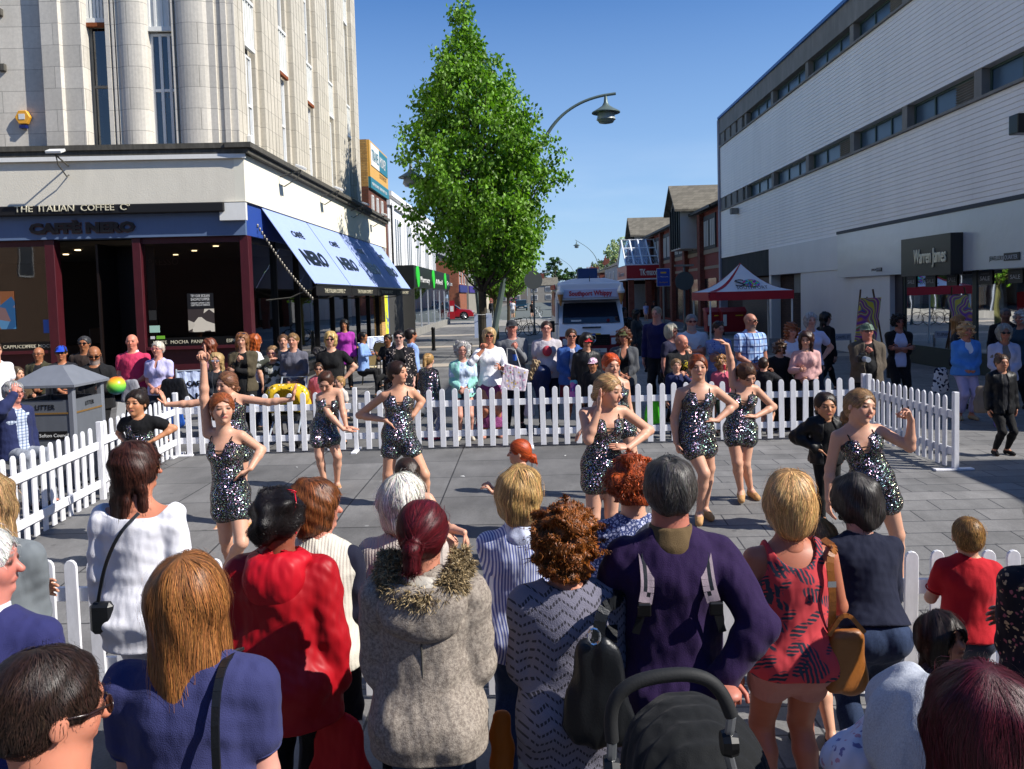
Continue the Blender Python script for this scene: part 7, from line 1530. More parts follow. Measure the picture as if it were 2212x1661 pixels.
D('crouching red haired dancer in profile with a long plait', 7.6, 1.4, -85, {'nb': (1124, 1008), 'hc': (1120, 977), 'pel': (1132, 1082, .0), 's-1': (1118, 1018, .12), 'e-1': (1090, 1055, .15), 'w-1': (1066, 1056, .1), 's+1': (1130, 1018, -.12), 'e+1': (1098, 1066, -.1), 'w+1': (1064, 1064, -.05),
   'p+1': (1132, 1092, -.07), 'p-1': (1132, 1090, .07), 'k+1': (1082, 1078, -.1), 'a+1': (1104, 1146, -.1), 'k-1': (1086, 1100, .1), 'a-1': (1128, 1148, .1), 'h+1': ((-.6, 0, .7), (-1, 0, 0), .6), 'h-1': ((-.6, 0, .7), (-1, 0, 0), .6)}, hair=('pony', '#a8431a', 1.5, None, -.15), head=(0, 0, 0), hh=.22)
D('front dancer with a blonde plait holding a hand to her ear', 6.6, 1.64, 25, {'nb': (1308, 887), 'hc': (1316, 845, -.04), 'pel': (1303, 995), 's-1': (1262, 892, -.04), 'e-1': (1271, 950, -.18), 'w-1': (1293, 885, -.16), 's+1': (1346, 888, .04), 'e+1': (1403, 930, .12), 'w+1': (1358, 967, -.1),
   'p-1': (1284, 1015), 'p+1': (1322, 1012), 'k-1': (1282, 1115, -.03), 'a-1': (1286, 1210, .05), 'k+1': (1320, 1110, .02), 'a+1': (1326, 1205, .12), 'h-1': ((.1, 0, 1), (1, .1, 0), .08), 'h+1': ((-.95, -.2, .15), (0, .5, -1), .15)}, hair=('braids', '#a8845a'), head=(28, -8, 6), hh=.25)
D('ginger haired dancer standing behind the hand to ear girl', 8.7, 1.58, 5, {'nb': (1326, 822), 'hc': (1321, 789, -.02), 'pel': (1333, 905), 's+1': (1351, 828), 'e+1': (1358, 878, .02), 'w+1': (1369, 922, -.02), 's-1': (1300, 828), 'e-1': (1286, 880, .02), 'w-1': (1260, 925, -.04),
   'k+1': (1368, 985, -.1), 'a+1': (1384, 1068, .1), 'k-1': (1320, 995, -.02), 'a-1': (1310, 1074), 'h+1': ((.7, -.2, -.6), (0, 0, -1), .2), 'h-1': ((-.6, -.2, -.7), (0, 0, -1), .2)}, hair=('braids', '#b8481c', 0), head=(15, -6, 0), hh=.23)
D('red haired dancer with red lips, one hand on hip and weight on one leg', 7.85, 1.64, 0, {'nb': (1509, 833), 'hc': (1508, 794, -.03), 'pel': (1504, 932), 's-1': (1470, 847), 'e-1': (1457, 903, .02), 'w-1': (1460, 955, -.03), 's+1': (1544, 843), 'e+1': (1586, 875, .08), 'w+1': (1549, 908, -.05),
   'p-1': (1488, 952), 'p+1': (1521, 950), 'k-1': (1521, 1022, -.12), 'a-1': (1511, 1110, -.05), 'k+1': (1532, 1010, .05), 'a+1': (1522, 1100, .15), 'h-1': ((.25, -.1, -1), (1, 0, 0), .5), 'h+1': ((-.9, -.3, .15), (0, .3, -1), .2)}, hair=('braids', '#7a3a1c'), head=(-3, 2, 0), w=1.0)
D('dancer raising one arm and looking down over her shoulder', 8.5, 1.58, 0, {'nb': (1604, 838), 'hc': (1613, 811, -.03), 'pel': (1599, 922), 's-1': (1584, 832), 'e-1': (1579, 785, .02), 'w-1': (1571, 745, -.02), 's+1': (1631, 840), 'e+1': (1671, 879, .08), 'w+1': (1632, 900, -.06),
   'k-1': (1592, 998, -.08), 'a-1': (1601, 1064, -.02), 'k+1': (1610, 1002, -.02), 'a+1': (1622, 1060, .1), 'h-1': ((-.75, -.1, .5), (-.3, 0, -1), .3), 'h+1': ((-.95, -.2, .2), (0, .3, -1), .15)}, hair=('braids', '#4a3020', .3), head=(20, -28, -12), hh=.235)
D('young girl in a black sequin jacket and leggings, hand on hip', 7.5, 1.24, 5, {'nb': (1783, 908), 'hc': (1784, 878, -.02), 'pel': (1784, 985), 's-1': (1757, 916), 'e-1': (1720, 942, .06), 'w-1': (1760, 968, -.05), 's+1': (1808, 915), 'e+1': (1829, 950, .1), 'w+1': (1822, 985, .12),
   'k-1': (1776, 1060), 'a-1': (1776, 1120, -.04), 'k+1': (1806, 1055), 'a+1': (1820, 1112, .04), 'h-1': HI(-1), 'h+1': ((-.3, .3, -1), (-1, 0, 0), .3)}, top=[('long', '#0c0c0e'), ('jacket', ('shiny', '#0e0e10'), {'open': 1, 'wr': .008})], bottom=('leggings', '#0b0b0d'), shoes='#0a0a0a', hair=('braids', '#2a1c16'), skin='#c9926e', head=(-5, 0, 0), hh=.235)
D('smiling dancer at front right with one forearm raised', 6.05, 1.6, 5, {'nb': (1848, 925), 'hc': (1860, 880, -.03), 'pel': (1886, 1035), 's-1': (1808, 942), 'e-1': (1793, 1012, .03), 'w-1': (1789, 1078, -.02), 's+1': (1896, 928), 'e+1': (1966, 966, -.05), 'w+1': (1968, 908, -.1),
   'p-1': (1866, 1058), 'p+1': (1908, 1055), 'k-1': (1846, 1160, -.03), 'a-1': (1842, 1256, .05), 'k+1': (1938, 1155, .0), 'a+1': (1944, 1250, .12), 'h-1': ((0, -.1, -1), (1, 0, 0), .4), 'h+1': ((-.5, -.1, .8), (-.8, -.4, 0), .75)}, hair=('pony', '#8a6a48', 1.4, None, -.2), head=(14, 2, 14), hh=.25)
# ---------------------------------------------------------------- spectators beyond the back fence, left to right
NV, BK, WH, JE = '#1a2340', '#101012', '#d8d8dc', ('denim', '#1c2c48')
Q('person in a white polo shirt cut off by the left edge', -14, 738, 11.8, 60, sex='m', top=('tee', WH), bottom=('trousers', BK), hair=('short', '#4a3a2a'), skin=PALE)
Q('seated person in a brown jacket at the far left cafe table', 36, 792, 13.6, 70, sex='m', sit=.46, top=('jacket', '#4a3a28'), bottom=('trousers', '#2a2a30'), hair=('short', '#5a4a3a'), arms=('fwd', 'fwd'))
Q('bald man in an olive jacket seated at the cafe left of the blue cap', 83, 750, 14.3, 10, sex='m', top=('jacket', '#3a3828', {'open': 1}), bottom=('trousers', '#2a2a30'), hair=('bald', '#3a2a20'), skin='#a87050', arms=('clasp', 'clasp'), acc=[('glasses', '#202020')])
Q('woman in a bright blue sun visor cap and dark hooded jacket', 132, 747, 13.2, 20, top=('jacket', '#1c1c22', {'open': 1}), bottom=('trousers', BK), hair=('short', '#2a2018'), skin='#b87a58', acc=[('cap', '#1c48c0'), ('sunglasses', '#181818', 1)], arms=('hold', 'clasp'))
Q('grey haired man in sunglasses and a brown zip jacket behind the bald man', 182, 726, 13.7, 10, sex='m', top=('jacket', '#2e2420'), bottom=('trousers', BK), hair=('short', '#3c3c3e'), skin='#a8704e', acc=[('sunglasses', '#0c0c0c')])
bm_ = Q('bearded balding man in a black printed tee looking down', 203, 748, 11.6, 15, sex='m', w=1.25, top=[('tee', BK), ('jacket', '#141416', {'open': 1.5})], bottom=('trousers', BK), hair=('bald', '#4a4a4a', 1, '#8a8a88'), skin='#a06a48', head=(10, -18, 0), acc=[('sunglasses', '#0c0c0c'), ('logo', ('patches', '#101012', '#c8c8c8', '#101012', 6))], arms=('fwd', 'clasp'))
Q('bald man in a deep pink polo shirt with a white collar', 285, 722, 13.0, 5, sex='m', w=1.15, top=('tee', '#c0355a', {'collar': '#d8dce8'}), bottom=('trousers', '#2c3038'), hair=('bald', '#a87860'), skin='#d98f78', arms=('clasp', 'clasp'), head=(10, 0, 0))
Q('white haired woman in a lavender blouse holding a dark coat', 341, 737, 12.8, -5, w=1.15, top=('shirt', '#b8b4dc', {'vee': .6}), bottom=('trousers', '#2a2e3a'), hair=('short', '#d0c8b8'), skin='#d99a84', acc=[('glasses', '#a04060')], arms=('clasp', 'clasp'))
Q('girl with straight strawberry hair looking sideways', 452, 731, 13.7, -50, top=('tee', '#b8858a'), bottom=('trousers', JE), hair=('long', '#7a4028', 1.2), skin=PALE)
Q('blonde girl in mirrored sunglasses and a dark jacket', 467, 762, 12.9, 10, top=('jacket', '#23262e', {'open': .8}), bottom=('trousers', BK), hair=('long', '#b89a68', 2.0), skin=PALE, acc=[('sunglasses', '#8a8a98')], arms=('clasp', 'clasp'))
Q('woman in an olive shirt with sunglasses pushed up on her head', 523, 719, 13.1, 5, top=[('long', BK, {'hem': -.12}), ('jacket', '#4a4232', {'open': 1.2})], bottom=('trousers', BK), hair=('long', '#8a5a34', 1.6), skin=PALE, acc=[('sunglasses_on_head', '#2a2438')], arms=('cross', 'hold'))
Q('woman with very long ginger curls seen from behind', 549, 722, 14.0, 130, top=('tee', WH), bottom=('trousers', JE), hair=('long', '#a8501c', 2.4), skin=PALE)
Q('child in a star patterned jumper shading her eyes', 588, 748, 13.4, 5, top=('jumper', ('patches', '#3a3d34', '#3a3d34', '#b8b8b0', 1.4)), bottom=('leggings', BK), shoes='#c04070', hair=('pony', '#8a6a48'), skin=PALE, arms=('clasp', 'brow'), acc=[('sunglasses', '#4a2a3a')], sex='n', cat='child')
Q('boy in dark clothes peering out behind the grey shirt woman', 611, 722, 15.0, 20, sex='m', top=('jumper', '#23262e'), bottom=('trousers', BK), hair=('short', '#6a4a30'), skin=PALE)
Q('woman in a grey button shirt with short fair hair', 633, 720, 13.3, 0, top=('jacket', '#5c5c68', {'c': .018, 'collar': '#5c5c68'}), bottom=('trousers', ('denim', '#2a3a58')), hair=('short', '#8a6a42'), skin='#d8a088', arms=('clasp', 'clasp'))
Q('seated man in a white striped shirt seen from behind', 694, 750, 14.6, 110, sex='m', sit=.46, top=('tee', ('vstripe', '#d0d0d4', '#5a5a60', '#ffffff', 3)), bottom=('trousers', BK), hair=('curly', '#3a3634', .7), skin='#c08868')
Q('blonde woman in black tee and dark glasses with hand on hip', 714, 716, 13.0, 5, w=1.1, top=('tee', BK), bottom=('trousers', BK), hair=('bob', '#c8a868', .9), skin=PALE, acc=[('sunglasses', '#241410')], arms=('hip', 'hang'))
Q('toddler in pink with sunglasses near the yellow pushchair', 689, 783, 12.9, 10, sex='n', top=('tee', '#b85a68'), bottom=('leggings', '#3a3a48'), hair=('short', '#4a3424'), skin=PALE, acc=[('sunglasses', '#2a1a20')])
Q('small fair haired boy by the fence left of the post', 734, 813, 12.4, -40, sex='n', top=('tee', '#c0b8b0'), bottom=('shorts', '#2a3a58', .8), hair=('crop', '#b08a58'), skin=PALE)
Q('dark haired woman in a magenta coat standing beyond the tables', 744, 690, 20.0, 5, top=('coat', '#a0359a', {'c': .02}), bottom=('trousers', BK), hair=('long', '#14100e', 1.6), skin='#c08860')
Q('seated man in a pale blue shirt in profile at a cafe table', 783, 717, 20.0, 80, sex='m', sit=.46, w=1.15, top=('long', '#7f9ccc'), bottom=('trousers', BK), hair=('short', '#14100e'), skin='#b07850', arms=('fwd', 'fwd'))
Q('seated man in a black suit and tie at a cafe table', 838, 722, 18.5, -20, sex='m', sit=.46, top=('jacket', BK, {'collar': '#d0d0d8'}), bottom=('trousers', BK), hair=('short', '#2a2018'), skin='#8a5a3c', arms=('fwd', 'fwd'))
bp_ = Q('man in a maroon waistcoat and blue sleeves wearing a rucksack', 886, 709, 15.2, 120, sex='m', w=1.15, top=('long', '#8aa4d8'), bottom=('trousers', BK), hair=('short', '#241c18', 1, '#241c18'), skin='#c08060')
Q('woman in a black floral kimono and sunglasses with a top bun', 862, 715, 14.0, 5, w=1.2, top=[('tee', BK), ('jacket', ('floral', '#141218', '#b8a8a0', '#c8b8a8'), {'open': 1.2, 'slv': 1.5, 'hem': -.14})], bottom=('trousers', BK), hair=('bun', '#1e1614'), skin='#e0b4a4', acc=[('sunglasses', '#1a1210')], arms=('hang', 'clasp'))
Q('girl with a long blonde ponytail in black facing away', 925, 764, 12.6, 150, sex='n', top=('long', ('sequin', '#0a0a0c')), bottom=('leggings', ('floral', '#8a8a98', '#5a5aa0', '#c0c0c8', 2)), shoes='#c05068', hair=('pony', '#a88450', 2.0, None, .25), skin=PALE, cat='child')
Q('elderly woman with white curls in a mint green cardigan', 998, 738, 12.5, 8, w=1.05, top=[('shirt', ('floral', '#b8c8dc', '#7a90b8', '#ffffff')), ('jacket', '#8ec8bc', {'open': .9, 'c': .02, 'hem': -.06})], bottom=('skirt', '#12182a', .55), shoes='#b8b0a0', hair=('curly', '#b8b4b0', .8), skin='#d09a88', acc=[('glasses', '#806060')], arms=('clasp', 'clasp'))
wp_ = Q('blonde woman in a white top and long purple patterned skirt', 1056, 708, 12.7, 5, w=1.05, top=('long', '#e8e8ec', {'hem': -.03, 'slv': 1.4}), bottom=('skirt', ('floral', '#7a3a68', '#a06090', '#6a2a58', 2), .88), shoes='#c08878', hair=('bob', '#c8a878', .95), skin='#c88466', acc=[('sunglasses', '#1a1410')], arms=('fwd', 'phone'))
Q('elderly man in a grey jumper and flat dark cap holding a cup', 1105, 692, 13.6, 5, sex='m', w=1.1, top=('jumper', ('heather', '#5c5e62', '#74767a'), {'collar': '#3a4a68'}), bottom=('trousers', '#1c1c20'), hair=('crop', '#8a8a88'), skin='#c88878', acc=[('cap', '#2a2c30')], arms=('hold', 'hang'))
gw_ = Q('woman with glasses in a light grey tee carrying a navy coat', 1180, 695, 13.5, 0, w=1.2, top=('tee', '#b4aeb4', {'hem': -.03}), bottom=('trousers', '#1a2030'), hair=('pony', '#3a2820', .6), skin='#e0a894', acc=[('glasses', '#703040'), ('logo', ('plain', '#a83848'))], arms=('clasp', 'clasp'))
Q('woman in a blue denim jacket and sunglasses beside the van', 1233, 710, 13.2, 8, w=1.15, top=[('shirt', '#b8b8c8'), ('jacket', ('denim', '#28467c'), {'open': .7})], bottom=('skirt', '#5a1a2a', .5), hair=('short', '#4a3424'), skin='#c88a72', acc=[('sunglasses', '#2a1418')], arms=('clasp', 'clasp'))
Q('teenager in a red and black cap and black hooded top', 1266, 720, 12.9, 8, sex='n', w=1.05, top=('jacket', ('shiny', '#16171a'), {'hood': BK}), bottom=('trousers', '#1c1c20'), hair=('bob', '#181210', .7), skin='#c89478', acc=[('cap', ('patches', '#b01c28', '#1c1e26', '#1c1e26', .6))], head=(0, -15, 0), arms=('clasp', 'hang'), cat='person')
Q('child in a pink and white patterned cap and black jacket', 1281, 773, 12.5, -20, sex='n', top=('jacket', '#141418'), bottom=('trousers', BK), hair=('short', '#18120e'), skin='#b87f5c', acc=[('cap', ('floral', '#d8b8c8', '#a03a80', '#ffffff', 1.3))])
Q('woman in an olive cap and dark grey jacket with curly brown hair', 1347, 710, 13.2, -8, top=[('tee', BK, {'vee': 1}), ('jacket', '#4a4c50', {'open': 1, 'hem': -.08})], bottom=('trousers', '#23242a'), hair=('curly', '#5a3420', 1.1), skin='#c08468', acc=[('cap', '#4c5030')], arms=('clasp', 'clasp'))
Q('tall man in a navy shirt leaning forward behind the crowd', 1422, 663, 15.6, -25, sex='m', w=1.15, top=('long', '#1e1c48'), bottom=('trousers', BK), hair=('crop', '#a08a70'), skin='#d99884', lean=(0, 8), head=(-10, -10, 0))
Q('woman with a white bob and sunglasses looking sideways', 1449, 699, 13.8, 45, w=1.1, top=('tee', '#23233a'), bottom=('trousers', BK), hair=('bob', '#cfc6ac', .85), skin='#c88c78', acc=[('sunglasses', '#2a1a1a')])
Q('bald man in a black jacket and yellow printed tee bending towards the children', 1461, 721, 12.9, 25, sex='m', w=1.25, top=[('tee', BK), ('jacket', '#141518', {'open': 1.0})], bottom=('trousers', BK), hair=('bald', '#8a6a58'), skin='#d08c74', lean=(0, 12), head=(25, -18, 0), acc=[('logo', ('patches', '#141518', '#c8b020', '#141518', 7))], arms=('hang', 'fwd'))
Q('grey bearded man in a white tee with folded arms', 1493, 679, 14.0, 0, sex='m', w=1.2, top=('tee', '#c8c8cc'), bottom=('shorts', '#c0c0c4', .9), hair=('short', '#8a8684', 1, '#a8a6a4'), skin='#d0917a', acc=[('sunglasses', '#501818')], arms=('cross', 'cross'))
Q('boy in a navy and red striped top behind the smaller boy', 1483, 746, 12.9, 10, sex='n', top=('tee', ('hstripe', '#1c2848', '#8a3838', '#ffffff', 6)), bottom=('shorts', NV, .8), hair=('crop', '#5a4230'), skin=PALE, cat='child')
Q('small boy in a navy zip top holding the fence', 1460, 775, 12.35, 5, sex='n', top=('long', '#1c2448'), bottom=('trousers', JE), hair=('short', '#8a6a48'), skin=PALE, arms=('phone', 'hang'))
Q('woman in a blue floral tee with folded arms under the gazebo', 1551, 695, 13.8, 12, w=1.1, top=('tee', ('floral', '#7a88b0', '#3a4a88', '#b8b8c0')), bottom=('skirt', '#5a6a88', .45), hair=('pony', '#3a281e'), skin='#c08a74', acc=[('sunglasses_on_head', '#2a2020')], arms=('cross', 'cross'), head=(12, -8, 0))
gl_ = Q('little girl in pink holding a lolly to her mouth', 1559, 769, 12.4, 5, sex='n', top=('long', '#b8566a'), bottom=('leggings', '#2a3a2a'), hair=('curly', '#a87848', .8), skin=PALE, arms=('phone', 'hang'))
Q('balding man in a blue checked shirt and dark glasses', 1620, 677, 13.1, 15, sex='m', w=1.15, top=('shirt', ('plaid', '#7fa0d0', '#1c2c68', '#b8c8e0'), {'collar': ('#8fa8d4')}), bottom=('trousers', ('denim', '#3a4a68')), hair=('bald', '#8a7868', 1, '#8a8078'), skin='#b8806a', acc=[('sunglasses', '#0c0c10')], head=(30, 0, 0), arms=('hang', 'clasp'))
Q('small dark haired boy in black seen from behind with a drink', 1649, 772, 12.4, 140, sex='n', top=('long', '#14141a'), bottom=('shorts', '#23283a', .8), hair=('crop', '#3a281e'), skin=PALE, arms=('hang', 'phone'))
Q('curly haired boy in a black top looking down', 1683, 737, 12.8, 5, sex='n', top=('jumper', '#101114'), bottom=('trousers', '#15161a'), hair=('curly', '#4a3424', .6), skin='#c89880', head=(0, -22, 0), cat='child')
Q('woman with curly auburn hair in a white top smiling', 1708, 698, 13.4, 5, w=1.05, top=('tee', '#d0d0dc'), bottom=('trousers', BK), hair=('curly', '#8a4a24', 1.05), skin='#d0957e', arms=('clasp', 'clasp'))
Q('white haired woman in a white and lilac tee with hand on hip', 1750, 676, 13.9, 0, w=1.15, top=('tee', '#c8c4dc'), bottom=('trousers', '#23283a'), hair=('bob', '#b0aca8', .8), skin='#d8a08c', arms=('hip', 'hang'))
Q('girl with very long brown hair in a pale pink jumper', 1741, 715, 12.6, -12, w=1.05, top=('long', '#c89c98', {'hem': .02}), bottom=('trousers', BK), hair=('long', '#3a2018', 2.2), skin=PALE, head=(-15, -12, 0), arms=('clasp', 'fwd'))
Q('young woman with long black hair in black walking past the wall', 1783, 674, 17.0, 115, top=('coat', '#0c0c10', {'c': .02}), bottom=('leggings', BK), hair=('long', '#0c0a0a', 2.0), skin='#b88a78', legs=((.04, .22), (.04, -.2)), head=(-60, 0, 0))
bh_ = Q('old man in a green tartan bucket hat and khaki jacket with a camera', 1872, 699, 12.55, -5, sex='m', w=1.25, top=[('jumper', '#0e0f12', {'collar': '#b8bcc8'}), ('jacket', '#4e463c', {'open': 1.1, 'c': .035})], bottom=('trousers', '#121318'), hair=('crop', '#8a8684'), skin='#c08070', acc=[('glasses', '#40342c'), ('bucket', ('plaid', '#4a5c50', '#1c2c24', '#7a8c7c'))], arms=('clasp', 'hold'))
Q('dark haired person in a black cardigan and white tee with folded arms', 1941, 679, 14.4, -5, top=[('tee', '#b4b4cc', {'hem': -.04}), ('jacket', '#0e0e12', {'open': 1.5, 'hem': -.16})], bottom=('trousers', '#0e0e12'), hair=('curly', '#14100e', .55), skin='#a87060', arms=('cross', 'cross'))
Q('blonde woman in dark clothes standing behind the blue cardigan', 2070, 681, 14.6, 60, top=('long', '#1c1e28'), bottom=('trousers', BK), hair=('long', '#a07040', 1.0), skin='#b87a60', arms=('phone', 'hang'))
Q('woman in a sky blue cardigan, white collar and lilac trousers', 2086, 697, 13.3, 0, w=1.15, top=('jacket', '#4a84cc', {'c': .03, 'collar': '#d8d8e0', 'vee': 1.2, 'hem': -.04, 'under': '#d8d8e0'}), bottom=('trousers', '#a8a0c4', 1.7), shoes='#9a8a70', hair=('curly', '#c8a070', .8), skin='#c08068', arms=('clasp', 'clasp'))
Q('woman with a grey bob, dark glasses and a pale linen jacket', 2169, 701, 12.6, -15, top=[('tee', '#6a6460'), ('jacket', '#9aa0bc', {'open': .8})], bottom=('trousers', '#a8a8b8', 1.6), shoes='#6a5aa8', hair=('bob', '#8a8a84', .85), skin='#a06c58', acc=[('sunglasses', '#100c10')], arms=('clasp', 'clasp'))
Q('grey haired man in a black jacket at the shop window', 2172, 666, 15.6, -20, sex='m', w=1.1, top=('jacket', '#101116'), bottom=('trousers', BK), hair=('crop', '#5a5a5c'), skin='#7a5444')
Q('person with curly white hair in a teal jacket at the right edge', 2207, 672, 14.4, -60, w=1.1, top=('jacket', '#1c3444'), bottom=('trousers', BK), hair=('curly', '#a8a8a8', .7), skin='#a87464')
Q('young girl all in black standing alone outside the right fence', 2163, 767, 10.5, 0, sex='n', top=('jacket', ('shiny', '#0c0c0e'), {'open': .5}), bottom=('leggings', '#0c0c0e'), shoes='#0c0c0e', hair=('bun', '#4a3424'), skin='#b88468')
# far figures
Q('young woman in a short lilac dress walking by the atrium', 1395, 652, 62, 0, top=('tee', '#a8b0dc'), bottom=('skirt', '#a8b0dc', .35), hair=('long', '#2a1c14'), vox=.03, shoes='#b08070')
Q('man in dark clothes standing by the atrium notice board', 1413, 650, 60, 0, sex='m', top=('jumper', '#15151c'), bottom=('trousers', '#15151c'), hair=('short', '#15100c'), vox=.03, skin='#8a5a44')
Q('man in black walking in the shade right of the van', 1348, 664, 25, 20, sex='m', top=('jacket', '#0f1014'), bottom=('trousers', '#0f1014'), hair=('short', '#15100c'), skin='#7a5040')
Q('woman in a long grey coat and dark hair walking right of the van', 1374, 668, 22.5, 60, top=('coat', '#2c3032', {'hem': -.24}), bottom=('trousers', '#1a1a20'), hair=('long', '#100c0c', 1.3), skin='#7a5040', legs=((.04, .15), (.04, -.15)))
Q('person in black standing in the road beside a bicycle', 1149, 650, 81, 200, sex='m', top=('tee', '#15151a'), bottom=('shorts', '#15151a', .9), hair=('short', '#6a3a20'), vox=.035)
Q('man in a white shirt and shorts walking down the street', 1107, 648, 80, 180, sex='m', top=('tee', '#d0d0d4'), bottom=('shorts', '#c0c0c4', .9), hair=('short', '#3a2a20'), vox=.035)
Q('person in a dark coat walking by the far shops', 1061, 649, 88, 180, sex='m', top=('coat', '#20242a'), bottom=('trousers', '#20242a'), hair=('short', '#6a4a30'), vox=.035)
sm = Q('grey haired man in a navy blazer shading his eyes beyond the left fence', 28, 853, 8.9, 70, sex='m', sit=.62, h=1.40, w=1.15, top=[('shirt', ('plaid', '#b8c0d0', '#3a4a68', '#8a98b0', .3)), ('jacket', '#232a50', {'open': 1.0})], bottom=('trousers', '#8a8f98'), hair=('short', '#9a9896'), skin='#d08c7c', acc=[('glasses', '#301c20')], arms=('hang', ((-.0, .16, .16), (1, .3, -.6), (-.3, -.2, .8), (0, 0, -1), .2)))
# ---------------------------------------------------------------- the foreground crowd, seen from behind
B = 180
Q('woman with long brown hair in a white gathered off shoulder blouse', 291, 957, 4.1, B, w=1.1, top=('long', '#dcdce4', {'off': 1, 'hem': -.1, 'slv': 1.6, 'wr': .005, 'c': .022}), bottom=('trousers', '#dcdce4'), hair=('long', '#3a1e16', 1.15), skin='#c98468', head=(-62, 0, 0), acc=[('sunglasses', '#5a3a20')])
rh = Q('redhead with long straight copper hair in a blue tee', 398, 1203, 2.3, B, w=1.3, top=('tee', '#31345f', {'c': .02, 'wr': .006}), bottom=('trousers', '#1c1e2a'), hair=('long', '#8c5a30', 1.9), skin='#dba090', arms=('clasp', 'clasp'))
Q('dark haired man with sunglasses in the bottom left corner, in profile', 92, 1418, 1.62, B, sex='m', top=('tee', '#23262e'), bottom=('trousers', '#1c1e2a'), hair=('crop', '#2a1c16', 1), skin='#d08a70', head=(-48, -10, 0), acc=[('sunglasses', '#2a1a18')])
Q('white haired man in navy cut off by the left edge', -44, 1142, 2.7, B, sex='m', w=1.15, top=('tee', '#2a2c5c', {'collar': '#c8c8d4'}), bottom=('trousers', BK), hair=('short', '#c8c4c0'), skin='#d0887a', head=(-75, 0, 0))
Q('person in a grey tailored jacket with folded arms at the left edge', -36, 1022, 3.5, B, w=1.3, top=('coat', '#6c7276', {'c': .02, 'hem': -.1}), bottom=('trousers', BK), hair=('long', '#a08058', 1.0), arms=('cross', 'cross'))
rj = Q('woman with a dark updo and red glasses on her head in a red anorak', 600, 1062, 3.47, B, w=1.2, top=('coat', ('shiny', '#960c18'), {'wr': .006, 'hem': -.12, 'hood': ('shiny', '#b01020'), 'c': .04}), bottom=('trousers', '#0e0e10'), hair=('updo', '#120c0c'), skin='#8a4c38', head=(-25, 0, 0), acc=[('sunglasses_on_head', '#c01c2c', 1), ('earrings', '#c01828')], arms=('hang', 'hang'))
Q('woman with short copper brown hair in a cream quilted gilet', 682, 1037, 3.77, B, top=[('long', '#15182c'), ('jacket', ('rib', '#bdb8ac', '#cac6ba'), {'slv': 0, 'c': .03})], bottom=('trousers', '#1c1e2a'), hair=('bob', '#6a3c1e', .75), skin='#d0907c', head=(-70, 0, 0), acc=[('sunglasses_on_head', '#2a1a30')], arms=('clasp', 'clasp'))
Q('white haired woman in a beige knitted cardigan', 866, 1024, 3.85, B, w=1.05, top=('jumper', ('rib', '#a89c94', '#c0b6ae')), bottom=('trousers', '#23262e'), hair=('bob', '#cfcac0', .8), skin='#d09280', head=(-12, 0, 0))
gc = Q('woman with a dark red ponytail in a beige wool coat with fur hood', 912, 1091, 3.06, B, w=1.08, top=('coat', ('heather', '#6e645c', '#a0968a', '#ffffff', .5), {'hem': -.07, 'c': .045, 'wr': .005}), bottom=('trousers', JE), hair=('pony', '#4a0c14', 1.3, None, -.05), skin='#c88870', arms=('clasp', 'clasp'), head=(-12, -4, 0))
Q('woman with a smooth blonde bob in a blue and white striped shirt', 1120, 1009, 3.92, B, top=('jacket', ('vstripe', '#c8ccdc', '#5c66a0', '#ffffff', 1.3), {'c': .02, 'collar': '#c0c6dc', 'hem': -.08}), bottom=('trousers', JE), hair=('bob', '#b08c58', .9), skin='#d09880', arms=('cross', 'clasp'))
kw = Q('woman with auburn curls in a lilac grey openwork knit jumper', 1221, 1098, 3.15, B, w=1.12, top=('jumper', ('knit', '#62606e', '#7c7a8a'), {'c': .034, 'hem': -.12, 'neck': .06}), bottom=('trousers', '#101014'), hair=('curly', '#7a4418', .85), skin='#c88870', head=(-20, 0, 0), arms=('clasp', 'clasp'))
Q('ginger woman with a curly updo in a blue and white paisley tunic', 1366, 986, 4, B, top=('jumper', ('paisley', '#b8bcd4', '#34406e'), {'hem': -.14}), bottom=('trousers', '#1c1e2a'), hair=('curly', '#94401a', .45), skin=PALE, arms=('clasp', 'clasp'))
pm_ = Q('greying man in a deep purple jumper with rucksack straps', 1446, 988, 3.15, B, sex='m', w=1.0, sw=.102, top=('jumper', ('heather', '#1d0a33', '#240e3c'), {'collar': '#5c4a30', 'c': .03, 'hem': -.04, 'wr': .005}), bottom=('shorts', ('plaid', '#c8b8bc', '#8a6a78', '#a8a0b0'), .9), hair=('short', '#4a4643', 1, 'patch'), skin='#c07a68', arms=('fwd', ((-.02, -.10, -.235), (1, -.5, 0), (.2, -1, -.2), (0, 0, -1), .9, 'fist')))
bw = Q('blonde woman in a coral palm leaf vest top and pink shorts', 1706, 1020, 3.53, B, w=1.05, top=('vest', ('palm', '#b83a40', '#23303c', '#2c3644'), {'hem': -.03, 'c': .024}), bottom=('shorts', '#b07a70', .42), hair=('bob', '#bd9460', .95), skin='#b8745a', arms=('hang', 'fwd'))
Q('small fair haired child between the blonde woman and the grey bob', 1764, 1116, 4.2, B, sex='n', top=('tee', '#c0a8a8'), bottom=('shorts', '#3a3a48', .8), hair=('long', '#8a6840', .7), skin=PALE)
gb_ = Q('woman with a dark grey bob in a navy jumper and jeans leaning on the fence', 1888, 1102, 3.9, B, top=('jumper', '#11162c', {'hem': .02}), bottom=('trousers', ('denim', '#15233c')), hair=('bob', '#34302e', .95), skin='#c08a78', h=1.48, lean=(0, 22), head=(40, -20, 0), acc=[('glasses', '#6a4a2a')], arms=('hold', 'hold'))
Q('boy with spiky fair hair in a red tee at the front fence', 2092, 1121, 4.3, B-12, sex='n', top=('tee', '#b01420', {'wr': .006, 'c': .02}), bottom=('shorts', '#23283a', .8), hair=('crop', '#8a6436'), skin=PALE, arms=('fwd', 'fwd'), cat='child')
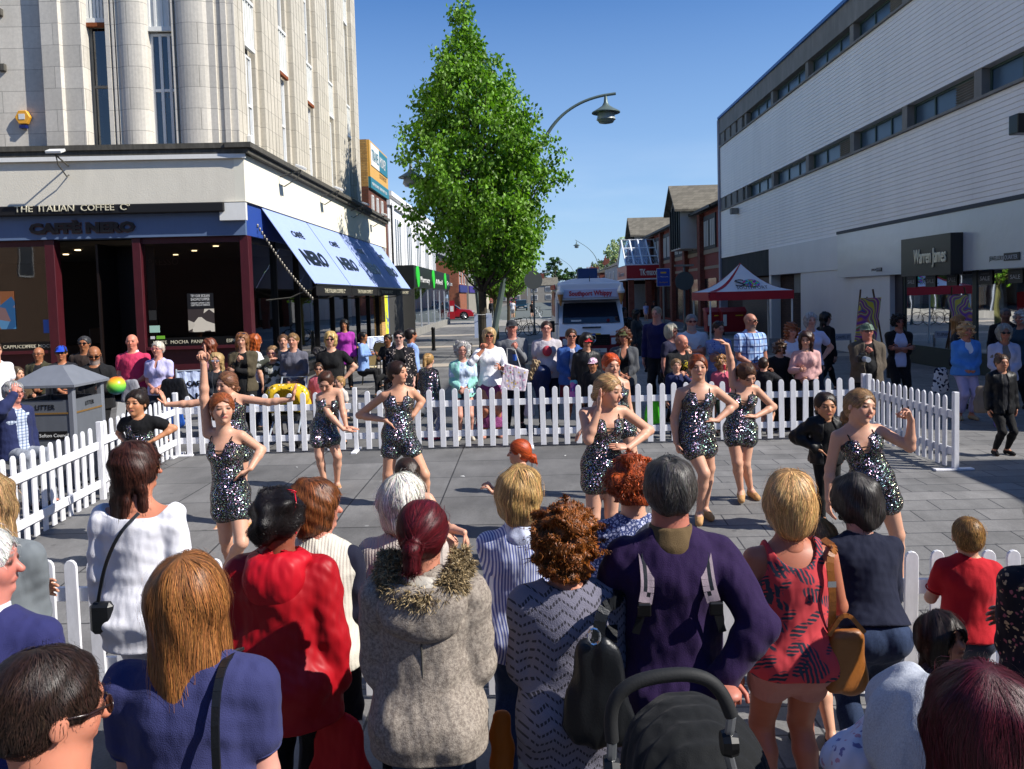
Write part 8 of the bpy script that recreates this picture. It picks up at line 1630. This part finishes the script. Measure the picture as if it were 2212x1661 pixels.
Q('little girl with dark wavy hair looking down towards the viewer', 2034, 1322, 3.4, 25, sex='n', top=('tee', '#2a2430'), bottom=('leggings', '#23283a'), hair=('long', '#1e1210', .8), skin='#b88068', head=(0, 14, 0))
Q('woman in a navy top with tiny flowers at the right edge', 2296, 1050, 3.1, B, w=1.3, top=('jumper', ('floral', '#100e1a', '#8a4a58', '#a89070', 1.6)), bottom=('trousers', ('denim', '#15233c')), hair=('bob', '#1c1412', .9), arms=('cross', 'cross'))
mh = Q('woman with glossy maroon hair in the bottom right corner', 2124, 1442, 1.78, B, w=1.2, top=('coat', '#23302e', {'c': .02, 'neck': .06}), bottom=('trousers', '#1c1e2a'), hair=('long', '#450e1c', .9), skin='#c88c74')
# ================================================================ bags, pushchairs and small things
M_leather = paint('black_leather', '#141619', .38, var=.3, vs=12, bs=120, bd=.003); M_tan = paint('tan_leather', '#86501e', .45, var=.2, vs=10, bs=90, bd=.003)
def strap(par, pts, m, w=.03, name='strap'):
    """flat strap following world points"""
    P = [np.array(p, float) for p in pts]
    for _ in range(2): P = [P[0]]+[q for a, b in zip(P[:-1], P[1:]) for q in (a*.75+b*.25, a*.25+b*.75)]+[P[-1]]
    mb = MB(); c = np.mean(P, 0)
    for k in range(len(P)-1):
        a, b = P[k], P[k+1]; t = _n(b-a); out = _n(a-c+np.array([0, -.6, 0])); s = _n(np.cross(t, out))*w/2
        n_ = _n(np.cross(s, t))*.004; mb.prism([tuple(a-s-n_), tuple(a+s-n_), tuple(a+s+n_), tuple(a-s+n_)], tuple(b-a))
    return add(par, name, mb, m)
def softbag(label, c, size, m, cat='handbag', rz=0, seed=1, grp=None, nm='handbag', taper=.7):
    t = thing(nm, label, cat, tuple(c), grp); F = Field(.009 if c[1] < 5 else .014); a, b, h = size; u = np.array([math.cos(rz), math.sin(rz), 0]); v = np.array([-u[1], u[0], 0])
    for s in (-1, 1): F.cap(u*s*a*.32-[0, 0, h*.36], u*s*a*.32*taper+np.array([0, 0, h*.36]), a*.24, a*.18, .04, v, b/a)
    F.cap([0, 0, -h*.36], [0, 0, h*.30], a*.30, a*.2, .05, v, b/a); F.disp = wob(.005, 28, seed); F.run(); vv, qq = F.mesh(); npmesh('body', vv, qq, m, t); return t
# black handbag on the knit jumper woman's shoulder
s_ = kw['sh'][-1]; hb = softbag('black leather shoulder bag hanging beside the lilac knit jumper', np.array(atY(1292, 1490, 2.93)), (.25, .12, .40), M_leather, rz=-.2, seed=3, taper=.45)
c = np.array(hb.location); strap(hb, [c+[-.03, .0, .17], atY(1290, 1395, 2.95), atY(1300, 1310, 2.97), s_+np.array([.035, -.1, .035]), s_+np.array([.04, .0, .075]), s_+np.array([.03, .1, .02]), c+[.06, .08, .15]], M_leather, .045); add(hb, 'ring', MB().tube([tuple(np.array(atY(1283, 1375, 2.9))+[.022*math.cos(a), 0, .03*math.sin(a)]) for a in np.linspace(0, 6.283, 13)], .005, 6), paint('chrome', '#c0c4c8', .12, 1))
# tan bag of the blonde woman
s_ = bw['sh'][-1]; tb = softbag('tan leather bucket bag hanging at the blonde woman\'s side', np.array(atY(1826, 1425, 3.45)), (.18, .13, .27), M_tan, rz=.2, seed=5, taper=.8)
c = np.array(tb.location); strap(tb, [c+[-.06, 0, .12], atY(1800, 1290, 3.4), atY(1790, 1200, 3.42), s_+np.array([.02, -.06, .05]), s_+np.array([.0, .05, .06])], M_tan, .03); strap(tb, [c+[-.08, -.03, .12], c+[-.02, -.05, .24], c+[.07, -.03, .13]], M_tan, .018, 'handle'); add(tb, 'buckle', MB().boxc(tuple(atY(1797, 1262, 3.38)), (.035, .006, .025)), paint('chrome', '#c0c4c8', .12, 1))
# redhead's strap bag (bag itself below the picture)
s_ = rh['sh'][-1]; xb_ = softbag('black bag carried low at the redhead\'s right side on a narrow strap', np.array([s_[0]+.1, s_[1]-.12, .62+gzf(2)]), (.24, .1, .2), M_leather, seed=6)
strap(xb_, [s_+np.array([-.055, .08, .07]), s_+np.array([-.055, -.06, .10]), s_+np.array([-.05, -.155, .0]), s_+np.array([-.03, -.20, -.25]), s_+np.array([.03, -.2, -.6])], M_leather, .022)
# red carrier bag, red anorak woman
w_r = rj['wr'][-1]; cb = softbag('crumpled red plastic carrier bag held by the woman in the red anorak', w_r+np.array([.0, -.02, -.36]), (.3, .1, .42), cloth('shiny', '#b00f1c'), 'carrier bag', seed=8, nm='carrier_bag', taper=.35)
ob = softbag('narrow orange bag hanging low beside the lilac knit jumper', np.array(atY(1083, 1600, 3.3)), (.08, .05, .3), cloth('shiny', '#b0601a'), 'bag', seed=9, nm='orange_bag')
# crossbody strap of the white blouse woman
wb_ = thing('crossbody_bag', 'small black crossbody bag worn over the white gathered blouse', 'handbag', tuple(np.array(atY(205, 1330, 3.95)))); MB().box(-.02, .1, -.03, .03, -.09, .07).build('body', M_leather, wb_, bevel=.02)
strap(wb_, [atY(212, 1300, 3.93), atY(226, 1220, 3.9), atY(258, 1150, 3.9), atY(300, 1108, 3.98)], M_leather, .016)
# rucksack straps of the purple jumper man (rucksack worn on his chest)
rs_ = thing('rucksack', 'grey and white rucksack worn on the chest of the purple jumper man', 'rucksack', tuple(pm_['chest']+pm_['cf']*.24)); F = Field(.015); F.ell((0, 0, -.02), (.15, .09, .2), .03); F.run(); v, q = F.mesh(); npmesh('body', v, q, cloth('plain', '#6a6a72'), rs_)
for s in (1, -1):
    A = pm_['sh'][s]; nb_ = pm_['nb']; mid = A*.62+nb_*.38
    pts = [mid+np.array([0, .13, -.08]), mid+np.array([0, .02, .075]), mid+np.array([0, -.085, .01]), mid+np.array([-s*.0, -.15, -.09]), mid+np.array([-s*.015, -.165, -.15])]
    o = strap(rs_, pts, cloth('plain', '#8f8088'), .05); strap(rs_, pts[2:]+[mid+np.array([-s*.05, -.15, -.27])], M_leather, .028, 'webbing'); add(rs_, 'buckle', MB().boxc(tuple(mid+np.array([-s*.02, -.18, -.17])), (.05, .02, .05)), M_black, bevel=.005)
# coat details: fur hood of the wool coat
def furcollar(pd, name, n, c1, rad, m, lenf=.032):
    """tufts of fur along the rim of a hood lying on the back"""
    nb_, cl, cf, sp, H = pd['nb'], pd['cl'], pd['cf'], pd['sp'], pd['H']; rg = np.random.default_rng(5); V = []; Q_ = []; C = []
    root = pd['root']; off = np.array(root.location)
    F = Field(.010); ring = []
    for k in range(15):
        a = math.pi*(k/14)*1.25-.125*math.pi; p = nb_+cl*math.cos(a)*rad*1.22-cf*(math.sin(a)*rad*.95+.02)+sp*(.05-.075*math.sin(a)); ring.append(p)
    for a, b in zip(ring[:-1], ring[1:]): F.cap(a, b, .03, .03, .02)
    F.disp = wob(.01, 60, 3); F.run(); v0, q0 = F.mesh(); N = F.grad(v0); idx = rg.integers(0, len(v0), n); P = v0[idx]; D_ = _nn(N[idx]+rg.normal(size=(n, 3))*.5+np.array([0, 0, -.25])); L = rg.uniform(.5, 1.2, (n, 1))*lenf; S = _nn(np.cross(D_, rg.normal(size=(n, 3))))*.0022
    d2 = _nn(D_+rg.normal(size=(n, 3))*.5+np.array([0, 0, -.5])); V = np.stack([P-S, P+S, P+D_*L*.5+S*.8, P+D_*L*.5-S*.8, P+D_*L*.5+d2*L*.5+S*.2, P+D_*L*.5+d2*L*.5-S*.2], 1).reshape(-1, 3); i = np.arange(n)*6
    Qf = np.concatenate([np.stack([i, i+1, i+2, i+3], 1), np.stack([i+3, i+2, i+4, i+5], 1)]); br = np.repeat(np.exp(rg.normal(size=n)*.45), 6)[:, None]*np.ones(3)
    vv, qq, cc = join([(v0, q0, np.full((len(v0), 3), .5)), (V, Qf, br)]); npmesh(name, vv-off, qq, m, root, cols=cc)
def _nn(a): return a/(np.linalg.norm(a, axis=1, keepdims=True)+1e-9)
nb_, cl, cf, sp, H = gc['nb'], gc['cl'], gc['cf'], gc['sp'], gc['H']; off = np.array(gc['root'].location)
F = Field(.009); F.ell(nb_-cf*.10-sp*.05, (.17, .075, .10), .03, np.array([cl, cf, sp])); F.ell(nb_-cf*.125-sp*.13, (.14, .045, .055), .04, np.array([cl, cf, sp])); F.ell(nb_-cf*.04+sp*.06, (.13, .11, .08), .02, np.array([cl, cf, sp]), 1); F.disp = wob(.006, 30, 4); F.run(); v, q = F.mesh(); npmesh('hood', v-off, q, cloth('heather', '#6e645c', '#a0968a', '#ffffff', .5), gc['root'])
F = Field(.009); F.ell(nb_-cf*.055+sp*.0, (.125, .09, .05), .02, np.array([cl, cf, sp])); F.disp = wob(.008, 40, 9); F.run(); v, q = F.mesh(); npmesh('hood_lining', v-off, q, cloth('plain', '#b4aea4'), gc['root'])
furcollar(gc, 'fur_trim', 11000, None, .112, hairmat('#8c7a5a'))
add(gc['root'], 'back_seam', MB().tube([tuple(gc['chest']-cf*.150+sp*.02), tuple(gc['wa']-cf*.135), tuple(gc['pel']-cf*.17-sp*.02)], .003, 5), M_ledge)
# navy coat with a fur hood carried by the woman in the grey tee
t = thing('carried_coat', 'navy padded coat with a fur edged hood draped over the grey tee woman\'s arm', 'coat', tuple(gw_['wr'][-1]+np.array([-.08, -.08, -.1]))); F = Field(.014); F.ell((0, 0, .02), (.17, .12, .17), .05); F.cap((-.02, 0, 0), (.06, 0, -.5), .15, .10, .05, (0, 1, 0), .5); F.disp = wob(.012, 26, 7); F.run(); v, q = F.mesh(); npmesh('padded_body', v, q, cloth('shiny', '#172448'), t)
F = Field(.012); F.cap((-.17, -.03, .0), (-.08, -.03, .22), .05, .06, .03); F.disp = wob(.02, 70, 3); F.run(); v, q = F.mesh(); npmesh('fur_edge', v, q, cloth('heather', '#7a6850', '#b09a78'), t)
# things held or carried in the back rows
t = thing('shopping_bag', 'white and pink flowery shopping bag on the arm of the blonde woman in white', 'shopping bag', tuple(wp_['wr'][1]+np.array([.22, 0, -.12]))); MB().prism([(-.22, -.06, -.2), (.16, -.06, -.24), (.22, -.06, .08), (-.14, -.06, .2)], (.0, .12, 0)).build('body', cloth('floral', '#dcd0d8', '#c88aa8', '#d8b878', .7), t, bevel=.01); MB().tube([(-.1, 0, .18), (-.1, 0, .42), (.02, 0, .4), (.1, 0, .12)], .006, 5).build('handle', M_white, t)
def cup(lb, p, c='#2858b0'):
    t = thing('coffee_cup', lb, 'cup', tuple(p)); MB().lathe([(.028, -.05), (.04, .05), (.042, .055)], (0, 0, 0), 12).build('cup', flatmat('cup'+c, c, .5), t, smooth=True); MB().lathe([(.043, .055), (.043, .065), (.03, .07)], (0, 0, 0), 12).build('lid', M_black, t)
P = atY(1112, 772, 13.2); cup('blue paper cup held by the elderly man in the grey jumper', P)
t = thing('ball', 'rainbow striped ball held by the bearded man in black', 'ball', tuple(np.array(atY(251, 833, 11.1)))); F = Field(.012); F.ell((0, 0, 0), (.125,)*3); F.run(); v, q = F.mesh()
g = NG('rainbow'); sx = g.n('SeparateXYZ'); g.l(g.coord(), sx.inputs[0]); npmesh('ball_skin', v, q, g.set(g.ramp(g.math('ADD', g.math('MULTIPLY', sx.outputs[2], 3.0), .5), [(0.05, C_('#3050c0')), (.3, C_('#30a050')), (.55, C_('#90d040')), (.75, C_('#e8a020')), (.95, C_('#d82020'))]), .3), t)
t = thing('paper_leaflet', 'white card held below the rainbow ball', 'card', tuple(np.array(atY(262, 885, 11.2)))); MB().boxc((0, 0, 0), (.12, .008, .2), ry=.15).build('sheet', M_white, t)
t = softbag('yellow plastic shopping bag held by the man in the pink polo', np.array(atY(300, 888, 12.8)), (.22, .1, .42), cloth('shiny', '#c8c020'), 'carrier bag', seed=11, nm='carrier_bag'); t = softbag('light grey jacket over the arm of the man in the pink polo', np.array(atY(283, 845, 12.7)), (.3, .15, .36), cloth('plain', '#8a8a90'), 'jacket', seed=12, nm='carried_jacket')
t = softbag('dark rolled coat held by the white haired woman in lavender', np.array(atY(375, 845, 12.5)), (.46, .2, .34), cloth('shiny', '#16171a'), 'coat', seed=13, nm='carried_coat'); t = softbag('blue carrier bag marked with white letters below the rolled dark coat', np.array(atY(372, 895, 12.4)), (.34, .12, .36), cloth('plain', '#1c4a9a'), 'carrier bag', seed=14, nm='carrier_bag'); sign(t, 'PARIS', .12, M_white, np.array(t.location)+[-.15, -.1, 0], 0, w=.28, ext=.002)
t = softbag('green carrier bag hanging over the back fence', np.array(atY(1410, 888, 11.9)), (.22, .08, .34), cloth('shiny', '#3aa818'), 'carrier bag', seed=15, nm='carrier_bag'); t = softbag('brown paper bag held by the woman in the olive cap', np.array(atY(1362, 890, 12.9)), (.34, .1, .46), cloth('plain', '#9a8262'), 'carrier bag', seed=16, nm='paper_bag'); t = softbag('white plastic bag held by the man in the grey jumper', np.array(atY(1143, 880, 13.2)), (.16, .1, .3), cloth('plain', '#b8b4b8'), 'carrier bag', seed=17, nm='carrier_bag')
t = softbag('purple and teal bag under the arm of the teenager in the red cap', np.array(atY(1240, 845, 12.6)), (.14, .1, .4), cloth('patches', '#7a3a8a', '#6aa8b8', '#b86aa8', 1.2), 'bag', seed=18, nm='bag'); t = softbag('black and white checked tote beside the blue cardigan woman', np.array(atY(2032, 820, 13.6)), (.26, .1, .42), cloth('patches', '#d0d0d0', '#20223a', '#d0d0d0', 2.2), 'bag', seed=19, nm='tote_bag'); t = softbag('beige slouchy bag in front of the grey bob woman', np.array(atY(2125, 860, 12.3)), (.28, .12, .42), cloth('plain', '#6a6058'), 'handbag', seed=20)
t = softbag('grey and black rucksack on the back of the man in maroon', bp_['chest']-bp_['cf']*.22, (.34, .24, .5), cloth('plain', '#3a3a38'), 'rucksack', seed=21, nm='rucksack')
t = thing('camera', 'black camera with a silver lens held by the man in the bucket hat', 'camera', tuple(np.array(atY(1862, 775, 12.2)))); MB().boxc((0, 0, 0), (.15, .07, .1)).boxc((0, 0, .06), (.06, .06, .04)).build('body', M_black, t, bevel=.01); MB().lathe([(.04, -.18), (.042, -.05), (.035, 0)], (.02, 0, 0), 12, 'Y').build('lens', M_alu, t)
t = thing('lolly', 'red ice lolly held to the mouth of the little girl in pink', 'ice lolly', tuple(gl_['P3'](0, .55, -.25))); MB().boxc((0, 0, 0), (.035, .02, .08)).build('ice', flatmat('lolly_red', '#a01830', .3), t, bevel=.008); MB().boxc((0, 0, -.07), (.01, .005, .07)).build('stick', M_alu, t)
# yellow pushchair behind the fence
yp = np.array(atY(620, 850, 12.5)); t = thing('pushchair', 'pushchair with a yellow leaf patterned hood behind the back fence', 'pushchair', (float(yp[0]), 12.5, 0)); F = Field(.014); F.cap((-.14, 0, .74), (.14, 0, .74), .2, .2, .03); F.cap((-.14, .1, .6), (.14, .1, .6), .2, .2, .03); F.ell((0, -.2, .62), (.22, .25, .25), .02, None, 1); F.cap((-.22, 0, .78), (-.2, 0, .5), .05, .05, .04); F.cap((.22, 0, .78), (.2, 0, .5), .05, .05, .04); F.half((0, 0, .5), (0, 0, -1)); F.run(); v, q = F.mesh(); npmesh('hood', v, q, cloth('floral', '#c8a41c', '#d8d0a8', '#3a3210', .55), t)
MB().tube([(-.22, -.35, .1), (-.2, .1, .5), (-.2, .45, 1.0), (.2, .45, 1.0), (.2, .1, .5), (.22, -.35, .1)], .015, 6).tube([(-.22, .35, .1), (-.2, 0, .5)], .015, 6).tube([(.22, .35, .1), (.2, 0, .5)], .015, 6).build('frame', M_alu, t)
for x in (-.24, .24):
    for y in (-.35, .35): MB().lathe([(.1, -.02), (.12, 0), (.1, .02)], (x, y, .12), 14, 'X').build('wheel', M_black, t)
MB().box(-.19, .19, -.2, .2, .38, .48).build('seat', M_leather, t, bevel=.03)
# black pushchair in the foreground: hood, curved foam handle, silver joints
def cad(x, y, Y): return np.array(atY(x, y, Y))
py0 = 2.25; o_ = cad(1490, 1560, py0); pc = thing('pushchair', 'black pushchair with a ribbed hood and curved foam handle in the foreground', 'pushchair', (float(o_[0]), py0, gzf(2))); off = np.array(pc.location)
hp_ = [(1322, 1600), (1318, 1545), (1330, 1505), (1362, 1477), (1410, 1462), (1465, 1456), (1500, 1458), (1535, 1470), (1562, 1500), (1580, 1545)]
P = [cad(x, y, 2.05) for x, y in hp_]
for _ in range(2): P = [P[0]]+[q for a, b in zip(P[:-1], P[1:]) for q in (a*.75+b*.25, a*.25+b*.75)]+[P[-1]]
add(pc, 'handle', MB().tube([tuple(p) for p in P], .018, 12), paint('black_foam', '#1a1b1c', .7, bs=200, bd=.002), smooth=True)
hc_ = cad(1500, 1672, py0+.12); F = Field(.007); F.ell(hc_-off, (.215, .30, .20), .03); F.ell(hc_-off+np.array([0, .16, -.09]), (.19, .28, .18), .02, None, 1)
rb0 = lambda X_, Y_, Z_: .0045*np.sin(np.arctan2(Y_-(hc_-off)[1]+.3, Z_-(hc_-off)[2]+.2)*46)+.002*np.sin(X_*60)
F.disp = rb0; F.half(hc_-off-np.array([0, 0, .09]), (0, 0, -1)); F.run(); v, q = F.mesh(); npmesh('hood', v, q, cloth('plain', '#101214'), pc)
for s in (-1, 1):
    A = P[0] if s < 0 else P[-1]; Bp = np.array([hc_[0]+s*.2, py0+.1, .62+off[2]]); add(pc, 'side_tube', MB().tube([tuple(A), tuple(A+[0, .05, -.12]), tuple(Bp)], .013, 8), paint('satin_silver', '#a8acb0', .3, .8)); add(pc, 'joint', MB().lathe([(.03, -.02), (.036, 0), (.03, .02)], tuple(A+[0, .03, -.09]), 14, 'X'), M_black)
    add(pc, 'leg', MB().tube([tuple(Bp), (Bp[0], py0+.75, off[2]+.12)], .014, 8), M_black); add(pc, 'leg', MB().tube([tuple(Bp), (Bp[0], py0-.05, off[2]+.12)], .014, 8), M_black)
    for y in (py0-.05, py0+.75): add(pc, 'wheel', MB().lathe([(.06, -.02), (.11, -.02), (.12, 0), (.11, .02), (.06, .02)], (Bp[0], y, off[2]+.12), 18, 'X'), M_black)
F = Field(.012); F.cap((hc_-off)+[0, .25, -.45], (hc_-off)+[0, .45, -.6], .17, .15, .03, (0, 0, 1), .6); F.cap((hc_-off)+[0, .05, -.15], (hc_-off)+[0, .2, -.5], .17, .17, .03, (0, 1, 0), .4); F.run(); v, q = F.mesh(); npmesh('seat', v, q, M_leather, pc)
# grey hooded pram with a flowery cover at bottom right
o_ = cad(1985, 1560, 2.1); pr_ = thing('pram', 'pram with a pale grey hood beside the maroon haired woman', 'pram', (float(o_[0]), 2.1, gzf(2))); off = np.array(pr_.location); hc_ = cad(2008, 1605, 2.05)-off
F = Field(.008); F.ell(hc_, (.13, .25, .165), .03); F.cap(hc_+[0, .0, -.05], hc_+[.02, .1, -.3], .12, .12, .05); F.disp = wob(.011, 26, 5); F.run(); v, q = F.mesh(); npmesh('hood', v, q, cloth('heather', '#9ca0aa', '#b8bcc4', '#ffffff', 1.5), pr_)
MB().tube([(-.13, -.1, .1), (.0, .05, .55), (-.13, .6, .1)], .014, 6).tube([(.2, -.1, .1), (.12, .05, .55), (.2, .6, .1)], .014, 6).build('frame', M_black, pr_)
for x in (-.14, .2):
    for y in (-.1, .6): MB().lathe([(.1, -.02), (.12, 0), (.1, .02)], (x, y, .12), 14, 'X').build('wheel', M_black, pr_)
t = thing('pram_cover', 'white flowery blanket lying over the front of the pram', 'blanket', tuple(cad(1868, 1645, 2.2))); F = Field(.009); F.cap((-.02, 0, 0), (.13, .05, .03), .07, .09, .05); F.cap((-.03, .1, -.05), (.1, .15, -.02), .06, .08, .05); F.disp = wob(.008, 35, 2); F.run(); v, q = F.mesh(); npmesh('cloth', v, q, cloth('floral', '#cfc8d4', '#7a7098', '#c08a98', 1.3), t)
# litter and gum on the paving
for i, (x, y, lb) in enumerate(((1173, 1048, 'between the crouching redhead and the hand to ear dancer'), (1222, 985, 'beside the fence foot in front of the van'), (1000, 1030, 'lying just right of the hands on hips dancer'), (826, 985, 'near the fence between the two left dancers'), (640, 1010, 'on the slabs right of the pointing dancer'))):
    P = gnd(x, y); t = thing('paper_scrap', 'white paper scrap '+lb, 'litter', (P[0], P[1], gzf(P[1])+.004), 'white paper scraps on the paving')
    MB().poly([(-.035, 0, .002), (.0, -.012, .012), (.04, .006, .003), (.0, .018, .006)]).build('scrap', M_white, t).rotation_euler[2] = i*1.3
